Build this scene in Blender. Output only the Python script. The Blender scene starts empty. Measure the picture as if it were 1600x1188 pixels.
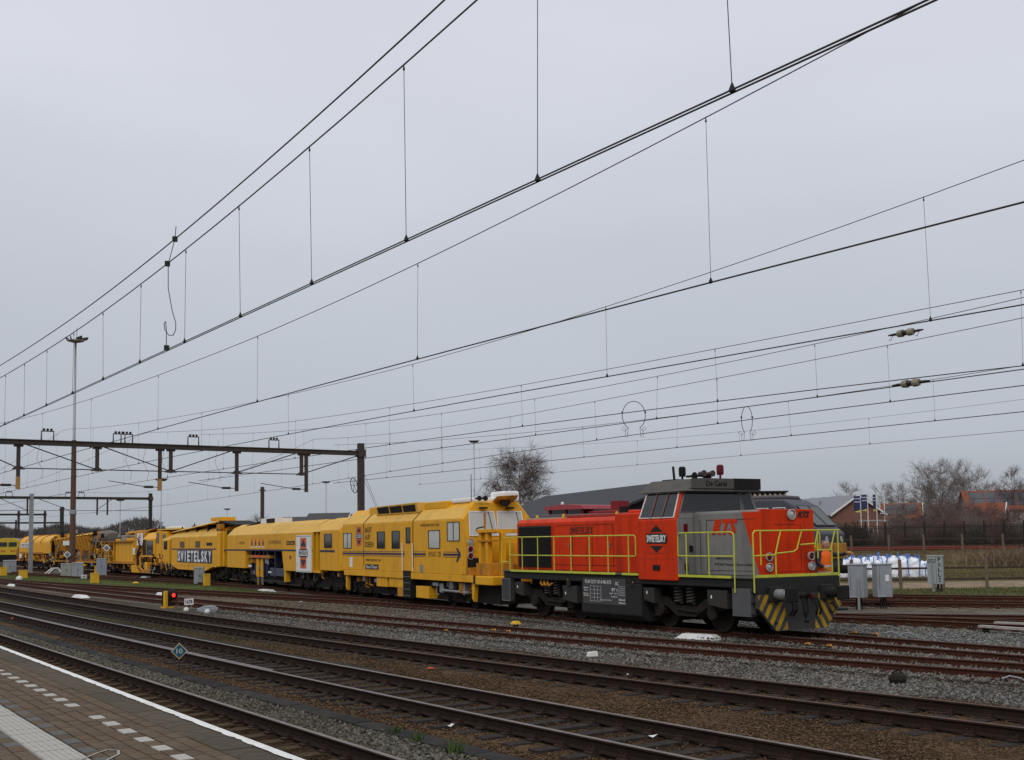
import bpy, bmesh, math, random
import numpy as np
from mathutils import Matrix, Vector

random.seed(7); RNG = np.random.default_rng(7)
scene = bpy.context.scene
COL = scene.collection
R = math.radians

# ------------------------------------------------------------------ camera
FPX, EYE, TANP, SHIFT, ROLL = 1850.0, 2.5, 0.0787, 103.0, -0.014
PITCH = math.atan(TANP)
cam_data = bpy.data.cameras.new('camera')
cam_data.sensor_width = 36.0
cam_data.sensor_fit = 'HORIZONTAL'
cam_data.lens = 36.0 * FPX / 1600.0
cam_data.shift_y = SHIFT / 1600.0
cam_data.clip_end = 3000.0
cam = bpy.data.objects.new('camera', cam_data)
COL.objects.link(cam)
cam.matrix_world = Matrix.Translation((0, 0, EYE)) @ Matrix.Rotation(math.pi / 2 + PITCH, 4, 'X') @ Matrix.Rotation(ROLL, 4, 'Z')
scene.camera = cam

# ------------------------------------------------------------------ sky: even overcast
world = bpy.data.worlds.new('World')
scene.world = world
world.use_nodes = True
nt = world.node_tree
nt.nodes.clear()
out = nt.nodes.new('ShaderNodeOutputWorld')
bg = nt.nodes.new('ShaderNodeBackground')
sky = nt.nodes.new('ShaderNodeTexSky')
sky.sky_type = 'NISHITA'
sky.sun_disc = False
sky.sun_elevation = R(42)
sky.sun_rotation = R(200)
sky.dust_density = 4.0
tc = nt.nodes.new('ShaderNodeTexCoord')
sep = nt.nodes.new('ShaderNodeSeparateXYZ')
ramp = nt.nodes.new('ShaderNodeValToRGB')
cr = ramp.color_ramp
cr.interpolation = 'EASE'
cr.elements[0].position = 0.0
cr.elements[0].color = (.385, .42, .458, 1)
cr.elements[1].position = 1.0
cr.elements[1].color = (.98, 1.02, 1.08, 1)
e = cr.elements.new(.12); e.color = (.475, .508, .565, 1)
e = cr.elements.new(.42); e.color = (.655, .675, .745, 1)
nz = nt.nodes.new('ShaderNodeTexNoise')
nz.inputs['Scale'].default_value = 1.6
nz.inputs['Detail'].default_value = 4
mp = nt.nodes.new('ShaderNodeMapping')
mp.inputs['Scale'].default_value = (1, 1, 3.2)
mr = nt.nodes.new('ShaderNodeMapRange')
mr.inputs['From Min'].default_value = .3; mr.inputs['From Max'].default_value = .7
mr.inputs['To Min'].default_value = .935; mr.inputs['To Max'].default_value = 1.065
mul = nt.nodes.new('ShaderNodeMix'); mul.data_type = 'RGBA'; mul.blend_type = 'MULTIPLY'
mul.inputs['Factor'].default_value = 1
mix = nt.nodes.new('ShaderNodeMix'); mix.data_type = 'RGBA'
mix.inputs['Factor'].default_value = .96
scl = nt.nodes.new('ShaderNodeVectorMath'); scl.operation = 'SCALE'
scl.inputs['Scale'].default_value = .1
L = nt.links.new
L(tc.outputs['Generated'], sep.inputs[0])
L(sep.outputs['Z'], ramp.inputs['Fac'])
L(tc.outputs['Generated'], mp.inputs[0]); L(mp.outputs[0], nz.inputs['Vector'])
L(nz.outputs['Fac'], mr.inputs['Value'])
L(ramp.outputs['Color'], mul.inputs['A']); L(mr.outputs[0], mul.inputs['B'])
L(sky.outputs['Color'], scl.inputs[0])
L(scl.outputs[0], mix.inputs['A']); L(mul.outputs['Result'], mix.inputs['B'])
L(mix.outputs['Result'], bg.inputs['Color'])
bg.inputs['Strength'].default_value = 1.04
L(bg.outputs[0], out.inputs['Surface'])

# ------------------------------------------------------------------ veiled sun, behind the viewer
sun_data = bpy.data.lights.new('sun', 'SUN')
sun_data.energy = 1.0
sun_data.angle = R(30)
sun_data.color = (1, .97, .93)
sun = bpy.data.objects.new('sun', sun_data)
COL.objects.link(sun)
sun.rotation_euler = (R(48), 0, R(-20))
scene.view_settings.view_transform = 'Standard'
scene.view_settings.look = 'None'
scene.view_settings.exposure = 0.0
scene.view_settings.gamma = 1.0
scene.view_settings.use_curve_mapping = False
scene.render.engine = 'CYCLES'
scene.cycles.use_denoising = True
scene.cycles.max_bounces = 5
scene.cycles.caustics_reflective = False
scene.cycles.caustics_refractive = False

# ------------------------------------------------------------------ measuring helpers
TH = R(35)
UX, UY = -math.sin(TH), math.cos(TH)          # along the tracks, away from the viewer
NX, NY = math.cos(TH), math.sin(TH)           # across the tracks, to the right and away

def W(s, t, z=0.0):
    return Vector((s * UX + t * NX, s * UY + t * NY, z))

def ray(px, py):
    x = (px - 800) / FPX; y = (594 - py + SHIFT) / FPX
    c, s = math.cos(ROLL), math.sin(ROLL)
    x, y = c * x - s * y, s * x + c * y
    return Vector((x, math.cos(PITCH) - y * math.sin(PITCH), math.sin(PITCH) + y * math.cos(PITCH)))

def G(px, py, z=0.0):
    d = ray(px, py); k = (z - EYE) / d.z
    return Vector((d.x * k, d.y * k, z))

def D(px, py, Y):
    d = ray(px, py); k = Y / d.y
    return Vector((d.x * k, Y, EYE + d.z * k))

def ST(p):
    return p[0] * UX + p[1] * UY, p[0] * NX + p[1] * NY

def hermite(P):
    P = np.array(P, float); s, t = P[:, 0], P[:, 1]
    d = np.gradient(t, s)
    def f(q):
        a = np.atleast_1d(np.asarray(q, float))
        i = np.clip(np.searchsorted(s, a) - 1, 0, len(s) - 2)
        h = s[i + 1] - s[i]; x = (a - s[i]) / h
        r = (t[i] * (1 + 2 * x) * (1 - x) ** 2 + h * d[i] * x * (1 - x) ** 2
             + t[i + 1] * x * x * (3 - 2 * x) + h * d[i + 1] * x * x * (x - 1))
        r = np.where(a > s[-1], t[-1] + d[-1] * (a - s[-1]), r)
        r = np.where(a < s[0], t[0] + d[0] * (a - s[0]), r)
        return r if np.ndim(q) else float(r[0])
    return f

T1 = hermite([(-10, 5.46), (0, 5.75), (60, 7.45), (130, 9.6), (260, 13.4)])
T2 = hermite([(-10, 10.5), (0, 10.35), (10, 10.22), (20, 10.25), (40, 10.65), (60, 11.25), (100, 12.6), (260, 17.6)])
T3 = hermite([(-5, 15.75), (0, 15.45), (10, 14.88), (20, 14.42), (40, 14.22), (60, 14.75), (80, 15.5), (120, 16.9), (260, 21.6)])
T4 = hermite([(0, 23.4), (5, 22.0), (10, 20.9), (20, 19.4), (30, 18.75), (45, 18.5), (60, 18.55), (80, 19.0), (120, 20.5), (260, 25.6)])
T5 = hermite([(0, 23.85), (10, 23.3), (20, 23.25), (26, 23.45), (34, 24.3), (46, 25.85), (55, 27.2), (75, 29.8), (93, 31.6), (115, 32.3), (133, 32.3), (180, 33), (260, 35.5)])
T6 = hermite([(58, 27.65), (66, 28.2), (77, 28.2), (88, 27.6), (117, 25.9), (160, 26.6), (260, 29.6)])
T7 = hermite([(30, 23.87), (38, 24.35), (45, 24.2), (56, 23.0), (72, 21.3), (90, 19.9), (104, 19.85)])

def tangent(f, s):
    k = (f(s + .02) - f(s - .02)) / .04
    return k

# ------------------------------------------------------------------ materials
def _n(nt, kind, **kw):
    n = nt.nodes.new(kind)
    for k, v in kw.items():
        setattr(n, k, v)
    return n

MATS = {}
def M(name, col, rough=.6, metal=0., var=.12, scale=4., dirt=None, bump=0., bscale=40., spec=.28, emit=None, attr=None, coat=0.):
    if name in MATS:
        return MATS[name]
    m = bpy.data.materials.new(name); m.use_nodes = True
    nt = m.node_tree; L = nt.links.new
    b = nt.nodes['Principled BSDF']
    b.inputs['Roughness'].default_value = rough
    b.inputs['Metallic'].default_value = metal
    b.inputs['Specular IOR Level'].default_value = spec
    b.inputs['Coat Weight'].default_value = coat
    tc = _n(nt, 'ShaderNodeTexCoord')
    if attr:
        a = _n(nt, 'ShaderNodeAttribute', attribute_name=attr)
        src = a.outputs['Color']
    else:
        rgb = _n(nt, 'ShaderNodeRGB'); rgb.outputs[0].default_value = (*col, 1)
        src = rgb.outputs[0]
    if var:
        nz = _n(nt, 'ShaderNodeTexNoise'); nz.inputs['Scale'].default_value = scale
        nz.inputs['Detail'].default_value = 6; nz.inputs['Roughness'].default_value = .65
        L(tc.outputs['Object'], nz.inputs['Vector'])
        r = _n(nt, 'ShaderNodeMapRange')
        r.inputs['From Min'].default_value = .25; r.inputs['From Max'].default_value = .75
        r.inputs['To Min'].default_value = 1 - var; r.inputs['To Max'].default_value = 1 + var
        L(nz.outputs['Fac'], r.inputs['Value'])
        mx = _n(nt, 'ShaderNodeMix', data_type='RGBA', blend_type='MULTIPLY'); mx.inputs['Factor'].default_value = 1
        L(src, mx.inputs['A']); L(r.outputs[0], mx.inputs['B']); src = mx.outputs['Result']
    if dirt:
        dc, amt, ds = dirt
        nd = _n(nt, 'ShaderNodeTexNoise'); nd.inputs['Scale'].default_value = ds
        nd.inputs['Detail'].default_value = 8; nd.inputs['Roughness'].default_value = .7
        mp = _n(nt, 'ShaderNodeMapping'); mp.inputs['Scale'].default_value = (1.9, 1.9, .3)
        L(tc.outputs['Object'], mp.inputs[0]); L(mp.outputs[0], nd.inputs['Vector'])
        r = _n(nt, 'ShaderNodeMapRange')
        r.inputs['From Min'].default_value = .47; r.inputs['From Max'].default_value = .72
        r.inputs['To Min'].default_value = 0; r.inputs['To Max'].default_value = amt
        L(nd.outputs['Fac'], r.inputs['Value'])
        mx = _n(nt, 'ShaderNodeMix', data_type='RGBA')
        L(r.outputs[0], mx.inputs['Factor']); L(src, mx.inputs['A'])
        mx.inputs['B'].default_value = (*dc, 1); src = mx.outputs['Result']
    L(src, b.inputs['Base Color'])
    if bump:
        nb = _n(nt, 'ShaderNodeTexNoise'); nb.inputs['Scale'].default_value = bscale; nb.inputs['Detail'].default_value = 5
        L(tc.outputs['Object'], nb.inputs['Vector'])
        bp = _n(nt, 'ShaderNodeBump'); bp.inputs['Strength'].default_value = bump; bp.inputs['Distance'].default_value = .02
        L(nb.outputs['Fac'], bp.inputs['Height']); L(bp.outputs[0], b.inputs['Normal'])
    if emit:
        b.inputs['Emission Color'].default_value = (*emit[0], 1)
        b.inputs['Emission Strength'].default_value = emit[1]
    MATS[name] = m
    return m

GRIME = (.045, .035, .028)
YEL = M('yellow_paint', (.7, .34, .008), .5, dirt=((.36, .17, .02), .5, 1.3), var=.09)
YELR = M('yellow_roof_paint', (.63, .37, .06), .6, dirt=((.32, .2, .07), .5, 1.0), var=.08)
YELD = M('yellow_dirty_paint', (.44, .19, .012), .7, dirt=((.1, .05, .022), .9, 1.8), var=.25)
ORG = M('orange_red_paint', (.6, .034, .002), .5, dirt=((.2, .018, .006), .75, 1.4), var=.12, spec=.15)
LGREY = M('loco_grey_paint', (.2, .195, .185), .5, dirt=((.1, .088, .074), .7, 1.3), var=.1)
DGREY = M('dark_frame_grey', (.021, .021, .02), .7, dirt=((.016, .013, .011), .6, 1.5), spec=.2)
BLK = M('grimy_black', (.012, .011, .01), .8, dirt=((.03, .024, .018), .5, 2.0), spec=.2)  # also on the blocks that fill vehicle undersides with dark
BOGIE = M('brake_dust_brown', (.017, .014, .012), .85, dirt=((.035, .023, .015), .6, 3.0), spec=.15)
STEEL = M('worn_steel', (.28, .27, .26), .35, metal=.9)
RUST = M('rail_rust', (.052, .019, .012), .9, var=.3, scale=8, dirt=((.08, .034, .02), .7, 5.), bump=.2, spec=.12)
RUSTD = M('rail_rust_dark', (.02, .012, .009), .9, var=.3, scale=8, dirt=((.035, .018, .011), .6, 5.), bump=.2, spec=.12)
HEAD = M('rail_head_worn', (.16, .13, .115), .45, metal=.5, var=.4, scale=3)
HEADR = M('rail_head_rusty', (.085, .048, .034), .65, metal=.15, var=.3, scale=3, spec=.2)
RAILY = M('handrail_lime', (.5, .52, .05), .45, dirt=((.25, .25, .06), .4, 3.))
GLASS = M('dark_window_glass', (.012, .014, .016), .06, var=0, spec=.6)
BLIND = M('blind_behind_glass', (.46, .46, .42), .18, var=.08, scale=1.5, coat=.6)
WHITE = M('white_paint', (.72, .72, .7), .5, dirt=((.4, .38, .34), .4, 2.))
NAVY = M('navy_paint', (.018, .02, .06), .5)
LOGOR = M('logo_orange', (.55, .12, .03), .5)
INK = M('black_lettering', (.015, .013, .012), .6, var=0)
REDL = M('red_lens', (.12, .004, .006), .12, var=0)
LENS = M('clear_lens', (.5, .5, .5), .08, metal=.6, var=0)
CONC = M('concrete', (.15, .13, .105), .9, var=.2, scale=9, dirt=((.1, .07, .05), .6, 4.), bump=.3)
WOODS = M('old_timber_sleeper', (.036, .031, .029), .95, var=.45, scale=7, dirt=((.034, .02, .012), .75, 3.), bump=.5, bscale=25, spec=.06)
WOODY = M('muddy_sleeper', (.062, .043, .025), .9, var=.35, scale=7, dirt=((.025, .017, .012), .7, 3.), bump=.5, bscale=25, spec=.06)
GALV = M('galvanised_steel', (.3, .31, .31), .5, metal=.5, var=.12)
GANT = M('gantry_brown_steel', (.062, .05, .044), .8, dirt=((.045, .026, .02), .6, 1.5), spec=.15)
WIRE = M('oxidised_wire', (.035, .03, .028), .6, var=0)
CABG = M('cabinet_grey', (.28, .3, .32), .6, dirt=((.16, .15, .12), .5, 2.5))
SIGY = M('signal_yellow', (.62, .36, .02), .5, dirt=((.3, .2, .05), .4, 3.))
TIMB = M('weathered_timber', (.14, .1, .07), .9, var=.3, scale=10, bump=.3)
PWHITE = M('white_board', (.66, .65, .63), .6, dirt=((.4, .38, .34), .5, 2.))

# ------------------------------------------------------------------ mesh building
def new_obj(name, me, parent=None, kind=None):
    o = bpy.data.objects.new(name, me); COL.objects.link(o)
    if parent is not None:
        o.parent = parent
    if kind:
        o['kind'] = kind
    return o

class MB:
    def __init__(self):
        self.v = []; self.f = []
    def add(self, vs, fs):
        k = len(self.v)
        self.v += [tuple(map(float, p)) for p in vs]
        self.f += [tuple(i + k for i in q) for q in fs]
        return self
    def box(self, x0, x1, y0, y1, z0, z1):
        return self.hexa([(x0, y0, z0), (x1, y0, z0), (x1, y1, z0), (x0, y1, z0), (x0, y0, z1), (x1, y0, z1), (x1, y1, z1), (x0, y1, z1)])
    def hexa(self, p):
        return self.add(p, [(0, 3, 2, 1), (4, 5, 6, 7), (0, 1, 5, 4), (1, 2, 6, 5), (2, 3, 7, 6), (3, 0, 4, 7)])
    def prism(self, poly, axis, a, b):
        n = len(poly)
        def P(q, c):
            return {'x': (c, q[0], q[1]), 'y': (q[0], c, q[1]), 'z': (q[0], q[1], c)}[axis]
        vs = [P(q, a) for q in poly] + [P(q, b) for q in poly]
        fs = [tuple(range(n))[::-1], tuple(range(n, 2 * n))] + [(i, (i + 1) % n, n + (i + 1) % n, n + i) for i in range(n)]
        return self.add(vs, fs)
    def tube(self, pts, r, n=6, closed=False, radii=None, cap=True):
        pts = [Vector(p) for p in pts]; m = len(pts)
        rings = []
        prev = None
        for i, p in enumerate(pts):
            if closed:
                d = pts[(i + 1) % m] - pts[i - 1]
            else:
                d = pts[min(i + 1, m - 1)] - pts[max(i - 1, 0)]
            if d.length < 1e-9:
                d = Vector((0, 0, 1))
            d.normalize()
            if prev is None:
                a = Vector((0, 0, 1)) if abs(d.z) < .9 else Vector((1, 0, 0))
                x = d.cross(a).normalized()
            else:
                x = (prev - d * prev.dot(d))
                x = x.normalized() if x.length > 1e-6 else d.orthogonal().normalized()
            prev = x
            y = d.cross(x)
            rr = radii[i] if radii else r
            rings.append([p + (x * math.cos(2 * math.pi * k / n) + y * math.sin(2 * math.pi * k / n)) * rr for k in range(n)])
        vs = [q for ring in rings for q in ring]
        fs = []
        for i in range(m if closed else m - 1):
            j = (i + 1) % m
            for k in range(n):
                fs.append((i * n + k, i * n + (k + 1) % n, j * n + (k + 1) % n, j * n + k))
        if not closed and cap:
            fs.append(tuple(range(n))[::-1]); fs.append(tuple(range((m - 1) * n, m * n)))
        return self.add(vs, fs)
    def cyl(self, p0, p1, r, n=14, r1=None):
        return self.tube([p0, p1], r, n, radii=[r, r if r1 is None else r1])
    def lathe(self, prof, c, axis, n=16):
        """prof: (radius, along) ; axis a unit vector name"""
        pts = []
        A = {'x': (1, 2, 0), 'y': (0, 2, 1), 'z': (0, 1, 2)}[axis]
        for r, h in prof:
            for k in range(n):
                q = [0, 0, 0]
                q[A[0]] = math.cos(2 * math.pi * k / n) * r; q[A[1]] = math.sin(2 * math.pi * k / n) * r; q[A[2]] = h
                pts.append((c[0] + q[0], c[1] + q[1], c[2] + q[2]))
        fs = []
        for i in range(len(prof) - 1):
            for k in range(n):
                fs.append((i * n + k, i * n + (k + 1) % n, (i + 1) * n + (k + 1) % n, (i + 1) * n + k))
        fs.append(tuple(range(n))); fs.append(tuple(range((len(prof) - 1) * n, len(prof) * n)))
        return self.add(pts, fs)
    def ball(self, c, r, n=8, m=5):
        rx, ry, rz = r if hasattr(r, '__len__') else (r, r, r)
        vs = [(c[0], c[1], c[2] + rz)]
        for i in range(1, m):
            a = math.pi * i / m
            for k in range(n):
                b = 2 * math.pi * k / n
                vs.append((c[0] + rx * math.sin(a) * math.cos(b), c[1] + ry * math.sin(a) * math.sin(b), c[2] + rz * math.cos(a)))
        vs.append((c[0], c[1], c[2] - rz))
        fs = [(0, 1 + k, 1 + (k + 1) % n) for k in range(n)]
        for i in range(m - 2):
            for k in range(n):
                fs.append((1 + i * n + k, 1 + (i + 1) * n + k, 1 + (i + 1) * n + (k + 1) % n, 1 + i * n + (k + 1) % n))
        e = len(vs) - 1
        fs += [(e, 1 + (m - 2) * n + (k + 1) % n, 1 + (m - 2) * n + k) for k in range(n)]
        return self.add(vs, fs)
    def mesh(self, name, mat, smooth=False):
        me = bpy.data.meshes.new(name)
        me.from_pydata(self.v, [], self.f)
        if len(self.f) < 30000:
            b = bmesh.new(); b.from_mesh(me)
            bmesh.ops.recalc_face_normals(b, faces=b.faces)
            b.to_mesh(me); b.free()
        if mat:
            for m in (mat if isinstance(mat, (list, tuple)) else [mat]):
                me.materials.append(m)
        if smooth:
            me.polygons.foreach_set('use_smooth', [True] * len(me.polygons))
        return me
    def build(self, name, mat, parent=None, kind=None, smooth=False, bevel=0, label=None):
        o = new_obj(name, self.mesh(name, mat, smooth), parent, kind)
        if bevel:
            md = o.modifiers.new('bevel', 'BEVEL'); md.width = bevel; md.segments = 2
            md.limit_method = 'ANGLE'; md.angle_limit = R(35)
        if label:
            o['label'] = label
        return o

def tag(o, label, cat, group=None):
    o['label'] = label; o['category'] = cat
    if group:
        o['group'] = group
    return o

def thing(name, label, cat, loc=(0, 0, 0), rotz=0., group=None):
    o = bpy.data.objects.new(name, None); COL.objects.link(o)
    o.empty_display_size = .1
    o.location = loc; o.rotation_euler = (0, 0, rotz)
    return tag(o, label, cat, group)

def struct(o):
    o['kind'] = 'structure'
    return o

# part shorthands, all in the local frame of their thing
def bx(name, mat, par, *b, bevel=0, label=None):
    return MB().box(*b).build(name, mat, par, bevel=bevel, label=label)

SIDE = Matrix(((1, 0, 0, 0), (0, 0, -1, 0), (0, 1, 0, 0), (0, 0, 0, 1)))      # on a face looking to -y
FRONT = Matrix(((0, 0, 1, 0), (1, 0, 0, 0), (0, 1, 0, 0), (0, 0, 0, 1)))      # on a face looking to +x
_txt = {}
def text(s, x, y, z, w, h, mat, par, face=SIDE, name='lettering', bold=.0, shear=0., spacing=1.):
    key = (s, bold, shear, spacing)
    if key not in _txt:
        cu = bpy.data.curves.new('lettering', 'FONT'); cu.body = s
        cu.extrude = .01; cu.offset = bold; cu.shear = shear; cu.resolution_u = 2
        cu.space_character = spacing
        ob = bpy.data.objects.new('lettering_source', cu)
        me = bpy.data.meshes.new_from_object(ob)
        bpy.data.objects.remove(ob)
        co = np.zeros(len(me.vertices) * 3); me.vertices.foreach_get('co', co); co = co.reshape(-1, 3)
        lo, hi = co.min(0), co.max(0)
        co[:, :2] = (co[:, :2] - (lo + hi)[:2] / 2) / np.maximum((hi - lo)[:2], 1e-6)
        co[:, 2] = (co[:, 2] - lo[2]) / max(hi[2] - lo[2], 1e-6)
        me.vertices.foreach_set('co', co.ravel()); _txt[key] = me
    me = _txt[key].copy(); me.name = name
    me.materials.clear(); me.materials.append(mat)
    me.transform(face @ Matrix.Diagonal((w, h, .004, 1)))
    o = new_obj(name, me, par); o.location = (x, y, z)
    return o

def pose(f, sf, sr):
    a, b = W(sf, f(sf)), W(sr, f(sr)); c = (a + b) / 2; d = (a - b)
    return c, math.atan2(d.y, d.x)

# ================================================================== THE SETTING
_lat = RNG.random((256, 256))
def vnoise(x, y):
    x = np.asarray(x, float); y = np.asarray(y, float)
    i = np.floor(x).astype(int); j = np.floor(y).astype(int); a = x - i; b = y - j
    a = a * a * (3 - 2 * a); b = b * b * (3 - 2 * b)
    g = lambda p, q: _lat[p % 256, q % 256]
    return (g(i, j) * (1 - a) * (1 - b) + g(i + 1, j) * a * (1 - b) + g(i, j + 1) * (1 - a) * b + g(i + 1, j + 1) * a * b)
def fbm(x, y):
    return (vnoise(x, y) + .5 * vnoise(2.1 * x + 7, 2.1 * y) + .25 * vnoise(4.3 * x, 4.3 * y + 3)) / 1.75

def raw_mesh(name, V, F, mat, col=None, parent=None, kind=None, smooth=False):
    """V (n,3), F (m,k) arrays -> object, fast"""
    me = bpy.data.meshes.new(name)
    V = np.asarray(V, np.float32); F = np.asarray(F, np.int32); k = F.shape[1]
    me.vertices.add(len(V)); me.vertices.foreach_set('co', V.ravel())
    me.loops.add(F.size); me.loops.foreach_set('vertex_index', F.ravel())
    me.polygons.add(len(F)); me.polygons.foreach_set('loop_start', np.arange(0, F.size, k, dtype=np.int32))
    try:
        me.polygons.foreach_set('loop_total', np.full(len(F), k, np.int32))
    except Exception:
        pass
    if smooth:
        me.polygons.foreach_set('use_smooth', np.ones(len(F), bool))
    me.update(calc_edges=True)
    if col is not None:
        at = me.color_attributes.new('tint', 'FLOAT_COLOR', 'POINT')
        c = np.ones((len(V), 4), np.float32); c[:, :3] = col
        at.data.foreach_set('color', c.ravel())
    me.materials.append(mat)
    return new_obj(name, me, parent, kind)

def grid_faces(n, m):
    i, j = np.meshgrid(np.arange(n - 1), np.arange(m - 1), indexing='ij')
    a = (i * m + j).ravel()
    return np.stack([a, a + m, a + m + 1, a + 1], 1)

# ground surface material: crushed stone seen from afar, tinted by what lies there
def stone_ground(name, cell, bump, contrast):
    m = bpy.data.materials.new(name); m.use_nodes = True
    nt = m.node_tree; L = nt.links.new; b = nt.nodes['Principled BSDF']
    b.inputs['Roughness'].default_value = 1; b.inputs['Specular IOR Level'].default_value = .02
    a = _n(nt, 'ShaderNodeAttribute', attribute_name='tint')
    tc = _n(nt, 'ShaderNodeTexCoord')
    v = _n(nt, 'ShaderNodeTexVoronoi'); v.inputs['Scale'].default_value = cell
    L(tc.outputs['Object'], v.inputs['Vector'])
    sx = _n(nt, 'ShaderNodeSeparateColor'); L(v.outputs['Color'], sx.inputs[0])
    r = _n(nt, 'ShaderNodeMapRange'); r.inputs['To Min'].default_value = 1 - contrast; r.inputs['To Max'].default_value = 1 + contrast
    L(sx.outputs[0], r.inputs['Value'])
    n = _n(nt, 'ShaderNodeTexNoise'); n.inputs['Scale'].default_value = 1.1; n.inputs['Detail'].default_value = 7
    L(tc.outputs['Object'], n.inputs['Vector'])
    r2 = _n(nt, 'ShaderNodeMapRange'); r2.inputs['From Min'].default_value = .3; r2.inputs['From Max'].default_value = .7
    r2.inputs['To Min'].default_value = .75; r2.inputs['To Max'].default_value = 1.25
    L(n.outputs['Fac'], r2.inputs['Value'])
    m1 = _n(nt, 'ShaderNodeMix', data_type='RGBA', blend_type='MULTIPLY'); m1.inputs['Factor'].default_value = 1
    m2 = _n(nt, 'ShaderNodeMix', data_type='RGBA', blend_type='MULTIPLY'); m2.inputs['Factor'].default_value = 1
    L(a.outputs['Color'], m1.inputs['A']); L(r.outputs[0], m1.inputs['B'])
    L(m1.outputs['Result'], m2.inputs['A']); L(r2.outputs[0], m2.inputs['B'])
    L(m2.outputs['Result'], b.inputs['Base Color'])
    bp = _n(nt, 'ShaderNodeBump'); bp.inputs['Strength'].default_value = bump; bp.inputs['Distance'].default_value = .03
    L(v.outputs['Distance'], bp.inputs['Height']); bp.invert = True
    L(bp.outputs[0], b.inputs['Normal'])
    return m
BALLAST = stone_ground('ballast', 19., .8, .45)
EARTH = stone_ground('rough_earth', 6., .4, .25)
STONE = M('ballast_stone', (1, 1, 1), .9, var=.25, scale=30, attr='tint', spec=.04)
GRASSM = M('grass_blades', (1, 1, 1), .8, var=.15, scale=3, attr='tint', spec=.2)

BROWN = np.array((.074, .047, .028)); DBROWN = np.array((.034, .022, .014)); GREY = np.array((.142, .142, .134))
TAN = np.array((.13, .1, .066)); MIDG = np.array((.1, .092, .074)); MOSS = np.array((.043, .041, .02))
T8 = hermite([(8, 40.4), (10, 39.2), (20.3, 32.6), (23.4, 30.7), (30, 27.2), (36, 24.9)])
T9 = hermite([(-5, 34.6), (0, 33.6), (8, 32.2), (18.5, 30.45), (24, 29.75), (27, 29.2)])
T10 = hermite([(0, 53.6), (5, 50.6), (15, 44.8), (24.4, 39.3), (28.2, 37.1), (34, 33.8), (42, 31.6), (60, 33.4), (90, 37)])
T11 = hermite([(0, 56.2), (5, 53.8), (15, 48.4), (26.5, 42.7), (31, 40.8), (40, 37.6), (60, 38), (90, 42)])
TMAX_S = [-10, 5, 15, 26.5, 31, 40, 60, 130, 260]; TMAX_T = [61, 55.6, 50.2, 44.4, 42.5, 39.6, 38, 38, 42]

def sstep(x, a, b):
    x = np.clip((x - a) / (b - a), 0, 1); return x * x * (3 - 2 * x)

def tint(s, t):
    """what colour the track bed has at a place: old brown, fresh grey, mossy far out"""
    s = np.asarray(s, float); t = np.asarray(t, float)
    n = fbm(s * .35, t * .9); n2 = fbm(s * .12 + 40, t * .4)
    c = np.empty(s.shape + (3,)); c[:] = BROWN
    def blend(col, w):
        nonlocal c
        w = np.clip(w, 0, 1)[..., None]; c = c * (1 - w) + np.asarray(col) * w
    d1 = t - T1(s); d2 = t - T2(s); d3 = t - T3(s); d4 = t - T4(s); d5 = t - T5(s)
    blend(DBROWN, (np.abs(d1) < .95) * .8)
    blend(MIDG, sstep(d1, .75, 1.0) * (1 - sstep(d1, 1.9, 2.15)) * (.75 + .4 * n))
    blend(DBROWN, (np.abs(d2) < .9) * .35)
    blend(MOSS, sstep(d2, .9, 1.4) * (1 - sstep(d2, 2.4, 2.9)) * sstep(s, 18, 45) * .8)
    fresh = sstep(d3 + (n - .5) * 1.6, 1.3, 2.2)
    blend(GREY, fresh * np.clip(.3 + 1.0 * n2, 0, 1) * (1 - .45 * sstep(s, 40, 60)))
    blend(MOSS, fresh * sstep(s, 36, 52) * (d4 < -.6) * (.3 + .6 * n))
    blend(MIDG * .8, (np.abs(d4) < .95) * .55)
    blend(TAN, (d4 > .9) * (d5 < -.7) * (.25 + .5 * sstep(s, 30, 42)) * (n2 + .3))
    blend(DBROWN * 1.3, (np.abs(d5) < 1.6) * .5 * (s > 30))
    blend(BROWN * 1.2, sstep(s, 55, 75) * .75)
    blend(TAN * .95, (t > T10(s) - 2.9) * .8 * (s < 45))
    return c * (.82 + .36 * n)[..., None]

svals = np.concatenate([np.arange(-4, 34, .4), np.arange(34, 70, .8), np.arange(70, 262, 4.)])
NV = 150
vv = np.linspace(0, 1, NV)
S, V_ = np.meshgrid(svals, vv, indexing='ij')
tlo = T1(svals) - 1.42; thi = np.interp(svals, TMAX_S, TMAX_T)
Tt = tlo[:, None] + (thi - tlo)[:, None] * V_ ** 1.15
Zb = -.205 + (fbm(S * 1.3, Tt * 1.3) - .5) * .05
X = S * UX + Tt * NX; Y = S * UY + Tt * NY
o = raw_mesh('ballast', np.stack([X, Y, Zb], -1).reshape(-1, 3), grid_faces(len(svals), NV), BALLAST, tint(S, Tt).reshape(-1, 3), smooth=True)
struct(o)

# far ground sheet
gx = np.array([-2500, -600, -200, -80, -30, 0, 40, 120, 400, 2500.]); gy = np.array([-60, -20, 20, 60, 120, 240, 600, 2600.])
Xg, Yg = np.meshgrid(gx, gy, indexing='ij')
colg = np.zeros(Xg.shape + (3,)); colg[:] = (.055, .044, .03)
o = raw_mesh('ground', np.stack([Xg, Yg, np.full_like(Xg, -.5)], -1).reshape(-1, 3), grid_faces(len(gx), len(gy)), EARTH, colg.reshape(-1, 3))
struct(o)

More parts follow.
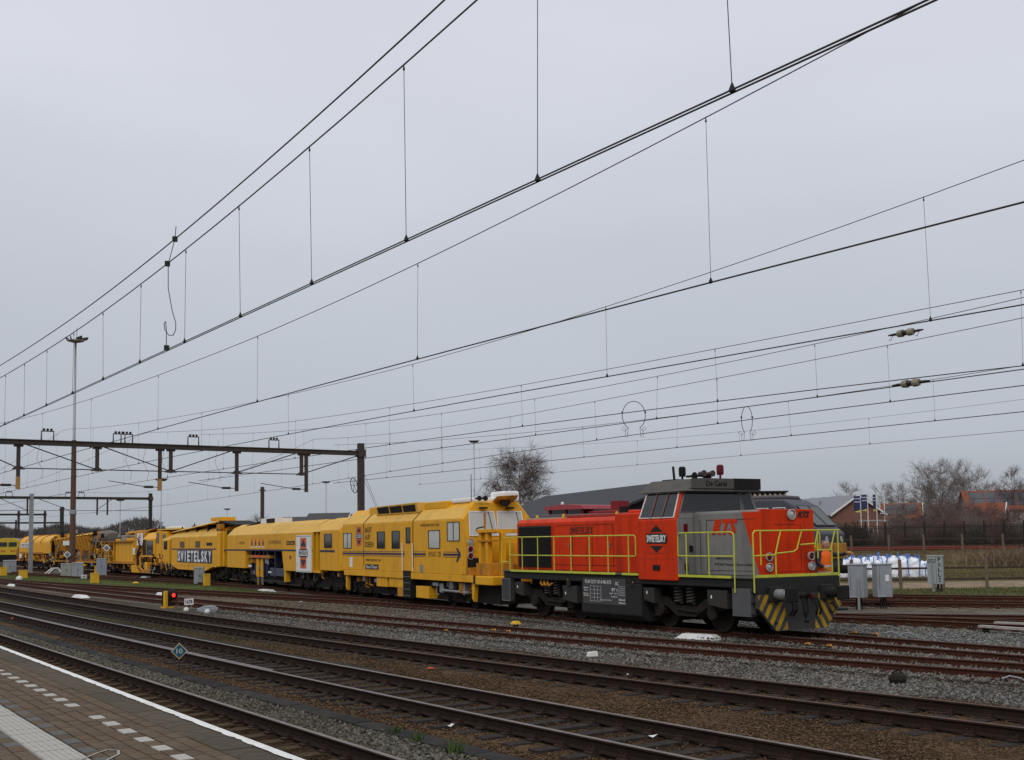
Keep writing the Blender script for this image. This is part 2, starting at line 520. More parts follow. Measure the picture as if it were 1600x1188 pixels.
# verge, path, field and bank on the right
tx = np.linspace(-14, 130, 145); ty = np.concatenate([np.arange(38, 96, .8), np.arange(96, 260, 6.)])
Xt, Yt = np.meshgrid(tx, ty, indexing='ij')
n1 = fbm(Xt * .3, Yt * .3); n2 = fbm(Xt * .9 + 9, Yt * .9)
bank = sstep(Yt + n1 * 3, 83, 96)
Zt = -.27 + 1.45 * bank + (n2 - .5) * .12 * (Yt > 61) - .6 * (1 - sstep(Xt * .53 + Yt * .85, 45, 49))
Ct = np.zeros(Xt.shape + (3,)); Ct[:] = (.07, .075, .026)
def bl(col, w):
    global Ct
    w = np.clip(w, 0, 1)[..., None]; Ct = Ct * (1 - w) + np.array(col) * w
bl((.1, .085, .04), n2 * .9)
bl((.22, .165, .115), sstep(Yt + (n2 - .5) * 1.2, 59.6, 60.6) * (1 - sstep(Yt + (n2 - .5) * 1.5, 67, 68.5)))
bl((.085, .07, .032), sstep(Yt, 68, 70) * (.5 + n1 * .6))
bl((.085, .055, .032), bank * (.5 + .5 * n2))
bl((.05, .032, .022), sstep(Yt, 97, 100))
o = raw_mesh('bank_terrain', np.stack([Xt, Yt, Zt], -1).reshape(-1, 3), grid_faces(len(tx), len(ty)), EARTH, Ct.reshape(-1, 3), smooth=True)
struct(o)
def terrain_z(x, y):
    return -.27 + 1.45 * float(sstep(np.array(y + float(fbm(x * .3, y * .3)) * 3), 83, 96))

# loose stones as real geometry
OCT = np.array([(1, 0, 0), (-1, 0, 0), (0, 1, 0), (0, -1, 0), (0, 0, 1), (0, 0, -1)], float)
OF = np.array([(0, 2, 4), (2, 1, 4), (1, 3, 4), (3, 0, 4), (2, 0, 5), (1, 2, 5), (3, 1, 5), (0, 3, 5)])
def stones(name, label, s, t, size, z=-.19, shade=(.55, 1.5), cf=None):
    N = len(s)
    p = np.stack([s * UX + t * NX, s * UY + t * NY, np.full(N, z)], 1)
    v = OCT[None] * (.6 + .7 * RNG.random((N, 6, 1))) * size[:, None, None] * np.array((1, 1, .72))
    a = RNG.random(N) * 6.28; ca, sa = np.cos(a)[:, None], np.sin(a)[:, None]
    b = (RNG.random(N) - .5) * 1.6; cb, sb = np.cos(b)[:, None], np.sin(b)[:, None]
    x, y, zz = v[..., 0], v[..., 1], v[..., 2]
    x, zz = cb * x - sb * zz, sb * x + cb * zz
    x, y = ca * x - sa * y, sa * x + ca * y
    v = np.stack([x, y, zz], -1) + p[:, None, :]
    c = (cf or tint)(s, t) * (shade[0] + (shade[1] - shade[0]) * RNG.random((N, 1)) ** 1.5)
    c = c * (1 + (RNG.random((N, 3)) - .5) * .1)
    F = (OF[None] + 6 * np.arange(N)[:, None, None]).reshape(-1, 3)
    o = raw_mesh(name, v.reshape(-1, 3), F, STONE, np.repeat(c, 6, 0))
    o['kind'] = 'stuff'; o['label'] = label; o['category'] = 'ballast'
    return o
def strip(n, f0, a, f1, b, s0, s1, pw=1.5):
    s = s0 + (s1 - s0) * RNG.random(n) ** pw
    lo = f0(s) + a; hi = f1(s) + b
    return s, lo + (hi - lo) * RNG.random(n)
def sz(n, a, b):
    return a + (b - a) * RNG.random(n) ** 1.6
parts = []
def zone(n, f0, a, f1, b, s0, s1, z0, z1):
    s, t = strip(n, f0, a, f1, b, s0, s1); parts.append((s, t, sz(n, z0, z1)))
zone(17000, T1, .85, T1, 2.05, 6, 46, .022, .05)
s, t, q = map(np.concatenate, zip(*parts)); stones('coarse_stones', 'strip of coarse grey stones beside the platform track', s, t, q); parts = []
zone(26000, T3, 1.2, T4, -.95, 8, 48, .022, .048)
zone(18000, T4, .95, T5, -.95, 10, 52, .022, .048)
zone(9000, T5, 1.0, T9, -1.0, 11, 27, .022, .05)
s, t, q = map(np.concatenate, zip(*parts)); stones('fresh_ballast', 'fresh grey ballast stones round the train track', s, t, q, shade=(.5, 1.75)); parts = []
zone(9000, T4, -.64, T4, .64, 9, 46, .024, .05)
zone(9000, T5, -.64, T5, .64, 9, 46, .024, .05)
zone(3500, T4, -1.5, T4, -.9, 9, 46, .024, .05)
zone(3500, T5, -1.5, T5, -.9, 9, 46, .024, .05)
s, t, q = map(np.concatenate, zip(*parts)); stones('track_fill', 'light grey ballast heaped between the rust-red rails', s, t, q, z=-.13, shade=(.6, 1.6), cf=lambda s, t: tint(s, t) * .4 + np.array((.14, .13, .115)) * .6); parts = []
zone(26000, T2, .95, T3, -.95, 5, 42, .014, .032)
zone(8000, T2, -1.65, T2, -.85, 5, 36, .014, .03)
zone(9000, T2, -.68, T2, .68, 5, 34, .012, .028)
zone(9000, T3, -.68, T3, .68, 6, 40, .012, .028)
zone(5000, T1, -.75, T1, .7, 6, 34, .014, .03)
s, t, q = map(np.concatenate, zip(*parts)); stones('brown_stones', 'rust-brown old ballast between the near tracks', s, t, q, z=-.196, shade=(.55, 1.9)); parts = []

# grass
def blades(name, label, P, hgt, wid, cols, lean=.5):
    N = len(P); a = RNG.random(N) * 6.28
    h = hgt * (.5 + RNG.random(N)); w = wid * (.6 + .8 * RNG.random(N))
    dx, dy = np.cos(a), np.sin(a); l = (RNG.random(N) - .5) * 2 * lean * h
    b = RNG.random(N) * 6.28
    A = P + np.stack([dx * w, dy * w, 0 * w], 1); B = P - np.stack([dx * w, dy * w, 0 * w], 1)
    C = P + np.stack([np.cos(b) * l, np.sin(b) * l, h], 1)
    V = np.stack([A, B, C], 1).reshape(-1, 3)
    c = cols[RNG.integers(0, len(cols), N)] * (.7 + .6 * RNG.random((N, 1)))
    o = raw_mesh(name, V, np.arange(3 * N).reshape(-1, 3), GRASSM, np.repeat(c, 3, 0))
    o['kind'] = 'stuff'; o['label'] = label; o['category'] = 'grass'
    return o
# low grass strip between the crossover and the work train
ss = np.arange(58, 141, 1.5); lo = np.maximum(T7(ss) + .95, np.where(ss > 96, T4(ss) + 2.0, -1)); hi = np.minimum(T6(ss) - 1.0, T5(ss) - 1.9)
lo = np.where(ss > 104, T4(ss) + 1.6, lo)
ok = hi > lo + .2; ss, lo, hi = ss[ok], lo[ok], hi[ok]
vg = np.linspace(0, 1, 7)
Sg, Vg = np.meshgrid(ss, vg, indexing='ij'); Tg = lo[:, None] + (hi - lo)[:, None] * Vg
Zg = -.17 + .06 * np.sin(Vg * math.pi)
cg = np.zeros(Sg.shape + (3,)); cg[:] = (.072, .09, .028)
cg *= (.7 + .6 * fbm(Sg * .4, Tg * .8))[..., None]
struct(raw_mesh('grass_strip', np.stack([Sg * UX + Tg * NX, Sg * UY + Tg * NY, Zg], -1).reshape(-1, 3), grid_faces(len(ss), 7), EARTH, cg.reshape(-1, 3), smooth=True))
N = 14000
i = RNG.random(N) * (len(ss) - 1); s = np.interp(i, np.arange(len(ss)), ss); k = RNG.random(N); t = np.interp(s, ss, lo) * (1 - k) + np.interp(s, ss, hi) * k
GC = np.array([(.07, .092, .024), (.09, .1, .034), (.11, .1, .045), (.055, .075, .02)])
blades('grass_tufts', 'low green grass between the tracks on the left', np.stack([s * UX + t * NX, s * UY + t * NY, np.full(N, -.16)], 1), .09, .02, GC)
# verge and field grass on the right
N = 15000
x = 9 + RNG.random(N) * 30; y = 46 + RNG.random(N) ** .8 * 13.5
okm = (x * .53 + y * .85 > 50.3); x, y = x[okm], y[okm]
blades('verge_grass', 'green verge grass in front of the wooden fence', np.stack([x, y, np.full(len(x), -.27)], 1), .1, .02, GC)
N = 26000
x = 6 + RNG.random(N) * 60; y = 69 + RNG.random(N) * 27
z = np.array([-.27]) + 1.45 * sstep(y + fbm(x * .3, y * .3) * 3, 83, 96)
DC = np.array([(.1, .075, .035), (.07, .06, .025), (.12, .085, .045), (.06, .062, .022), (.075, .042, .026)])
blades('dry_grass', 'dry brown grass over the bank beyond the bags', np.stack([x, y, z], 1), .11, .022, DC)

# ------------------------------------------------------------------ tracks
PROF = [(-.07, -.165), (.07, -.165), (.07, -.15), (.013, -.125), (.012, -.045), (.036, -.03), (.036, -.006), (.03, 0), (-.03, 0), (-.036, -.006), (-.036, -.03), (-.012, -.045), (-.013, -.125), (-.07, -.15)]
def rail(par, f, off, s0, s1, side, head, z=0.):
    ss = np.concatenate([np.arange(s0, min(s1, 60), 1.0), np.arange(max(s0, 60), s1, 3.0), [s1]])
    P = []
    for s in ss:
        k = tangent(f, float(s)); q = math.hypot(1, k)
        for a, b in PROF:
            o_ = off + a
            p = W(s - k / q * o_, f(float(s)) + o_ / q, z + b); P.append(p)
    n = len(PROF); m = len(ss)
    fs = []
    mats = []
    for i in range(m - 1):
        for j in range(n):
            fs.append((i * n + j, i * n + (j + 1) % n, (i + 1) * n + (j + 1) % n, (i + 1) * n + j)); mats.append(1 if j in (6, 7, 8) else 0)
    fs.append(tuple(range(n))); mats.append(0); fs.append(tuple(range((m - 1) * n, m * n))); mats.append(0)
    b = MB().add(P, fs)
    me = bpy.data.meshes.new('rail'); me.from_pydata(b.v, [], b.f)
    me.materials.append(side); me.materials.append(head)
    me.polygons.foreach_set('material_index', mats)
    return new_obj('rail', me, par)

def sleeper_mesh(L_, w, mat):
    a = L_ / 2; w /= 2
    b = MB().hexa([(-a, -w, -.15), (a, -w, -.15), (a, w, -.15), (-a, w, -.15), (-a + .01, -w + .012, 0), (a - .01, -w + .012, 0), (a - .01, w - .012, 0), (-a + .01, w - .012, 0)])
    return b.mesh('sleeper', mat)
SL = {'wood': sleeper_mesh(2.6, .25, WOODS), 'mud': sleeper_mesh(2.6, .26, WOODY), 'conc': sleeper_mesh(2.52, .3, CONC)}
CHAIR = M('rail_chair_iron', (.03, .015, .01), .8, var=.3, scale=20)
BOLT = M('bolt_tips', (.2, .165, .13), .6, metal=.2, var=.2)
def track(label, f, s0, s1, kind, side, head, smax=90, z=0., spacing=.62, bolts=True, zs=-.168):
    mid = W(s0, f(s0))
    par = thing('railway_track', label, 'railway track')
    for off in (-.752, .752):
        rail(par, f, off, s0, s1, side, head, z)
    ch = MB(); bo = MB(); s = s0 + .2; n = 0
    while s < min(s1, smax) and n < 300:
        k = tangent(f, s); p = W(s, f(s)); ang = math.atan2(NY - k * -NY * 0, NX) + math.atan(k) * 0
        d = Vector((UX + k * NX, UY + k * NY, 0)).normalized(); nn = Vector((d.y, -d.x, 0))
        o = new_obj('sleeper', SL[kind], par)
        o.location = (p.x, p.y, zs + z + random.uniform(-.012, .004))
        o.rotation_euler = (random.uniform(-.01, .01), random.uniform(-.008, .008), math.atan2(nn.y, nn.x) + random.uniform(-.012, .012))
        if s < 46:
            for r_ in (-.752, .752):
                c = p + nn * r_
                def P(a, b, h):
                    return c + nn * a + d * b + Vector((0, 0, zs + z + h))
                def bb(m, a0, a1, b0, b1, h0, h1):
                    m.hexa([P(a0, b0, h0), P(a1, b0, h0), P(a1, b1, h0), P(a0, b1, h0), P(a0, b0, h1), P(a1, b0, h1), P(a1, b1, h1), P(a0, b1, h1)])
                bb(ch, -.17, .17, -.08, .08, .002, .02)
                for q in (-1, 1):
                    bb(ch, q * .055 if q > 0 else -.12, .12 if q > 0 else -.055, -.06, .06, .02, .055)
                    for e_ in (-.045, .045):
                        bb(bo if bolts else ch, q * .1 - .011, q * .1 + .011, e_ - .011, e_ + .011, .05, .085)
        s += spacing; n += 1
    if ch.v:
        ch.build('rail_chairs', CHAIR, par, kind='stuff')
    if bo.v:
        bo.build('bolts', BOLT, par, kind='stuff')
    return par
track('platform track with muddy sleepers and shiny rail beside the platform edge', T1, 2, 200, 'mud', RUSTD, HEAD, 70, bolts=False)
track('second track from the platform, dark timber sleepers in brown ballast', T2, 1, 230, 'wood', RUSTD, HEAD, 100, bolts=False)
track('third track from the platform, dark rails sunk in brown ballast', T3, 2, 230, 'wood', RUSTD, HEADR, 110, bolts=False, zs=-.175)
track('rust-red track on concrete sleepers just in front of the train track', T4, 2, 240, 'conc', RUST, HEADR, 90, zs=-.172)
track('rust-red track on which the orange locomotive and work train stand', T5, 2, 250, 'conc', RUST, HEADR, 100, zs=-.172)
track('far left siding running beside the grass strip and joining the train track', T6, 60, 220, 'conc', RUST, HEADR, 110, z=.003, zs=-.172)
track('crossover track curving from the train track to the one in front', T7, 33, 102, 'conc', RUST, HEADR, 100, z=.004, zs=-.175)
track('track behind the locomotive front running off to the right', T8, 8, 34, 'conc', RUST, HEADR, 40, z=.003, zs=-.175)
track('turnout track with pale boards at the right edge of the picture', T9, 0, 27, 'conc', RUST, HEADR, 40, z=.006, zs=-.178)
track('rusty yard track nearer of the two in front of the grass verge', T10, 2, 88, 'conc', RUST, HEADR, 60, zs=-.178)
track('rusty yard track farther of the two, next to the grass verge', T11, 2, 88, 'conc', RUST, HEADR, 60, zs=-.178)
# check rail inside the second track
par = thing('guard_rail', 'bright guard rail lying inside the near rail of the second track', 'rail')
rail(par, T2, -.66, 22, 60, RUSTD, HEAD, .002)

# ------------------------------------------------------------------ cable ducts of loose lids
LIDM = [M('duct_lid_%d' % i, c, .95, var=.3, scale=5, spec=.06) for i, c in enumerate([(.032, .029, .028), (.025, .024, .024), (.036, .033, .031)])]
def duct(label, f, off, s0, s1, w, step, n=300):
    par = thing('cable_duct', label, 'cable duct')
    meshes = [MB().box(-step / 2 + .006, step / 2 - .006, -w / 2, w / 2, -.06, 0).mesh('lid', m) for m in LIDM]
    s = s0
    while s < s1 and n:
        k = tangent(f, s); p = W(s, f(s) + off); o = new_obj('lid', random.choice(meshes), par)
        o.location = (p.x, p.y, -.165 + random.uniform(-.006, .006)); o.rotation_euler = (0, 0, math.atan2(UY + k * NY, UX + k * NX) + random.uniform(-.008, .008))
        s += step * 1.003; n -= 1
duct('dark concrete cable duct lids in a row beside the second track', T2, -1.9, 5, 60, .34, .8)
duct('low cable duct between second and third track', T2, 1.55, 22, 62, .24, 1.0)
duct('short cable duct lying in grey ballast beyond the third track', T3, 1.5, 22.5, 44, .22, 1.0)

# ------------------------------------------------------------------ platform
PA = math.atan(.036)
PD = Vector((UX * math.cos(PA) + NX * math.sin(PA), UY * math.cos(PA) + NY * math.sin(PA), 0))
PO = W(0, 4.13)
plat = bpy.data.objects.new('platform', None); COL.objects.link(plat)
plat.location = (PO.x, PO.y, 0); plat.rotation_euler = (0, 0, math.atan2(PD.y, PD.x))
plat['kind'] = 'structure'; plat['label'] = 'brick-paved station platform with white edge line'
# local: +x along the edge (away), +y inward (left of travel)
PZ = .62
PCONC = M('platform_concrete', (.13, .115, .1), .9, var=.2, scale=3, dirt=((.06, .045, .035), .7, 2.))
MB().box(-20, 150, .02, 14, -.6, PZ - .07).build('platform_core', PCONC, plat)
PAV = [M('paver_%d' % i, c, .95, spec=.08, var=.3, scale=14, dirt=((.04, .03, .023), .5, 2.), bump=.2, bscale=60) for i, c in
       enumerate([(.108, .08, .055), (.117, .088, .062), (.097, .072, .051), (.114, .078, .051)])]
PGRY = M('paver_grey', (.092, .086, .08), .9, var=.2, scale=12)
PWHT = M('paver_white', (.36, .345, .31), .85, var=.15, scale=10, dirt=((.25, .22, .18), .5, 5.))
SLABM = [M('edge_slab_%d' % i, c, .95, spec=.08, var=.3, scale=9, dirt=((.035, .028, .022), .6, 3.)) for i, c in enumerate([(.087, .07, .052), (.095, .076, .057), (.077, .063, .048)])]
def pav_mesh(l, w, mat, h=.07, rib=False):
    e_ = .004
    b = MB().hexa([(-l / 2, -w / 2, -h), (l / 2, -w / 2, -h), (l / 2, w / 2, -h), (-l / 2, w / 2, -h), (-l / 2 + e_, -w / 2 + e_, 0), (l / 2 - e_, -w / 2 + e_, 0), (l / 2 - e_, w / 2 - e_, 0), (-l / 2 + e_, w / 2 - e_, 0)])
    if rib:
        for k in range(6):
            y = -w / 2 + w * (k + .5) / 6
            b.box(-l / 2 + .01, l / 2 - .01, y - .012, y + .012, 0, .005)
    return b.mesh('paver', mat)
slabs = [pav_mesh(.992, .435, m, .12) for m in SLABM]
for k in range(70):
    o = new_obj('edge_slab', random.choice(slabs), plat); o.location = (4 + k * 1.0, .22, PZ + random.uniform(-.003, .003))
for k in range(8):
    x0 = 74 + k * 10; MB().box(x0, x0 + 9.99, .003, .44, PZ - .1, PZ).build('edge_slab', SLABM[0], plat)
pm = [pav_mesh(.292, .142, m) for m in PAV]; pg = pav_mesh(.292, .142, PGRY); pw = pav_mesh(.292, .142, PWHT); gt = pav_mesh(.294, .35, PWHT, rib=True)
todo = []
row = 0; y = .515
while y < 7:
    in_strip = 1.5 < y < 1.88
    if not in_strip:
        for k in range(0, 150):
            x = 5 + k * .3 + (.15 if row % 2 else 0)
            m = random.choice(pm)
            if row == 2 and k % 2 == 0 and k not in (29, 30): m = pw
            elif abs(y - 1.415) < .05 and k % 2: m = pg
            elif abs(y - 1.985) < .09 and k % 2 and k % 3: m = pg
            todo.append((math.hypot((PO + PD * x).x - PD.y * y, (PO + PD * x).y + PD.x * y), 'paver', m, x, y))
    row += 1; y += .15
    if 1.44 < y < 1.6:
        for k in range(150):
            x = 5 + k * .3; todo.append((math.hypot((PO + PD * x).x - PD.y * 1.68, (PO + PD * x).y + PD.x * 1.68), 'guidance_tile', gt, x, 1.68))
        y = 1.94
def in_view(x, y):
    p = plat.matrix_basis @ Vector((x, y, PZ)) - Vector((0, 0, EYE))
    if p.y < 4: return False
    px = 800 + FPX * p.x / p.y
    py = 842 - .014 * (px - 800) - FPX * p.z / p.y
    return px > -40 and py < 1215
todo = sorted(q for q in ((a, n, m.name, x, y) for a, n, m, x, y in todo if in_view(x, y)))
rest = {}
for i, (a, n, mn, x, y) in enumerate(todo):
    me = bpy.data.meshes[mn]
    if i < 300 or n == 'guidance_tile':
        o = new_obj(n, me, plat); o.location = (x, y, PZ + random.uniform(-.003, .003)); o.rotation_euler = (random.uniform(-.006, .006), random.uniform(-.004, .004), random.uniform(-.01, .01))
    else:
        b = rest.setdefault(me.materials[0].name, MB()); z = PZ + random.uniform(-.003, .003)
        b.add([(v.co.x + x, v.co.y + y, v.co.z + z) for v in me.vertices], [tuple(p.vertices) for p in me.polygons])
for mn, b in rest.items():
    b.build('far_pavers', MATS[mn], plat, kind='stuff')
# white edge line, a little ragged along its inner side
b = MB(); xs = np.arange(3, 140, .09)
fs = []; vs = []
for i, x in enumerate(xs):
    w = .105 + .012 * math.sin(x * 9) * random.random() - (.02 * random.random() if random.random() < .25 else 0)
    vs += [(x, .004, PZ + .008), (x, w, PZ + .008)]
    if i: fs.append((2 * i - 2, 2 * i, 2 * i + 1, 2 * i - 1))
b.add(vs, fs).build('edge_line', M('edge_line_paint', (.68, .67, .64), .7, var=.1, scale=6, dirt=((.3, .27, .23), .5, 7.)), plat)
# worn chalky hook mark on the paving
pts = [(10.6, 1.42), (10.85, 1.25), (11.05, 1.2), (11.15, 1.27), (11.05, 1.38), (10.75, 1.62)]
b = MB()
for (x0, y0), (x1, y1) in zip(pts, pts[1:]):
    dx, dy = x1 - x0, y1 - y0; q = math.hypot(dx, dy); ox, oy = -dy / q * .012, dx / q * .012
    b.add([(x0 - ox, y0 - oy, PZ + .009), (x1 - ox, y1 - oy, PZ + .009), (x1 + ox, y1 + oy, PZ + .009), (x0 + ox, y0 + oy, PZ + .009)], [(0, 1, 2, 3)])
b.build('chalk_mark', M('chalk', (.3, .28, .26), .9), plat)

# ================================================================== VEHICLES
WTREAD = M('wheel_tread', (.12, .11, .105), .4, metal=.8)
def wheel(par, x, y, r=.5, mat=BOGIE):
    s = -1 if y < 0 else 1
    o = MB().lathe([(.06, -.06), (r * .42, -.06), (r * .45, -.045), (r * .8, -.03), (r * .84, -.062), (r, -.065), (r + .0, .05), (r + .028, .062), (r + .028, .085), (.1, .085)], (0, 0, 0), 'y', 24).build('wheel', mat, par, smooth=False)
    if s > 0:
        for v in o.data.vertices: v.co.y *= -1
    o.location = (x, y, r)
    return o

def bogie(par, cx, wb, r=.5, hw=1.05, z=.62, side='both', spring=True, name='bogie', fmat=BOGIE):
    root = bpy.data.objects.new(name, None); COL.objects.link(root); root.parent = par; root.location = (cx, 0, 0)
    for sx in (-1, 1):
        for sy in (-1, 1):
            wheel(root, sx * wb / 2, sy * .75, r)
        MB().cyl((sx * wb / 2, -.7, r), (sx * wb / 2, .7, r), .08, 10).build('axle', BLK, root)
        for sy in (-1, 1):
            b = MB(); y0 = sy * (hw - .12)
            b.lathe([(.05, -.14), (.17, -.14), (.2, -.1), (.2, .1)], (sx * wb / 2, y0 + sy * .05, r), 'y', 12)
            b.build('axle_box', fmat, root)
    for sy in (-1, 1):
        y0, y1 = sorted((sy * (hw - .1), sy * hw))
        a = wb / 2
        poly = [(-a - .55, z - .05), (-a - .5, z + .22), (-a + .3, z + .2), (-.45, z - .02), (.45, z - .02), (a - .3, z + .2), (a + .5, z + .22), (a + .55, z - .05), (a + .2, z - .12), (a - .28, z - .05), (.4, z - .3), (-.4, z - .3), (-a + .28, z - .05), (-a - .2, z - .12)]
        MB().prism(poly, 'y', y0, y1).build('side_frame', fmat, root, bevel=.015)
        if spring:
            for dx in (-.26, .26):
                pts = []
                for k in range(0, 49):
                    an = k / 48 * 2 * math.pi * 5
                    pts.append((dx + .11 * math.cos(an), sy * (hw + .02) + .11 * math.sin(an), z + .05 + .42 * k / 48))
                MB().tube(pts, .024, 5).build('coil_spring', M('spring_steel', (.06, .055, .05), .5), root)
            MB().box(-.5, .5, *sorted((sy * (hw - .1), sy * (hw + .14))), z + .48, z + .56).build('bolster', fmat, root)
        MB().cyl((-a * .3, sy * (hw + .03), z - .12), (a * .5, sy * (hw + .03), z - .16), .035, 8).build('brake_rod', fmat, root)
    return root

def frame_ring(par, name, quad, t, depth, mat):
    """a frame round a quad (4 points, any plane), t wide, standing proud by depth along the normal"""
    q = [Vector(p) for p in quad]; c = sum(q, Vector()) / 4
    n = (q[1] - q[0]).cross(q[3] - q[0]).normalized()
    b = MB()
    outr = [p + (p - c).normalized() * t for p in q]
    vs = q + outr + [p + n * depth for p in q] + [p + n * depth for p in outr]
    fs = []
    for i in range(4):
        j = (i + 1) % 4
        fs += [(8 + i, 8 + j, 12 + j, 12 + i), (i, j, 8 + j, 8 + i), (4 + i, 4 + j, 12 + j, 12 + i)]
    return b.add(vs, fs).build(name, mat, par)
def pane(par, name, quad, mat, off=.004):
    q = [Vector(p) for p in quad]; n = (q[1] - q[0]).cross(q[3] - q[0]).normalized()
    b = MB().hexa([p + n * -.012 for p in q] + [p + n * off for p in q])
    return b.build(name, mat, par)
def side_win(par, x0, x1, z0, z1, y, mat=GLASS, fmat=None, t=.05, split=0):
    q = [(x0, y, z0), (x1, y, z0), (x1, y, z1), (x0, y, z1)]
    w = pane(par, 'window', q, mat)
    frame_ring(w, 'window_frame', q, t, .02, fmat or INK)
    if split:
        xm = (x0 + x1) / 2; MB().box(xm - .02, xm + .02, y - .018, y + .01, z0, z1).build('window_bar', fmat or INK, w)
    return w
def poly_plate(par, name, pts, y, mat, th=.004, ax='y'):
    return MB().prism(pts, ax, y, y - th if ax == 'y' else y + th).build(name, mat, par)

def diamond_logo(par, cx, cz, w, h, y, cols, backing=None):
    """square-in-diamond contractor's badge: two triangles, two bars and a lettered band"""
    cb, co = cols
    o = None
    root = poly_plate(par, 'badge', [(cx - w * .33, cz - h / 2), (cx + w * .33, cz - h / 2), (cx + w * .33, cz + h / 2), (cx - w * .33, cz + h / 2)], y, co, .003)
    for s in (-1, 1):
        poly_plate(root, 'badge_triangle', [(cx - w * .3, cz + s * h * .22), (cx + w * .3, cz + s * h * .22), (cx, cz + s * h * .46)], y - .003, cb)
    poly_plate(root, 'badge_band', [(cx - w * .5, cz - h * .06), (cx - w * .42, cz - h * .13), (cx + w * .42, cz - h * .13), (cx + w * .5, cz - h * .06), (cx + w * .5, cz + h * .06), (cx + w * .42, cz + h * .13), (cx - w * .42, cz + h * .13), (cx - w * .5, cz + h * .06)], y - .004, cb)
    poly_plate(root, 'badge_panel', [(cx - w * .46, cz - h * .085), (cx + w * .46, cz - h * .085), (cx + w * .46, cz + h * .085), (cx - w * .46, cz + h * .085)], y - .007, WHITE)
    text('SWIETELSKY', cx, y - .012, cz, w * .88, h * .12, cb, root, bold=.02)
    return root

# ------------------------------------------------------------------ orange shunting locomotive
c, a = pose(T5, 23.63, 30.2)
loco = thing('diesel_locomotive', 'orange-red and grey diesel locomotive with lime handrails at the head of the train', 'locomotive', c, a)
lo = loco
FRAME = bx('underframe', DGREY, lo, -5.9, 6.4, -1.42, 1.42, 1.2, 1.44, bevel=.02)
bx('deck', M('deck_grey', (.1, .1, .095), .7), lo, -5.92, 6.42, -1.47, 1.47, 1.441, 1.475)
for x0, x1 in ((-5.3, .62), (.95, 1.72), (3.52, 5.62)):
    bx('deck_edge', RAILY, lo, x0, x1, -1.495, -1.472, 1.435, 1.5)
    bx('deck_edge', RAILY, lo, x0, x1, 1.472, 1.495, 1.435, 1.5)
bx('deck_edge', RAILY, lo, 6.422, 6.45, -1.4, 1.4, 1.46, 1.53)
# rear hood
def hood_prof(hw, z0, z1, ch=.12):
    return [(-hw, z0), (hw, z0), (hw, z1 - ch), (hw - ch, z1), (-hw + ch, z1), (-hw, z1 - ch)]
MB().prism(hood_prof(.92, 1.476, 3.14), 'x', -5.85, 1.74).build('rear_hood', ORG, lo, bevel=.03)
GR = bx('radiator_grille', M('grille_black', (.02, .019, .018), .7), lo, -5.7, -3.68, -.945, -.9, 1.57, 2.92)
for k in range(22):
    z = 1.6 + k * .06
    MB().hexa([(-5.68, -.975, z), (-3.7, -.975, z), (-3.7, -.94, z + .02), (-5.68, -.94, z + .02), (-5.68, -.975, z + .012), (-3.7, -.975, z + .012), (-3.7, -.94, z + .034), (-5.68, -.94, z + .034)]).build('grille_slat', BLK, GR)
SEAM = M('panel_gap', (.02, .012, .01), .9, var=0)
for x in (-3.55, -2.45, -1.35, -.25, .05, 1.1):
    bx('door_gap', SEAM, lo, x - .008, x + .008, -.926, -.918, 1.62, 2.9)
for x0, x1 in ((-3.4, -2.5), (-2.35, -1.4), (-1.3, -.3)):
    bx('door_gap', SEAM, lo, x0, x1, -.926, -.918, 2.9, 2.914)
    bx('door_handle', STEEL, lo, x1 - .12, x1 - .06, -.95, -.92, 2.2, 2.34)
bx('door_gap', SEAM, lo, -3.5, 1.6, -.926, -.918, 1.66, 1.675)
text('SWIETELSKY', -1.95, -.927, 2.74, 1.3, .22, M('dark_lettering', (.07, .02, .015), .6, var=0), lo, bold=.015)
DRED = M('dark_red_hatch', (.3, .035, .02), .5, dirt=((.1, .03, .02), .6, 2.))
bx('roof_hatch', DRED, lo, -3.1, .3, -.7, .7, 3.142, 3.24, bevel=.02)
bx('roof_hatch', ORG, lo, .35, 1.7, -.8, .8, 3.142, 3.3, bevel=.03)
bx('roof_walkway', M('walkway_pale', (.3, .3, .2), .8), lo, -5.7, -3.3, -.6, .6, 3.142, 3.19)
for x, y in ((-5.2, -.5), (-3.2, -.75), (-.2, -.8), (1.2, -.8)):
    MB().lathe([(.05, 0), (.05, .1), (.03, .14)], (x, y, 3.14), 'z', 8).build('lifting_eye', SIGY, lo)
bx('hood_box', ORG, lo, .02, 1.73, -1.04, 1.04, 1.48, 3.2, bevel=.03)
MB().lathe([(.16, 0), (.16, .22), (.12, .22)], (-1.2, .2, 3.24), 'z', 14).build('exhaust', BLK, lo)
MB().tube([(1.66, -.98, 2.55), (1.66, -1.02, 2.6), (1.66, -1.02, 3.0), (1.66, -.98, 3.05)], .02, 6).build('grab_rail', STEEL, lo)
bx('lamp', GALV, lo, 1.35, 1.6, -.99, -.92, 1.68, 1.8)
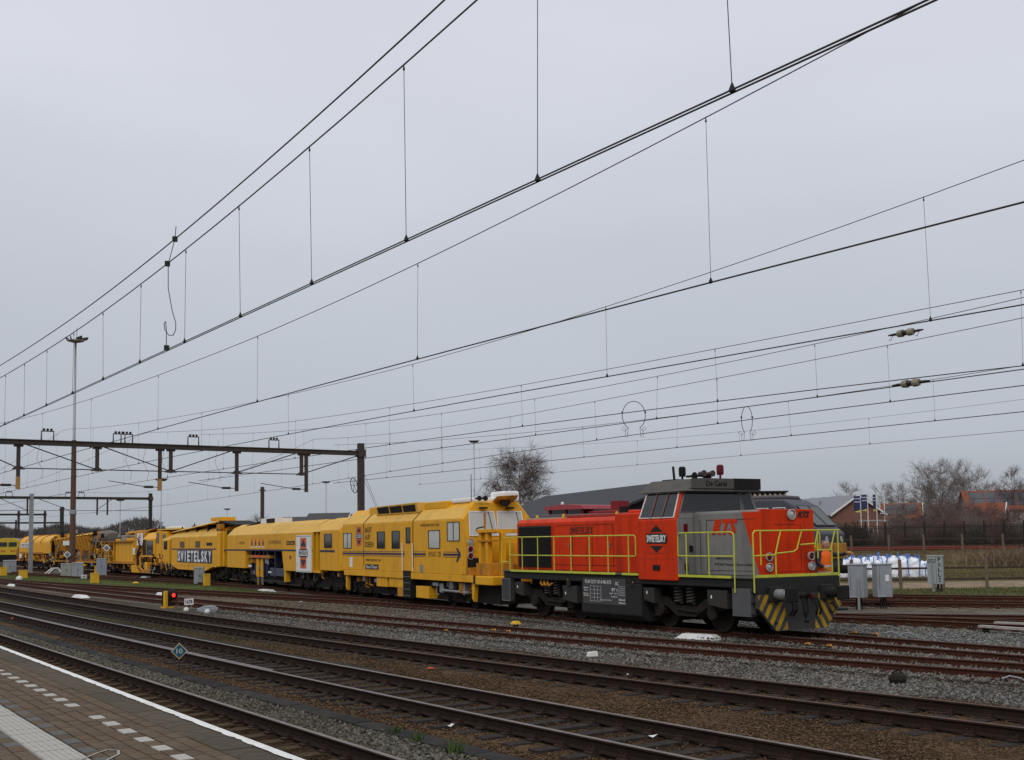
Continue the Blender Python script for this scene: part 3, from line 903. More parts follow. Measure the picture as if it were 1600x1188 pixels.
# cab
CX0, CX1 = 1.75, 3.5
bx('cab_lower', ORG, lo, CX0, CX1 - .02, -1.5, 1.5, 1.32, 2.98, bevel=.03)
bx('cab_front_wall', LGREY, lo, CX1 - .019, CX1 + .03, -1.47, 1.47, 1.48, 2.98)
MB().hexa([(CX1 - .05, -1.45, 2.982), (CX1 + .006, -1.45, 2.982), (CX1 + .006, 1.475, 2.982), (CX1 - .05, 1.475, 2.982), (CX1 - .11, -1.17, 3.755), (CX1 - .056, -1.17, 3.755), (CX1 - .056, 1.195, 3.755), (CX1 - .11, 1.195, 3.755)]).build('windscreen_surround', LGREY, lo)
CT = 3.76
cabup = MB().hexa([(CX0 + .02, -1.48, 2.98), (CX1, -1.48, 2.98), (CX1, 1.48, 2.98), (CX0 + .02, 1.48, 2.98), (CX0 + .08, -1.2, CT), (CX1 - .06, -1.2, CT), (CX1 - .06, 1.2, CT), (CX0 + .08, 1.2, CT)]).build('cab_upper', ORG, lo)
def cy(z): return -1.48 + .28 * (z - 2.98) / (CT - 2.98)
CABIN = M('cab_pillar_grey', (.13, .13, .125), .5)
fr = frame_ring(lo, 'window_frame', [(CX0 + .1, cy(3.03) - .006, 3.03), (CX1 - .16, cy(3.03) - .006, 3.03), (CX1 - .2, cy(3.7) - .006, 3.7), (CX0 + .16, cy(3.7) - .006, 3.7)], .04, .02, WHITE)
for k in range(3):
    w = (CX1 - CX0 - .26)
    u0, u1 = k / 3, (k + 1) / 3
    xa, xb = CX0 + .1 + (w) * u0 + .015, CX0 + .1 + w * u1 - .015
    pane(lo, 'window', [(xa, cy(3.03) - .004, 3.03), (xb, cy(3.03) - .004, 3.03), (xb - .02, cy(3.7) - .004, 3.7), (xa + .03, cy(3.7) - .004, 3.7)], GLASS)
    if k:
        MB().tube([(xa - .02, cy(2.98) - .03, 2.98), (xa + .01, cy(3.68) - .03, 3.68)], .016, 5).build('window_bar', CABIN, fr)
# front windscreens with glass one can look into
def cfx(z): return CX1 - .06 * (z - 2.98) / (CT - 2.98) + .014
def fw(name, y0, y1, y0t, y1t, z0=3.17, z1=3.7):
    q = [(cfx(z0), y0, z0), (cfx(z0), y1, z0), (cfx(z1), y1t, z1), (cfx(z1), y0t, z1)]
    p = pane(lo, name, q, GLASS); frame_ring(p, 'window_frame', q, .035, .012, LGREY)
fw('windscreen', -1.36, .78, -1.14, .72); fw('windscreen', .9, 1.3, .86, 1.1)
MB().add([(CX1 + .024, -1.44, 2.99), (CX1 + .024, 1.46, 2.99), (CX1 + .014, 1.41, 3.1), (CX1 + .014, -1.4, 3.1)], [(0, 1, 2, 3)]).build('window_sill', LGREY, lo)
ROOFM = M('cab_roof_brown_grey', (.075, .066, .058), .65, dirt=((.035, .03, .026), .7, 2.))
MB().hexa([(1.6, -1.3, 3.765), (3.8, -1.3, 3.765), (3.8, 1.22, 3.765), (1.6, 1.22, 3.765), (1.62, -.9, 4.07), (3.84, -.9, 4.07), (3.84, 1.05, 4.07), (1.62, 1.05, 4.07)]).build('cab_roof', ROOFM, lo, bevel=.03)
bx('roof_rim', M('roof_rim_grey', (.15, .14, .13), .6), lo, 1.58, 3.82, -1.32, 1.24, 3.72, 3.77, bevel=.01)
bx('roof_visor', BLK, lo, 3.8, 3.87, .25, 1.2, 3.775, 4.07)
text('De Carel', 3.864, -.38, 3.93, .72, .15, M('roof_lettering', (.008, .008, .008), .5, var=0), lo, FRONT, bold=.02)
bx('cab_fascia', M('fascia_grey', (.075, .072, .066), .6), lo, 3.8, 3.861, -1.2, .245, 3.79, 4.06)
# roof gear
MB().cyl((1.95, -.3, 4.06), (1.9, -.3, 4.5), .035, 8).build('aerial', BLK, lo)
bx('aerial_base', BLK, lo, 1.7, 2.3, -.55, 0, 4.055, 4.12)
for x, y, m in ((2.62, -.55, BLK), (3.7, -.1, M('beacon_red', (.11, .006, .014), .3, var=0))):
    MB().lathe([(.03, 0), (.03, .12), (.09, .12), (.1, .2), (.1, .36), (.07, .4)], (x, y, 4.05), 'z', 12).build('beacon', m, lo)
for x, y, dx in ((2.95, -.6, -.2), (3.25, -.5, .1), (3.35, -.45, .22)):
    MB().lathe([(.03, -.18), (.035, .05), (.06, .12), (.11, .17)], (x + .1, y, 4.16), 'y' if dx > 0 else 'x', 12).build('horn', BLK, lo)
for y in (-.75, -.45):
    MB().lathe([(.05, -.1), (.06, 0), (.09, .1), (.085, .12)], (3.7, y, 4.2), 'x', 14).build('roof_lamp', M('lamp_pinkish', (.06, .04, .04), .4), lo)
# front hood
MB().prism(hood_prof(.92, 1.476, 3.16, .05), 'x', 3.532, 6.1).build('front_hood', LGREY, lo, bevel=.03)
ofr = poly_plate(lo, 'orange_flank', [(5.45, 3.11), (6.06, 3.11), (6.06, 1.5)], -.921, ORG, .004)
MB().prism([(-.925, 1.478), (.925, 1.478), (.925, 3.11), (.88, 3.165), (-.88, 3.165), (-.925, 3.11)], 'x', 6.06, 6.115).build('hood_front', ORG, lo, bevel=.01)
poly_plate(lo, 'orange_flank', [(5.45, 3.11), (6.06, 3.11), (6.06, 1.5)], .925, ORG, .004)
MB().hexa([(5.45, -.86, 3.161), (6.06, -.86, 3.161), (6.06, .86, 3.161), (5.45, .86, 3.161), (5.45, -.86, 3.166), (6.06, -.86, 3.166), (6.06, .86, 3.166), (5.45, .86, 3.166)]).build('orange_top', ORG, lo)
for x in (3.78, 4.05, 5.1):
    bx('door_gap', SEAM, lo, x - .007, x + .007, -.926, -.917, 1.6, 2.92)
bx('door_gap', SEAM, lo, 4.05, 5.95, -.9265, -.917, 2.92, 2.934)
bx('door_gap', SEAM, lo, 4.05, 5.9, -.9265, -.917, 1.6, 1.61)
bx('cab_door', LGREY, lo, CX1 + .031, CX1 + .05, -1.42, -.96, 1.5, 2.95, bevel=.005)
bx('door_handle', BLK, lo, CX1 + .05, CX1 + .09, -1.12, -1.02, 2.1, 2.26)
bx('door_handle', BLK, lo, CX1 + .05, CX1 + .09, -1.3, -1.2, 1.6, 1.78)
bx('warning_plate', REDL, lo, CX1 + .05, CX1 + .056, -1.3, -1.16, 2.6, 2.84)
text('RTS', 4.78, -.93, 2.74, 1.02, .42, ORG, lo, bold=.05, shear=.35)
text('www.rts-rail.com', 4.72, -.928, 1.93, .62, .07, INK, lo)
text('RTS Rail Transport Service GmbH', 5.1, -.928, 1.76, 1.5, .075, INK, lo)
# front face: lamps and lettering
def lamp(par, y, z, r, glass, x=6.115, name='headlight'):
    o = MB().lathe([(r, 0), (r + .008, .05), (r * .9, .055), (r * .88, .02)], (x, y, z), 'x', 18).build(name, M('lamp_rim', (.42, .42, .4), .4), par)
    MB().lathe([(r * .88, .02), (r * .6, .035), (.01, .045)], (x, y, z), 'x', 18).build('lens', glass, o, smooth=True)
LIT = M('headlight_lens', (.5, .5, .48), .12, metal=.4, var=0)
lamp(lo, .14, 3.03, .13, LIT)
for y in (-.66, .78):
    lamp(lo, y, 1.96, .105, REDL, name='tail_light'); lamp(lo, y, 1.7, .105, LIT)
text('RTS', 6.118, .58, 3.03, .42, .17, INK, lo, FRONT, bold=.05, shear=.35)
for q in ([(-.45, 2.78), (.35, 2.78), (.35, 2.77), (-.45, 2.77)], [(-.45, 1.58), (.45, 1.58), (.45, 1.57), (-.45, 1.57)], [(.45, 2.78), (.46, 2.78), (.46, 1.58), (.45, 1.58)]):
    MB().prism(q, 'x', 6.112, 6.119).build('door_gap', SEAM, lo)
# cab logo
lg = poly_plate(lo, 'badge_frame', [(2.28, 2.04), (2.96, 2.04), (2.96, 2.86), (2.28, 2.86)], -1.5, M('badge_outline', (.25, .03, .01), .5), .003)
poly_plate(lg, 'badge_field', [(2.3, 2.06), (2.94, 2.06), (2.94, 2.84), (2.3, 2.84)], -1.502, ORG, .004)
for s in (-1, 1):
    poly_plate(lg, 'badge_triangle', [(2.32, 2.45 + s * .19), (2.92, 2.45 + s * .19), (2.62, 2.45 + s * .38)], -1.506, INK, .004)
poly_plate(lg, 'badge_band', [(2.14, 2.4), (2.2, 2.32), (3.04, 2.32), (3.1, 2.4), (3.1, 2.52), (3.04, 2.6), (2.2, 2.6), (2.14, 2.52)], -1.508, INK, .004)
text('SWIETELSKY', 2.62, -1.513, 2.46, .86, .2, WHITE, lg, bold=.03)
bx('side_lamp', BLK, lo, 2.45, 2.75, -1.53, -1.5, 1.6, 1.74)
bx('cab_seam', M('seam_orange_dark', (.3, .04, .01), .6), lo, 1.8, 3.45, -1.504, -1.498, 1.9, 1.912)
# handrails
def rail_t(name, pts, r=.018):
    return MB().tube(pts, r, 7).build(name, RAILY, lo)
def arch(x0, x1, y, z0, z1, r=.1, left=True, right=True):
    pts = []
    if left: pts += [(x0, y, z0), (x0, y, z1 - r), (x0 + r * .3, y, z1 - r * .3), (x0 + r, y, z1)]
    else: pts += [(x0, y, z1)]
    if right: pts += [(x1 - r, y, z1), (x1 - r * .3, y, z1 - r * .3), (x1, y, z1 - r), (x1, y, z0)]
    else: pts += [(x1, y, z1)]
    return pts
for sy in (-1.48, 1.48):
    rail_t('handrail', arch(-5.38, 1.62, sy, 1.98, 2.56, .08, True, True) + [(1.54, sy, 1.97), (-5.38, sy, 1.97)])
    for x in (-5.36, -4.58, -3.62, -2.65, -1.69, -.69, .27, 1.28):
        rail_t('rail_post', [(x, sy, 1.45), (x, sy, 2.55)], .018)
    rail_t('handrail', arch(3.52, 5.76, sy, 2.0, 2.6, .1) + [(5.76, sy, 1.08)])
    rail_t('handrail', [(3.52, sy, 1.99), (5.76, sy, 1.99)])
    for x in (3.87, 4.78):
        rail_t('rail_post', [(x, sy, 1.47), (x, sy, 2.6)], .018)
    # rear steps
    rail_t('handrail', [(-5.92, sy, 1.3), (-5.92, sy, 2.45), (-5.84, sy, 2.55), (-5.38, sy, 2.55)])
    rail_t('handrail', [(-5.92, sy, 1.75), (-5.4, sy, 1.75)], .016)
Yf = 6.47
for pts, r_ in (([(-1.48, 1.1), (-1.48, 2.55), (-1.42, 2.62), (1.46, 2.62)], .02), ([(-1.24, 1.78), (-1.24, 2.62)], .017), ([(-1.48, 2.0), (-.75, 2.02)], .018), ([(-.75, 1.5), (-.75, 2.05), (-.565, 2.61)], .018),
        ([(-.75, 2.05), (-.15, 2.09), (-.03, 2.15), (.15, 2.61)], .018), ([(.1, 2.26), (.61, 2.28)], .018), ([(.7, 2.61), (.59, 2.18), (.66, 2.11), (1.18, 2.12)], .018), ([(.69, 2.61), (.69, 1.9)], .016),
        ([(1.31, 2.61), (1.15, 2.12)], .018), ([(1.41, 2.61), (1.41, 1.1)], .02), ([(1.18, 2.12), (1.18, 1.52)], .018)):
    rail_t('front_handrail', [(Yf, y, z) for y, z in pts], r_)
# step wells
for sy in (-1, 1):
    y0, y1 = sorted((sy * 1.46, sy * 1.3))
    bx('step_panel', M('step_panel_grey', (.085, .085, .085), .6), lo, 5.62, 6.3, y0, y1, .5, 1.2)
    bx('step_panel', M('step_panel_dark', (.045, .045, .044), .65), lo, -5.95, -5.4, y0, y1, .45, 1.2)
    for z in (.55, .85, 1.12):
        bx('step', DGREY, lo, 6.3, 6.42, y0, y1, z, z + .03)
    frame_ring(lo, 'step_frame', [(-5.93, sy * 1.465, .48), (-5.42, sy * 1.465, .48), (-5.42, sy * 1.465, 1.18), (-5.93, sy * 1.465, 1.18)], .02, .012, GALV)
# tank with its table of figures
MB().prism([(-1.42, .3), (-1.42, 1.2), (1.42, 1.2), (1.42, .3), (1.2, .13), (-1.2, .13)], 'x', -1.25, 1.75).build('fuel_tank', DGREY, lo, bevel=.03)
pl = bx('data_panel', M('data_panel_grey', (.055, .055, .056), .65), lo, -1.13, 1.03, -1.43, -1.421, .56, 1.32)
text('92 84 2275 101-0 NL-RTS', -.35, -1.432, 1.21, 1.35, .1, WHITE, pl)
text('UC', .62, -1.432, 1.18, .16, .1, WHITE, pl)
for i, (x, z, w, h, s) in enumerate([(-.98, 1.03, .24, .04, 'Gewicht'), (-.98, .96, .2, .04, 'Masse'), (-.98, .86, .24, .04, 'Bremse'), (-.95, .8, .3, .04, 'Handbremse'), (.5, 1.0, .3, .09, '87 t'), (.45, .89, .4, .05, 'LuP 14,7'), (.48, .8, .3, .05, 'R 60 m'), (.05, .69, .6, .03, 'Kraftstoff 3150 L'), (.85, .72, .3, .06, '80 km/h'), (.85, .63, .32, .05, '100 km/h')]):
    text(s, x, -1.432, z, w, h, WHITE, pl)
for k in range(5):
    bx('table_line', WHITE, pl, -.76, -.2, -1.434, -1.43, .64 + k * .11, .646 + k * .11)
for x in (-.76, -.55, -.38, -.2):
    bx('table_line', WHITE, pl, x, x + .005, -1.434, -1.43, .64, 1.08)
for k in range(6):
    bx('table_line', WHITE, pl, .68, 1.0, -1.434, -1.43, .84 + k * .05, .847 + k * .05)
# bogies and gear
bx('underside_dark_block', BLK, lo, -5.4, 5.6, -.62, .62, .3, 1.2)  # black block added to darken the gaps between bogies and tank
bogie(lo, -3.3, 2.2, .5, 1.12, .66); bogie(lo, 3.34, 2.24, .5, 1.12, .66)
SANDB = M('sandbox_grey', (.034, .032, .029), .75, dirt=((.03, .024, .02), .6, 2.), spec=.25)
for x0, x1, z0, z1 in ((4.55, 5.3, .72, 1.12), (1.8, 2.25, .75, 1.1), (-5.25, -4.75, .72, 1.1), (-2.35, -1.6, .6, 1.05)):
    for sy in (-1, 1):
        y0, y1 = sorted((sy * 1.36, sy * 1.05))
        MB().hexa([(x0, y0, z0), (x1, y0, z0 - .08), (x1, y1, z0 - .08), (x0, y1, z0), (x0 - .04, y0, z1), (x1, y0, z1), (x1, y1, z1), (x0 - .04, y1, z1)]).build('sandbox', SANDB, lo, bevel=.02)
        bx('sandbox_label', WHITE, lo, x0 + .12, x0 + .17, *sorted((sy * 1.361, sy * 1.366)), z0 + .18, z0 + .26)
for x, m in ((-3.7, SIGY), (-3.5, SIGY), (-3.3, SIGY)):
    MB().tube([(x, -1.3, 1.22), (x + .04, -1.36, 1.08), (x + .16, -1.36, 1.02), (x + .3, -1.34, 1.1)], .035, 6).build('valve_pipe', YELD, lo)
for x in (-2.0, 1.35):
    bx('side_reflector', M('amber_reflector', (.4, .16, .02), .3), lo, x, x + .05, -1.43, -1.421, 1.22, 1.27)
    bx('reflector_plate', DGREY, lo, x - .08, x + .13, -1.42, -1.38, 1.05, 1.3)
MB().tube([(-1.2, -1.0, .35), (2.2, -1.0, .32)], .02, 5).build('brake_pipe', STEEL, lo)
# headstock, snow plough, buffers
bx('headstock', DGREY, lo, 6.4, 6.5, -1.4, 1.4, .8, 1.44, bevel=.01)
PLOW = M('plough_grey', (.05, .048, .046), .65, dirt=((.035, .025, .018), .6, 2.), spec=.25)
MB().prism([(-1.42, 1.05), (1.42, 1.05), (1.42, .72), (.85, .14), (-.85, .14), (-1.42, .72)], 'x', 6.42, 6.52).build('plough', PLOW, lo)
HZ = M('hazard_yellow', (.4, .24, .015), .65, dirt=((.08, .055, .03), .9, 2.5), var=.2)
def clip_band(s, k0, k1):
    # stripes rise towards the outside; the band y-z in [k0, k1] cut by the plough outline on one side
    poly = [(.62, 1.04), (1.41, 1.04), (1.41, .73), (.84, .15), (.45, .15), (.5, .5)]
    def cut(P, f):
        Q = []
        for i in range(len(P)):
            A, B = P[i], P[(i + 1) % len(P)]; a, b = f(A), f(B)
            if a >= 0: Q.append(A)
            if a * b < 0:
                t = a / (a - b); Q.append((A[0] + (B[0] - A[0]) * t, A[1] + (B[1] - A[1]) * t))
        return Q
    g = lambda p: p[0] * .85 + p[1] * 0 - p[1] * -.55
    P = cut(poly, lambda p: g(p) - k0); P = cut(P, lambda p: k1 - g(p)) if P else P
    return [(s * y, z) for y, z in P]
for s in (-1, 1):
    k = .5
    while k < 1.9:
        P = clip_band(s, k, k + .12)
        if len(P) > 2: MB().prism(P, 'x', 6.521, 6.527).build('hazard_stripe', HZ, lo)
        k += .24
for s in (-1, 1):
    b = MB().cyl((6.5, s * .87, 1.05), (6.9, s * .87, 1.05), .13, 14).cyl((6.7, s * .87, 1.05), (7.1, s * .87, 1.05), .1, 14)
    o = b.build('buffer', DGREY if s > 0 else GALV, lo)
    MB().box(7.08, 7.14, s * .87 - .21, s * .87 + .21, .87, 1.23).build('buffer_plate', BLK, o, bevel=.05)
    MB().box(6.5, 6.62, s * .87 - .22, s * .87 + .22, .86, 1.24).build('buffer_base', DGREY, o, bevel=.02)
    for dy in (.3, .42):
        MB().tube([(6.52, s * dy, .95), (6.68, s * (dy + .02), .9), (6.74, s * (dy + .05), .65), (6.64, s * (dy + .1), .5)], .028, 7).build('brake_hose', BLK, lo)
    MB().cyl((6.5, s * .3, .97), (6.6, s * .3, .97), .05, 8).build('hose_cock', STEEL if s < 0 else REDL, lo)
MB().tube([(6.5, 0, .98), (6.72, 0, .98), (6.82, 0, 1.05), (6.8, 0, 1.12)], .06, 8).build('coupling_hook', BLK, lo)
MB().tube([(6.66, .06, .95), (6.7, .07, .6), (6.68, 0, .45), (6.7, -.07, .6), (6.66, -.06, .95)], .03, 7).build('coupling_link', BLK, lo)
for y0 in (-.9, .1, .62):
    bx('plough_slot', BLK, lo, 6.52, 6.525, y0, y0 + .16, .3, .36)
MB().tube([(6.53, .95, .62), (6.6, 1.0, .5), (6.6, 1.12, .62), (6.55, 1.05, .78), (6.53, .98, .75)], .022, 6).build('cable', BLK, lo)
for s in (-1, 1):
    bx('rear_buffer', BLK, lo, -6.45, -5.9, s * .87 - .12, s * .87 + .12, .95, 1.18)

# ------------------------------------------------------------------ yellow measuring car next to the locomotive
def car_prof(hw, z0, ze, zc, zt, yc, yt):
    return [(-hw, z0), (hw, z0), (hw, ze), (yc, zc), (yt, zt), (-yt, zt), (-yc, zc), (-hw, ze)]
def small_gear(par, x0, x1, y, n, seed, mats, z0=.35, z1=.95):
    """pipes, valves and boxes hung under a machine frame, each a part"""
    rnd = random.Random(seed)
    for i in range(n):
        x = x0 + (x1 - x0) * (i + rnd.random()) / n; w = rnd.uniform(.12, .5); h = rnd.uniform(.12, .42); zt = z1 - rnd.uniform(0, .1)
        m = rnd.choice(mats)
        if rnd.random() < .55:
            bx('gear_box', m, par, x, x + w, y + rnd.uniform(0, .1), y + .45, zt - h, zt, bevel=.01)
        else:
            z = zt - h
            MB().tube([(x, y + .1, zt), (x + .03, y + .08, z), (x + w, y + .1, z - .03)], rnd.uniform(.018, .04), 6).build('pipe', m, par)

c, a = pose(T5, 38.5, 47)
em = thing('track_measuring_car', 'yellow survey car with navy stripe and white blinds coupled behind the locomotive', 'rail vehicle', c, a)
MB().prism(car_prof(1.4, 1.22, 3.26, 3.66, 3.9, 1.0, .7), 'x', -6.35, 6.6).build('body', YEL, em, bevel=.03)
MB().hexa([(6.6, -1.4, 1.24), (6.95, -1.38, 1.24), (6.95, 1.38, 1.24), (6.6, 1.4, 1.24), (6.6, -1.4, 2.55), (6.95, -1.38, 2.55), (6.95, 1.38, 2.55), (6.6, 1.4, 2.55)]).build('front_wall', YEL, em, bevel=.02)
MB().hexa([(6.602, -1.398, 2.552), (6.95, -1.38, 2.552), (6.95, 1.38, 2.552), (6.602, 1.398, 2.552), (6.602, -1.398, 3.25), (6.825, -1.36, 3.25), (6.825, 1.36, 3.25), (6.602, 1.398, 3.25)]).hexa([(6.602, -1.398, 3.25), (6.825, -1.36, 3.25), (6.825, 1.36, 3.25), (6.602, 1.398, 3.25), (6.602, -.98, 3.88), (6.72, -.9, 3.84), (6.72, .9, 3.84), (6.602, .98, 3.88)]).build('cab_brow', YEL, em, kind=None)
# roof skin in a paler yellow than the sides, in bays
for x0, x1 in ((-6.34, -3.56), (-3.5, 2.08), (2.14, 6.58)):
    for s in (-1, 1):
        MB().hexa([(x0, s * 1.395, 3.275), (x1, s * 1.395, 3.275), (x1, s * 1.0, 3.672), (x0, s * 1.0, 3.672), (x0, s * 1.385, 3.285), (x1, s * 1.385, 3.285), (x1, s * .99, 3.682), (x0, s * .99, 3.682)]).build('roof_panel', YELR, em)
for x in (-3.53, 2.11):
    bx('body_seam', SEAM, em, x - .03, x + .03, -1.406, -1.39, 1.4, 3.26)
    MB().hexa([(x - .03, -1.4, 3.27), (x + .03, -1.4, 3.27), (x + .03, -1.0, 3.675), (x - .03, -1.0, 3.675), (x - .03, -1.4, 3.29), (x + .03, -1.4, 3.29), (x + .03, -1.0, 3.695), (x - .03, -1.0, 3.695)]).build('body_seam', SEAM, em)
bx('side_sill', YEL, em, -6.1, 7.75, -1.42, 1.42, .98, 1.221, bevel=.015)
bx('front_platform', YEL, em, 7.76, 9.2, -1.42, 1.42, .92, 1.22, bevel=.03)
bx('sill_gap', SEAM, em, 7.7, 7.85, -1.43, -1.41, .95, 1.25)
STR = NAVY
for x0, x1 in ((-6.34, 3.39), (5.04, 6.6)):
    bx('stripe', STR, em, x0, x1, -1.4065, -1.4, 1.92, 2.0)
    for z in (2.045, 1.86):
        bx('stripe', STR, em, x0, x1, -1.4065, -1.4, z, z + .02)
poly_plate(em, 'arrow_head', [(6.2, 2.2), (6.35, 2.2), (6.62, 1.97), (6.35, 1.7), (6.2, 1.7), (6.42, 1.97)], -1.4, STR, .0075)
for x0, x1, z0, z1, m, sp in ((-6.16, -5.15, 2.21, 2.86, BLIND, 1), (-1.84, -1.0, 2.21, 2.87, GLASS, 0), (-.13, .68, 2.21, 2.88, GLASS, 0), (3.7, 4.73, 2.21, 2.86, BLIND, 0), (5.47, 6.5, 2.48, 3.14, BLIND, 1)):
    side_win(em, x0, x1, z0, z1, -1.4, m, M('rubber_seal', (.02, .02, .02), .7), .045, sp)
diamond_logo(em, -4.14, 2.72, .92, .84, -1.401, (NAVY, LOGOR))
for i, s in enumerate(('BAUT', 'AUF', 'IDEEN')):
    text(s, -2.95 + (.12 if i == 2 else 0) - (.1 if i == 1 else 0), -1.402, 2.98 - i * .31, (.82, .62, 1.02)[i], .24, INK, em, bold=.01)
text('WWW.SWIETELSKY.COM', -2.36, -1.402, 1.68, 1.8, .1, INK, em)
text('WWW.SWIETELSKY.COM', 3.78, -1.402, 3.08, 1.8, .1, INK, em)
text('EM-SAT 120', 4.24, -1.402, 1.97, 1.15, .2, INK, em)
pl = bx('maker_plate', INK, em, -3.33, -1.72, -1.408, -1.4, 1.29, 1.5)
text('Plasser & Theurer', -2.52, -1.412, 1.395, 1.4, .14, WHITE, pl)
bx('sliding_door', YEL, em, 1.24, 2.06, -1.412, -1.4, 1.24, 3.2, bevel=.005)
side_win(em, 1.44, 1.84, 2.43, 2.99, -1.412, GLASS, MATS['rubber_seal'], .045)
for x in (1.12, 2.2):
    MB().tube([(x, -1.46, 1.3), (x, -1.47, 2.4)], .02, 6).build('grab_rail', WHITE, em)
bx('service_notice', WHITE, em, -5.35, -5.0, -1.406, -1.4, 1.35, 1.8)
bx('fuse_box', GALV, em, 2.85, 3.1, -1.43, -1.4, 1.26, 1.55)
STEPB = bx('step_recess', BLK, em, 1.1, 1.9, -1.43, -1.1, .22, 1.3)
for z in (.3, .55, .8, 1.05):
    bx('step', STEEL, STEPB, 1.14, 1.86, -1.45, -1.2, z, z + .03)
# front face windows, lamps
def fx(z): return 6.956 if z < 3.1 else 6.95 - .23 * (z - 3.1) / .74 + .008
for y0, y1 in ((-1.12, -.16), (.02, .98)):
    q = [(6.945, y0 - .05, 2.66), (6.945, y1 + .05, 2.66), (6.788, y1, 3.5), (6.788, y0, 3.5)]
    p = pane(em, 'windscreen', q, BLIND); frame_ring(p, 'window_frame', q, .05, .02, WHITE)
    MB().tube([(6.99, y1 - .3, 3.5), (7.0, y1 - .12, 2.8)], .015, 5).build('wiper', BLK, p)
for z, m in ((2.42, LIT), (2.16, REDL), (1.92, REDL)):
    for y in (-1.18, 1.18):
        lamp(em, y, z, .12, m, 6.95)
# roof equipment
eq = MB().hexa([(-2.7, -1.12, 3.6), (2.05, -1.12, 3.6), (2.05, 1.1, 3.6), (-2.7, 1.1, 3.6), (-2.4, -1.2, 3.98), (2.0, -1.2, 4.02), (2.0, 1.1, 4.02), (-2.4, 1.1, 3.98)]).build('roof_cooler', YELR, em, bevel=.02)
for k in range(3):
    x0 = -2.4 + k * 1.45
    MB().hexa([(x0, -1.14, 3.66), (x0 + 1.3, -1.14, 3.66), (x0 + 1.3, -1.0, 3.66), (x0, -1.0, 3.66), (x0 + .02, -1.215, 3.92), (x0 + 1.3, -1.215, 3.94), (x0 + 1.3, -1.0, 3.94), (x0 + .02, -1.0, 3.92)]).build('cooler_vent', BLK, eq)
bx('roof_box', YEL, em, 2.2, 4.4, -.95, .95, 3.7, 4.0, bevel=.04)
bx('air_conditioner', WHITE, em, 4.5, 6.3, -.8, .5, 3.88, 4.05, bevel=.05)
bx('air_conditioner', WHITE, em, 5.6, 6.7, .3, 1.0, 3.88, 4.28, bevel=.08)
bx('roof_box', YEL, em, -3.9, -3.0, -1.0, -.3, 3.66, 3.98, bevel=.02)
bx('roof_vent', BLK, em, -2.95, -2.75, -1.0, -.4, 3.66, 3.96)
for y in (-.75, -.5):
    MB().lathe([(.03, -.2), (.05, 0), (.1, .12)], (6.75, y, 4.0), 'x', 10).build('horn', BLK, em)
MB().cyl((6.5, -.9, 3.88), (6.5, -.9, 4.9), .014, 5).build('aerial', BLK, em)
MB().hexa([(6.6, -.05, 3.78), (7.15, -.15, 3.95), (7.1, .65, 3.95), (6.6, .6, 3.78), (6.55, -.1, 3.9), (7.2, -.2, 4.08), (7.2, .7, 4.12), (6.55, .65, 3.95)]).build('searchlight_hood', YELD, em, bevel=.03)
MB().lathe([(.16, -.1), (.18, .05), (.1, .08)], (7.0, .22, 3.86), 'x', 14).build('searchlight', BLK, em)
for y in (-.6, .5):
    bx('windscreen_visor', BLK, em, 6.8, 6.95, y - .14, y + .14, 3.62, 3.68)
# crane frame on the front platform
bx('crane_base', YELD, em, 7.35, 8.5, -1.15, -.2, 1.221, 1.66, bevel=.02)
bx('crane_base', YELD, em, 7.5, 8.4, .3, 1.1, 1.221, 1.6, bevel=.02)
for x, y in ((7.55, -1.0), (8.1, -1.0), (8.3, -.55), (8.0, .9)):
    bx('crane_post', YEL, em, x - .09, x + .09, y - .09, y + .09, 1.66, 2.74, bevel=.01)
MB().cyl((7.85, -1.0, 1.66), (7.85, -1.0, 2.8), .06, 10).build('lift_cylinder', YELD, em)
bx('crane_beam', YEL, em, 7.4, 8.5, -1.15, -.8, 2.74, 2.86, bevel=.01)
bx('crane_beam', YEL, em, 8.0, 8.3, -.8, 1.25, 2.72, 2.86, bevel=.01)
bx('crane_beam', YELD, em, 7.4, 8.5, -1.12, -.85, 2.42, 2.48)
MB().cyl((7.7, -.95, 2.86), (7.7, -.95, 3.45), .04, 8).build('spindle', YELD, em)
MB().tube([(7.3, -1.1, 2.8), (7.45, -1.15, 2.9), (7.7, -1.0, 2.95)], .025, 6).build('hose', BLK, em)
bx('front_locker', YELD, em, 6.97, 7.35, -1.36, 1.0, 1.221, 1.5)
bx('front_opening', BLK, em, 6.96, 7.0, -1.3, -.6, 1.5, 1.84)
bx('control_desk', YEL, em, 7.1, 7.3, .2, 1.2, 1.3, 2.4, bevel=.02)
for s in (-1, 1):
    MB().cyl((9.2, s * .87, 1.05), (9.55, s * .87, 1.05), .13, 12).build('buffer', BLK, em)
# underside
for x0, x1, z0, z1, m in ((-2.09, -1.5, .58, .98, YEL), (-1.44, -.83, .58, .98, YEL), (-.62, 1.0, .6, .98, YEL), (.31, .96, .24, .6, YELD), (2.28, 3.53, .26, .72, YEL)):
    bx('equipment_box', m, em, x0, x1, -1.36, -.8, z0, z1, bevel=.015)
for x in (-6.05, 7.4):
    MB().hexa([(x, -1.34, .42), (x + .16, -1.34, .3), (x + .16, -1.2, .3), (x, -1.2, .42), (x, -1.34, .98), (x + .25, -1.34, .98), (x + .25, -1.2, .98), (x, -1.2, .98)]).build('steps_bracket', YEL, em)
small_gear(em, -5.6, -2.2, -1.25, 10, 3, [BLK, BOGIE, GALV, YELD]); small_gear(em, 3.4, 7.2, -1.3, 14, 4, [BLK, YELD, GALV, BOGIE, YELD])
MB().cyl((4.6, -1.25, .62), (6.9, -1.25, .6), .05, 8).build('pipe', GALV, em)
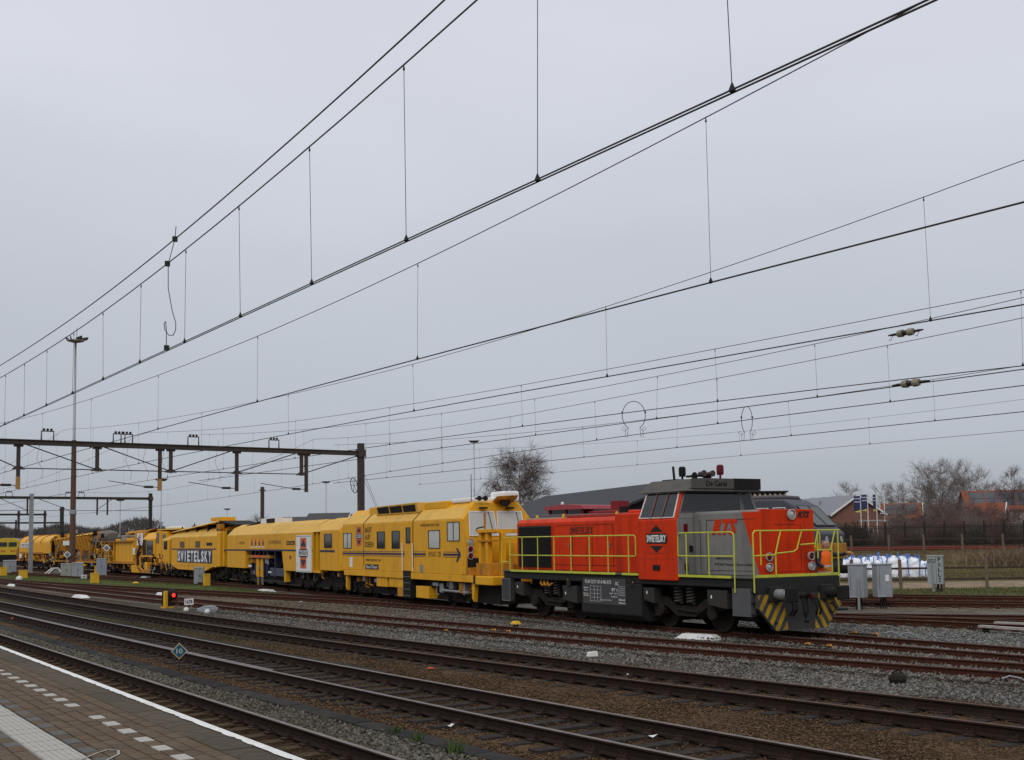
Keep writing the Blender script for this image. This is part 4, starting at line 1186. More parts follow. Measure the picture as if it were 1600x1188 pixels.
bx('frame_dark_fill', BLK, em, -5.8, 8.9, -.98, .98, .24, .98)  # frame made lower and wider so the underside reads as shade
bogie(em, -4.6, 1.9, .42, 1.0, .5, spring=False); bogie(em, 5.6, 1.9, .42, 1.0, .5, spring=False)

# ------------------------------------------------------------------ articulated tamping machine, two hulls
def hull(par, x0, x1, z0, ze=2.95, zc=3.4, zt=3.6, yc=.95, yt=.5, name='body'):
    MB().prism(car_prof(1.4, z0, ze, zc, zt, yc, yt), 'x', x0, x1).build(name, YEL, par, bevel=.02)
def roof_bays(par, xs, ze=2.95, zc=3.4, yc=.95, zt=3.6, yt=.5):
    for x0, x1 in zip(xs, xs[1:]):
        for (ya, za, yb, zb) in ((1.395, ze + .012, yc, zc + .012), (yc - .01, zc + .018, yt, zt + .015)):
            for s in (-1, 1):
                MB().hexa([(x0 + .02, s * ya, za), (x1 - .02, s * ya, za), (x1 - .02, s * yb, zb), (x0 + .02, s * yb, zb), (x0 + .02, s * ya, za + .012), (x1 - .02, s * ya, za + .012), (x1 - .02, s * yb, zb + .012), (x0 + .02, s * yb, zb + .012)]).build('roof_panel', YELR, par)
c, a = pose(T5, 53, 68)
tb = thing('tamping_machine', 'long yellow tamping machine with white badge banner and open navy work bay', 'rail machine', c, a)
hull(tb, -10.65, -6.2, 1.0); hull(tb, -6.2, 1.8, 2.05); hull(tb, 1.8, 6.82, 1.0)
roof_bays(tb, (-10.6, -8.4, -6.0, -3.6, -1.0, 1.9, 6.8))
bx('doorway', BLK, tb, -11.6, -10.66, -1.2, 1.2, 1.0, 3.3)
bx('door_jamb', YEL, tb, -11.75, -11.5, -1.4, 1.4, 1.05, 3.2, bevel=.02)
bx('stripe', NAVY, tb, -11.5, -10.66, -1.406, -1.39, 2.02, 2.1)
for x0, x1 in ((-10.64, 1.78), (1.82, 4.05), (6.72, 6.8)):
    bx('stripe', NAVY, tb, x0, x1, -1.407, -1.4, 2.03, 2.12)
# open work bay
bx('bay_back', NAVY, tb, -6.2, 1.8, -.4, -.3, .6, 2.05)
BAYY = YEL
for x in (-5.6, -4.7, -2.9, -2.2, -.6):
    bx('bay_column', NAVY, tb, x - .1, x + .1, -1.2, -.5, .6, 2.04)
for x in (-4.3, -4.05, -3.4, -3.15):
    MB().cyl((x, -1.15, .55), (x + .05, -1.15, 1.6), .1, 10).build('tamping_cylinder', BAYY, tb)
    MB().cyl((x, -1.15, .1), (x, -1.15, .55), .05, 8).build('tine', STEEL, tb)
bx('bay_beam', YELD, tb, -6.1, -1.2, -1.3, -1.0, 1.62, 1.78); bx('bay_beam', LOGOR, tb, -4.9, -2.2, -1.32, -1.29, 1.64, 1.76)
bx('bay_tank', M('bay_blue_grey', (.06, .065, .09), .6), tb, -1.6, 1.6, -1.2, -.4, .65, 1.1, bevel=.03)
bx('bay_plate', WHITE, tb, -5.9, -5.1, -1.31, -1.29, 1.1, 1.2); bx('bay_plate', WHITE, tb, -1.9, -1.3, -1.21, -1.2, .8, .9)
MB().prism([(1.8, 2.05), (1.8, 1.1), (1.45, 2.05)], 'y', -1.4, 1.4).build('bay_edge', YEL, tb)
bx('bay_floor', BLK, tb, -6.2, 1.9, -.9, .9, .45, .62)
bx('satellite_beam', DGREY, tb, -5.4, 1.4, -1.15, -.85, .3, .42)
# banner
ban = bx('banner', WHITE, tb, 4.1, 6.68, -1.425, -1.405, .98, 2.85)
diamond_logo(ban, 5.35, 1.94, 1.55, 1.55, -1.426, (NAVY, LOGOR))
for z in (2.78, 1.02):
    bx('banner_line', NAVY, ban, 4.15, 6.63, -1.429, -1.424, z, z + .02)
text('DYNAMIC', -7.0, -1.402, 2.5, 1.5, .16, M('brown_lettering', (.16, .07, .02), .6), tb)
text('STOPFEXPRESS', .1, -1.402, 2.5, 2.4, .2, MATS['brown_lettering'], tb)
for k in range(4):
    x = -4.9 + k * .8
    o = poly_plate(tb, 'pictogram', [(x, 2.4), (x + .45, 2.4), (x + .3, 2.75), (x + .15, 2.75)], -1.4, LOGOR, .006)
    bx('pictogram_foot', WHITE, o, x, x + .45, -1.406, -1.401, 2.22, 2.3); bx('pictogram_body', NAVY, o, x + .12, x + .33, -1.409, -1.401, 2.3, 2.55)
pl = bx('maker_plate', INK, tb, 2.3, 3.8, -1.407, -1.4, 2.36, 2.56); text('Plasser & Theurer', 3.05, -1.411, 2.46, 1.3, .12, YELR, pl)
bx('small_badge', MATS['brown_lettering'], tb, 2.85, 3.2, -1.405, -1.4, 1.62, 1.8)
# doorway and cab at the front end
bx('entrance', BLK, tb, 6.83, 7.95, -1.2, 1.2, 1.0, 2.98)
bx('entrance_post', YEL, tb, 7.3, 7.42, -1.36, -1.2, 1.0, 2.95); bx('entrance_sill', YEL, tb, 6.8, 7.96, -1.38, -1.0, .98, 1.1)
MB().prism(car_prof(1.4, 1.12, 3.02, 3.42, 3.62, .95, .5), 'x', 7.96, 10.9).build('cab', YEL, tb, bevel=.03)
MB().hexa([(10.9, -1.4, 1.15), (11.15, -1.3, 1.15), (11.15, 1.3, 1.15), (10.9, 1.4, 1.15), (10.9, -1.4, 3.0), (11.5, -1.3, 2.95), (11.5, 1.3, 2.95), (10.9, 1.4, 3.0)]).build('cab_front', YEL, tb, bevel=.02)
roof_bays(tb, (7.98, 10.88), 3.02, 3.42, .95, 3.62, .5)
MB().prism(car_prof(1.38, 2.98, 3.0, 3.4, 3.6, .94, .5), 'x', 6.8, 7.96).build('entrance_roof', YELR, tb)
side_win(tb, 8.71, 9.75, 2.23, 2.85, -1.4, GLASS, MATS['rubber_seal'], .05)
q = [(11.32, -1.22, 2.1), (11.32, 1.22, 2.1), (11.52, 1.22, 2.8), (11.52, -1.22, 2.8)]
p = pane(tb, 'windscreen', q, GLASS, .02); frame_ring(p, 'window_frame', q, .05, .03, WHITE)
bx('stripe', NAVY, tb, 8.0, 10.2, -1.407, -1.4, 2.0, 2.1)
for z, m in ((1.72, LIT), (1.42, REDL)):
    lamp(tb, -1.1, z, .14, m, 11.2); lamp(tb, 1.1, z, .14, m, 11.2)
RED = M('tail_disc_red', (.5, .07, .02), .5)
MB().prism([(-1.2, 3.25), (-.6, 3.25), (-.9, 2.95)], 'x', 11.0, 11.03).build('red_pennant', RED, tb)
bx('roof_box', WHITE, tb, -6.1, -3.0, -.5, .5, 3.6, 3.92); bx('roof_box_vent', BLK, tb, -4.8, -3.1, -.52, -.49, 3.64, 3.88)
MB().tube([(-8.6, -.7, 3.5), (-6.2, -.5, 3.72)], .06, 6).build('roof_pipe', BLK, tb)
for s in (-1, 1):
    MB().tube([(11.6, s * .4, 1.0), (11.8, s * .5, .6), (11.7, s * .6, .3)], .05, 6).build('hose', YELD, tb)
small_gear(tb, 1.9, 6.6, -1.2, 12, 5, [BLK, BOGIE, STEEL, BLK], .3, .95); small_gear(tb, 7.0, 11.6, -1.35, 12, 6, [BOGIE, BLK, YELD, BOGIE], .2, 1.1)
small_gear(tb, -11.5, -6.3, -1.3, 12, 7, [BLK, BOGIE, YELD, BLK], .2, 1.0)
bx('front_leg', YEL, tb, 1.75, 2.0, -1.36, -1.1, .4, 1.0); bx('frame_dark_fill', BLK, tb, -11, 11.3, -.98, .98, .24, 1.1)  # centre frame deepened with black to stand for shade below the hull
bogie(tb, -8.3, 2.2, .45, 1.05, .5, spring=False); bogie(tb, 4.9, 1.9, .42, 1.05, .5, spring=False); bogie(tb, 9.4, 1.8, .42, 1.05, .5, spring=False)

c, a = pose(T5, 76, 86)
ta = thing('tamping_machine_trailer', 'yellow rear hull of the tamper with big white letters on a dark panel', 'rail machine', c, a)
hull(ta, -5.2, 7.4, .95); roof_bays(ta, (-5.15, -3.6, -1.6, .6, 3.0, 7.35))
bx('end_wall', YEL, ta, 7.42, 8.2, -1.38, 1.38, 1.0, 3.2, bevel=.02)
MB().prism([(-5.2, .95), (-3.2, .68), (4.6, .68), (6.4, .95)], 'y', -1.4, 1.4).build('skirt', YEL, ta)
bx('stripe', NAVY, ta, -5.15, 7.35, -1.407, -1.4, 2.08, 2.16)
sp = bx('name_board', NAVY, ta, -3.22, 6.38, -1.43, -1.4, 1.2, 2.06)
for i, ch in enumerate('SWIETELSKY'):
    text(ch, -2.72 + i * .957, -1.432, 1.63, {'I': .26, 'W': .88, 'K': .76}.get(ch, .7), .76, WHITE, sp, bold=.035)
for x0 in (-2.44, 2.05):
    side_win(ta, x0, x0 + 1.15, 2.24, 2.64, -1.4, M('hatch_grey', (.11, .09, .06), .6), MATS['rubber_seal'], .03)
pl = bx('maker_plate', INK, ta, 4.9, 6.4, -1.407, -1.4, 2.35, 2.55)
MB().prism(car_prof(1.38, 1.0, 2.75, 3.1, 3.3, .95, .5), 'x', -8.6, -6.1).build('cab', YEL, ta, bevel=.03)
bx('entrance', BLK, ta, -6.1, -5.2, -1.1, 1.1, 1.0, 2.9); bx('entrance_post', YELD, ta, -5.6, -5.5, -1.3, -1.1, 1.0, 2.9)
roof_bays(ta, (-8.58, -6.12), 2.75, 3.1, .95, 3.3, .5)
side_win(ta, -7.77, -6.74, 2.11, 2.68, -1.38, GLASS, MATS['rubber_seal'], .05)
# lifted conveyor deck over the roof
MB().hexa([(-6.2, -1.25, 3.32), (6.6, -1.25, 3.86), (6.6, 1.2, 3.86), (-6.2, 1.2, 3.32), (-6.2, -1.0, 3.42), (6.6, -1.05, 3.98), (6.6, 1.0, 3.98), (-6.2, 1.0, 3.42)]).build('conveyor_deck', YELR, ta)
for x in (-5, -2, 1, 4, 6.4):
    z = 3.3 + (x + 6.2) * .042
    bx('deck_support', BLK, ta, x - .1, x + .1, -1.1, 1.1, 3.2, z + .04)
MB().hexa([(6.6, -1.0, 3.85), (10.2, -.9, 3.55), (10.2, .9, 3.55), (6.6, 1.0, 3.85), (6.6, -1.0, 3.97), (10.2, -.9, 3.66), (10.2, .9, 3.66), (6.6, 1.0, 3.97)]).build('conveyor_end', BLK, ta)
bx('conveyor_motor', YEL, ta, 4.0, 6.2, -.9, .2, 3.98, 4.22, bevel=.02); bx('deck_box', M('brown_box', (.12, .06, .03), .7), ta, -2.4, -.2, -.6, .4, 3.6, 3.78)
bx('conveyor_pulley', YELD, ta, 6.7, 7.5, -1.2, -.9, 3.4, 3.75)
for x in (-4.4, -.8, 5.2): MB().lathe([(.05, 0), (.05, .15), (.02, .2)], (x, -.8, 3.5 + (x + 6.2) * .042), 'z', 7).build('lifting_eye', BLK, ta)
small_gear(ta, -9, -3.4, -1.3, 12, 8, [BLK, BOGIE, YELD, BLK], .2, .95); small_gear(ta, -3, 8.4, -1.2, 16, 9, [BLK, BLK, YELD, BOGIE], .2, .7)
bx('frame_dark_fill', BLK, ta, -8.6, 8.5, -.98, .98, .24, .96)  # frame widened into a black block in place of shade under the trailer
bogie(ta, -5.6, 1.8, .42, 1.05, .5, spring=False); bogie(ta, 6.6, 2.0, .42, 1.05, .5, spring=False)

# ------------------------------------------------------------------ ballast regulator with tall cab
c, a = pose(T5, 93, 104)
rg = thing('ballast_regulator', 'yellow work machine with tall cab, white notice board and tool booms left of the tamper', 'rail machine', c, a)
bx('frame', YELD, rg, -10.4, 9.6, -1.3, 1.3, .86, 1.06, bevel=.02)
bx('engine_house', YEL, rg, -6.0, -.2, -1.2, 1.2, 1.06, 2.72, bevel=.02)
for x in (-4.9, -3.7, -2.4, -1.2): bx('door_gap', SEAM, rg, x - .01, x + .01, -1.206, -1.198, 1.2, 2.6)
bx('engine_door', BLK, rg, -6.9, -6.1, -.9, .9, 1.06, 2.4)
bx('roof_edge', YELD, rg, -10.4, -.2, -1.4, 1.3, 2.72, 2.79)
for x in (-10.3, -9.2, -7.9, -6.1): bx('roof_post', YEL, rg, x - .05, x + .05, -1.36, -1.26, 1.06, 2.72)
bx('side_panel', YELD, rg, -10.4, -10.2, -1.3, 1.3, 1.06, 2.72)
for z in (1.5, 1.95): MB().cyl((-10.3, -1.33, z), (-6.1, -1.33, z), .03, 6).build('guard_bar', YELR, rg)
for k, (x0, x1, z1, m) in enumerate(((-7.2, -5.6, 2.98, YEL), (-5.3, -4.0, 3.3, M('tarpaulin', (.25, .26, .22), .8)), (-3.6, -1.0, 3.05, YEL), (-1.0, .5, 3.45, YELD))):
    bx('roof_gear', m, rg, x0, x1, -.9, .9, 2.79, z1, bevel=.06)
bx('tower', YELD, rg, -.1, 3.3, -1.0, 1.2, 1.06, 3.55, bevel=.03)
for k in range(5): bx('tower_rib', YEL, rg, -.05 + k * .68, .1 + k * .68, -1.08, -1.0, 1.3, 3.5)
MB().hexa([(-3.2, -1.0, 3.4), (3.3, -1.0, 3.55), (3.3, 1.0, 3.55), (-3.2, 1.0, 3.4), (-3.2, -.8, 3.6), (4.4, -.8, 3.72), (4.4, .8, 3.72), (-3.2, .8, 3.6)]).build('top_conveyor', YELD, rg)
nb = bx('notice_board', WHITE, rg, .92, 2.66, -1.2, -1.16, 2.4, 3.4)
for i, w in enumerate((.5, .7, .45, .6, .5)): bx('notice_line', NAVY if i % 2 else LOGOR, nb, 1.8 - w / 2, 1.8 + w / 2, -1.206, -1.2, 3.2 - i * .17, 3.3 - i * .17)
bx('tank', WHITE, rg, -.1, .95, -1.25, -.9, 1.65, 2.2, bevel=.03)
MB().prism(car_prof(1.4, 1.5, 2.9, 3.4, 3.45, .9, .6), 'x', 3.45, 6.9).build('cab', YEL, rg, bevel=.03)
side_win(rg, 3.6, 4.45, 2.2, 2.85, -1.4, GLASS, MATS['rubber_seal'], .04); side_win(rg, 3.6, 4.45, 1.65, 2.15, -1.4, GLASS, MATS['rubber_seal'], .04)
side_win(rg, 4.7, 6.4, 1.65, 2.75, -1.4, GLASS, MATS['rubber_seal'], .04)
bx('cab_ledge', YELR, rg, 3.5, 6.7, -1.5, -1.3, 1.5, 1.6)
bx('cab_rear', YEL, rg, 6.92, 8.2, -1.3, 1.3, 1.4, 3.5, bevel=.03); side_win(rg, 7.1, 7.7, 2.6, 3.35, -1.3, GLASS, MATS['rubber_seal'], .04)
bx('rear_tower', YEL, rg, 8.22, 9.6, -1.25, 1.25, 1.4, 3.45, bevel=.03); side_win(rg, 8.6, 9.3, 2.5, 3.2, -1.25, GLASS, MATS['rubber_seal'], .04)
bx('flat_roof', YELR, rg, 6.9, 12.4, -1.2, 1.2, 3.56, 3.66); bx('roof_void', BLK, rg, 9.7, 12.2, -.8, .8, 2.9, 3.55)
bx('air_conditioner', WHITE, rg, 6.6, 8.6, -.5, .5, 3.66, 3.86, bevel=.04)
for k, (x, z) in enumerate(((1.4, 1.6), (2.2, 1.9), (2.9, 1.4))):
    MB().tube([(x, -1.2, z + .5), (x + .2, -1.5, z), (x + .6, -1.55, .6), (x + 1.2, -1.45, .35)], .09, 7).build('boom', BOGIE if k % 2 else YELD, rg)
bx('plough_blade', YEL, rg, .8, 3.0, -1.6, -1.45, .22, .8, bevel=.02); bx('plough_blade', YELD, rg, 3.2, 5.9, -1.55, -1.4, .25, .5); bx('plough_box', YEL, rg, 4.4, 5.2, -1.5, -1.1, .5, 1.1)
small_gear(rg, -10, .5, -1.2, 14, 10, [BLK, BOGIE, YELD, GALV, BLK], .25, .86); small_gear(rg, 3, 9.8, -1.4, 16, 11, [YELD, BOGIE, YELD, BLK], .4, 1.4)
bx('frame_dark_fill', BLK, rg, -10.2, 9.4, -.98, .98, .24, .86)  # oversized black frame, darkens the space under the regulator
bogie(rg, -7.2, 1.8, .42, 1.05, .5, spring=False); bogie(rg, 7.6, 1.8, .42, 1.05, .5, spring=False)

# ------------------------------------------------------------------ hopper wagon with slanting conveyor and round-roofed wagon
c, a = pose(T5, 112, 122)
hw_ = thing('conveyor_wagon', 'yellow trough-shaped conveyor wagon with grey drum between the regulator and arched wagon', 'wagon', c, a)
bx('frame', YELD, hw_, -12.5, 8.2, -1.3, 1.3, .86, 1.02)
def trough(x0, z0, x1, z1, hgt, name, m):
    MB().hexa([(x0, -.9, z0), (x1, -.9, z1), (x1, .9, z1), (x0, .9, z0), (x0, -1.3, z0 + hgt), (x1, -1.3, z1 + hgt), (x1, 1.3, z1 + hgt), (x0, 1.3, z0 + hgt)]).build(name, m, hw_, bevel=.03)
trough(-9.2, 1.75, 3.9, 2.0, 1.35, 'trough', YELD)
for k in range(12):
    x = -9 + k * 1.1; z = 1.75 + (x + 9.2) * .019
    MB().hexa([(x, -.92, z), (x + .12, -.92, z), (x + .12, -.8, z), (x, -.8, z), (x, -1.36, z + 1.36), (x + .12, -1.36, z + 1.36), (x + .12, -1.2, z + 1.36), (x, -1.2, z + 1.36)]).build('trough_rib', YEL, hw_)
MB().hexa([(-9.2, -1.2, 3.1), (5.2, -1.1, 3.55), (5.2, 1.1, 3.55), (-9.2, 1.2, 3.1), (-9.2, -1.0, 3.22), (5.2, -.9, 3.7), (5.2, .9, 3.7), (-9.2, 1.0, 3.22)]).build('top_belt', YEL, hw_)
MB().lathe([(.3, 0), (1.05, .1), (1.1, 2.6), (.85, 3.6), (.4, 3.7)], (3.6, 0, 2.75), 'x', 20).build('drum', M('drum_grey_brown', (.11, .095, .08), .6, dirt=((.06, .045, .035), .6, 1.5)), hw_)
bx('data_board', WHITE, hw_, -5.2, -2.9, -1.34, -1.3, 2.5, 2.94)
bx('rim', M('rim_dark', (.05, .035, .03), .8), hw_, -9.2, 4.2, -1.0, -.95, 1.86, 1.98)
for x in (-11.5, -8.5, -5, -2, 1, 4, 7):
    bx('upright', YELD, hw_, x - .1, x + .1, -1.25, -1.1, 1.02, 2.2)
MB().hexa([(3.4, -1.0, 1.1), (4.0, -1.0, 1.1), (4.0, -.8, 1.1), (3.4, -.8, 1.1), (7.2, -1.0, 2.5), (7.8, -1.0, 2.5), (7.8, -.8, 2.5), (7.2, -.8, 2.5)]).build('brace', YEL, hw_)
for k in range(4): MB().cyl((4.6 + k * .8, -.9, 3.3), (4.4 + k * .8, -1.0, 2.3 + .1 * k), .07, 7).build('strut', YELD, hw_)
small_gear(hw_, -12, 8, -1.25, 26, 12, [BLK, BOGIE, YELD, YEL, BLK], .25, 1.6); bx('frame_dark_fill', BLK, hw_, -12.2, 8, -.98, .98, .24, .86)  # frame with black filling below the floor, stands for shade
bogie(hw_, -8.6, 1.8, .45, 1.05, .5, spring=False); bogie(hw_, 5.4, 1.8, .45, 1.05, .5, spring=False)

c, a = pose(T5, 129, 139)
cw = thing('arched_wagon', 'yellow wagon with arched roof, open towards the conveyor wagon, farthest of the work train', 'wagon', c, a)
arc = [(-1.42 * math.cos(math.pi * k / 14), 2.75 + .85 * math.sin(math.pi * k / 14)) for k in range(15)]
inn = [(-1.32 * math.cos(math.pi * k / 14), 2.75 + .76 * math.sin(math.pi * k / 14)) for k in range(15)][::-1]
MB().prism([(-1.42, 1.7)] + arc + [(1.42, 1.7), (1.32, 1.7)] + inn + [(-1.32, 1.7)], 'x', -6.5, 7.4).build('arched_roof', YEL, cw)
for x in (-6.5, -3.4, 0, 3.4, 7.4):
    a2 = [(-1.46 * math.cos(math.pi * k / 14), 2.75 + .89 * math.sin(math.pi * k / 14)) for k in range(15)]
    MB().tube([(x, y, z) for y, z in a2], .04, 5).build('roof_hoop', YELD, cw)
bx('side_rail', YELD, cw, -6.5, 4.3, -1.46, -1.36, 1.66, 1.86); bx('end_wall', YEL, cw, -6.6, -6.5, -1.4, 1.4, 1.1, 2.9)
for k in range(6): bx('side_post', YELD, cw, -6.4 + k * 2.1, -6.2 + k * 2.1, -1.4, -1.2, .9, 1.7)
bx('sign_board', WHITE, cw, -5.6, -1.35, -1.46, -1.42, 2.33, 2.84)
text('SWIETELSKY', -3.5, -1.465, 2.58, 3.6, .3, NAVY, cw)
bx('frame', YELD, cw, -8.4, 8.0, -1.3, 1.3, .86, 1.05); bx('end_gear', M('reddish_gear', (.22, .07, .03), .7), cw, -8.4, -6.8, -1.2, 1.2, 1.05, 2.4, bevel=.03)
bx('control_box', WHITE, cw, -6.3, -5.3, -1.45, -1.2, 1.15, 1.7, bevel=.02)
small_gear(cw, -8, 7.6, -1.3, 24, 13, [YELD, BOGIE, MATS['reddish_gear'], BLK, YEL], .3, 1.6); bx('frame_dark_fill', BLK, cw, -8.2, 7.8, -.98, .98, .24, 1.6)  # frame box enlarged to black out the shaded wagon underside
for k in range(4): MB().tube([(7.4, -1.0 + .5 * k, 3.2), (8.6, -1.1 + .5 * k, 1.9), (8.2, -1.2 + .5 * k, 1.0)], .03, 5).build('chain', GALV, cw)
bogie(cw, -5.6, 1.8, .45, 1.05, .5, spring=False); bogie(cw, 5.0, 1.8, .45, 1.05, .5, spring=False)

def clutter(par, x0, x1, y, z0, z1, n, seed):
    rnd = random.Random(seed); mats = [YELD, YEL, YELD, BOGIE, BLK, MATS['reddish_gear'], GALV]
    for i in range(n):
        x = rnd.uniform(x0, x1); z = rnd.uniform(z0, z1); m = rnd.choice(mats); k = rnd.random()
        if k < .4: MB().tube([(x, y, z), (x + rnd.uniform(-.9, .9), y - .05, z + rnd.uniform(-.8, .8))], rnd.uniform(.03, .07), 5).build('brace', m, par)
        elif k < .7: bx('fitting', m, par, x, x + rnd.uniform(.15, .6), y - .06, y + .2, z, z + rnd.uniform(.12, .45), bevel=.01)
        else: MB().tube([(x, y, z), (x + .2, y - .1, z - .3), (x + rnd.uniform(.3, .8), y - .05, z - rnd.uniform(.1, .5))], .025, 5).build('hose', BLK if k < .85 else m, par)
clutter(rg, -10.2, -6.2, -1.3, 1.1, 2.6, 22, 1); clutter(rg, -7, 3.2, -.8, 2.8, 3.6, 34, 2); clutter(rg, 0, 3.4, -1.25, .6, 2.4, 26, 3); clutter(rg, 3.4, 10, -1.4, .4, 1.5, 30, 4)
clutter(hw_, -12.3, 8, -1.25, .5, 1.9, 60, 5); clutter(hw_, 3.6, 8.2, -1.1, 1.2, 3.6, 30, 6); clutter(hw_, -9, 4, -1.1, 3.2, 3.7, 22, 7)
clutter(cw, -8.2, 8, -1.38, .5, 1.75, 46, 8); clutter(cw, 7.3, 9, -1.0, 1.0, 3.2, 18, 9); clutter(ta, -9.5, -5.4, -1.3, .4, 1.4, 22, 10); clutter(tb, -6.0, 1.6, -1.15, .6, 1.9, 26, 11)

# ------------------------------------------------------------------ yellow-fronted passenger unit at the far left
c = D(14, 862, 168); c.z = 0
pt = thing('passenger_train', 'passenger train with yellow front and two dark windows at the far left edge', 'train', c, R(-74))
PYEL = M('train_yellow', (.48, .34, .03), .5)
MB().prism(car_prof(1.4, 1.0, 3.2, 3.5, 3.6, 1.1, .8), 'x', -24, 1.2).build('body', M('train_blue_grey', (.09, .11, .16), .4), pt, bevel=.05)
MB().prism(car_prof(1.41, 1.3, 3.22, 3.52, 3.62, 1.1, .8), 'x', .3, 1.35).build('cab_front', PYEL, pt, bevel=.06)
for y0, y1 in ((-1.15, -.1), (.1, 1.15)):
    pane(pt, 'windscreen', [(1.37, y0, 2.45), (1.37, y1, 2.45), (1.37, y1, 3.05), (1.37, y0, 3.05)], GLASS, .02)
    bx('lamp_cluster', M('lamp_orange', (.5, .12, .02), .4), pt, 1.34, 1.4, y0 + .25, y1 - .25, 1.75, 1.95)
bx('nose_band', PYEL, pt, 1.3, 1.42, -1.3, 1.3, 1.3, 1.6); bx('coupler_skirt', BLK, pt, -.4, 1.35, -1.3, 1.3, .35, 1.25); bx('under_gear', BLK, pt, -24, -.5, -1.2, 1.2, .3, 1.0)

# ================================================================== OVERHEAD LINE
SUP = [-4, 58, 124, 190, 256]
MZ0 = {6.85: 9.1, 7.05: 9.2, 6.72: 9.3}
def mess_z(s, zmin, zs=8.0):
    for a, b in zip(SUP, SUP[1:]):
        if a <= s <= b:
            x = (s - (a + b) / 2) / ((b - a) / 2); return zmin + ((MZ0.get(zmin, zs) if a < 0 and x < 0 else zs) - zmin) * x * x
    return zs
CLAMP = M('line_clamp_black', (.012, .011, .01), .6, var=0)
def overhead(label, f, s0, s1, zmin, step, first, zc=5.6, double=False, rc=.0085, rm=.0075, rd=.003, off=0., mz=8.0):
    par = thing('overhead_line', label, 'overhead line', group=None)
    ss = np.arange(s0, s1 + .1, 1.5)
    P = lambda s, z, o=0.: W(s, f(float(s)) + off + o, z)
    MB().tube([P(s, mess_z(s, zmin, mz)) for s in ss], rm, 5).build('messenger_wire', WIRE, par)
    for o in ((-.022, .022) if double else (0,)):
        MB().tube([P(s, zc, o) for s in ss[::2]], rc, 5).build('contact_wire', WIRE, par)
    s = first
    while s < min(s1, 118):
        z1 = mess_z(s, zmin, mz); sl = random.uniform(-.08, .08)
        o = MB().tube([P(s + sl, z1), P(s, zc)], rd, 4).build('dropper', WIRE, par)
        b = MB(); c = P(s, zc)
        b.add([c + Vector((dx, dy, dz)) for dx, dy, dz in ((-.03, 0, .0), (.03, 0, 0), (0, .02, 0), (0, -.02, 0), (0, 0, .075), (0, 0, -.02))], [(0, 2, 4), (2, 1, 4), (1, 3, 4), (3, 0, 4), (2, 0, 5), (1, 2, 5), (3, 1, 5), (0, 3, 5)])
        b.build('clamp', CLAMP, o)
        c = P(s + sl, z1 - .03)
        MB().add([c + Vector(q) for q in ((-.014, 0, -.03), (.014, 0, -.03), (0, .014, -.03), (0, 0, .05))], [(0, 1, 2), (0, 1, 3), (1, 2, 3), (2, 0, 3)]).build('hanger', CLAMP, o)
        s += step
    return par
overhead('heavy twin contact wire with short-spaced droppers over the platform track, nearest the viewer', T1, -3, 200, 6.85, 2.4, 3.3, double=True, rc=.0075, rm=.0095, rd=.0035)
overhead('overhead line with wide-spaced droppers above the second track', T2, -2, 200, 7.05, 7.1, 3.2, rc=.011)
overhead('overhead line above the third track from the platform', T3, 0, 200, 6.72, 7.0, 3.5, rc=.0105, rm=.0065)
overhead('overhead line above the rust-red track in front of the train', T4, 2, 200, 6.75, 7.0, 5.5, rc=.0105, rm=.0075)
LE = lambda s: 20.9 if np.ndim(s) == 0 else np.full(np.shape(s), 20.9)
overhead('overhead line with two pale insulators between the two rust-red tracks', LE, 6, 58, 6.7, 5.4, 7.0, double=True, rc=.0075, rm=.0075)
overhead('overhead line above the work train', T5, 4, 190, 6.84, 5.8, 6.0, rc=.011, rm=.008)
LG = lambda s: 28.3 + 0 * s
overhead('farthest overhead line, behind the work train, lowest in the right half of the sky', LG, 0, 58, 6.7, 5.2, 4.4, double=True, rc=.009, rm=.008, mz=7.7)
overhead('thin second overhead line above the far yard track behind the locomotive', lambda s: 33.5 + 0 * s, 0, 58, 6.5, 6.1, 8.0, rc=.007, rm=.005, mz=7.6)
# feeder above the nearest line and its jumper
par = thing('feeder_cable', 'plain feeder cable running above the nearest overhead line', 'cable')
MB().tube([W(s, T1(float(s)) + .12, mess_z(s, 6.85) + .42) for s in np.arange(-3, 60, 1.5)], .0105, 5).build('cable', WIRE, par)
sj = 18.6; zf = mess_z(sj, 6.85) + .42
jp = thing('jumper_wire', 'loose jumper wire with a curl hanging from the feeder at upper left', 'wire')
P = lambda ds, z, o=0.: W(sj + ds, T1(sj) + o, z)
MB().tube([P(-.05, zf + .2, .12), P(0, zf, .12), P(.02, mess_z(sj, 6.85), .02), P(-.05, 6.6, .0), P(-.25, 6.2, 0), P(-.42, 5.98, 0), P(-.42, 5.87, 0), P(-.3, 5.8, 0), P(-.1, 5.83, 0), P(.1, 5.95, 0), P(.13, 6.06, 0), P(.06, 6.08, 0), P(.02, 5.9, 0), P(.02, 5.62, 0)], .007, 5).build('wire_run', WIRE, jp)
for z, o in ((zf, .12), (mess_z(sj, 6.85), .0), (5.64, 0)):
    q = P(0, z, o); MB().box(q.x - .035, q.x + .035, q.y - .035, q.y + .035, q.z - .04, q.z + .04).build('clamp', CLAMP, jp)
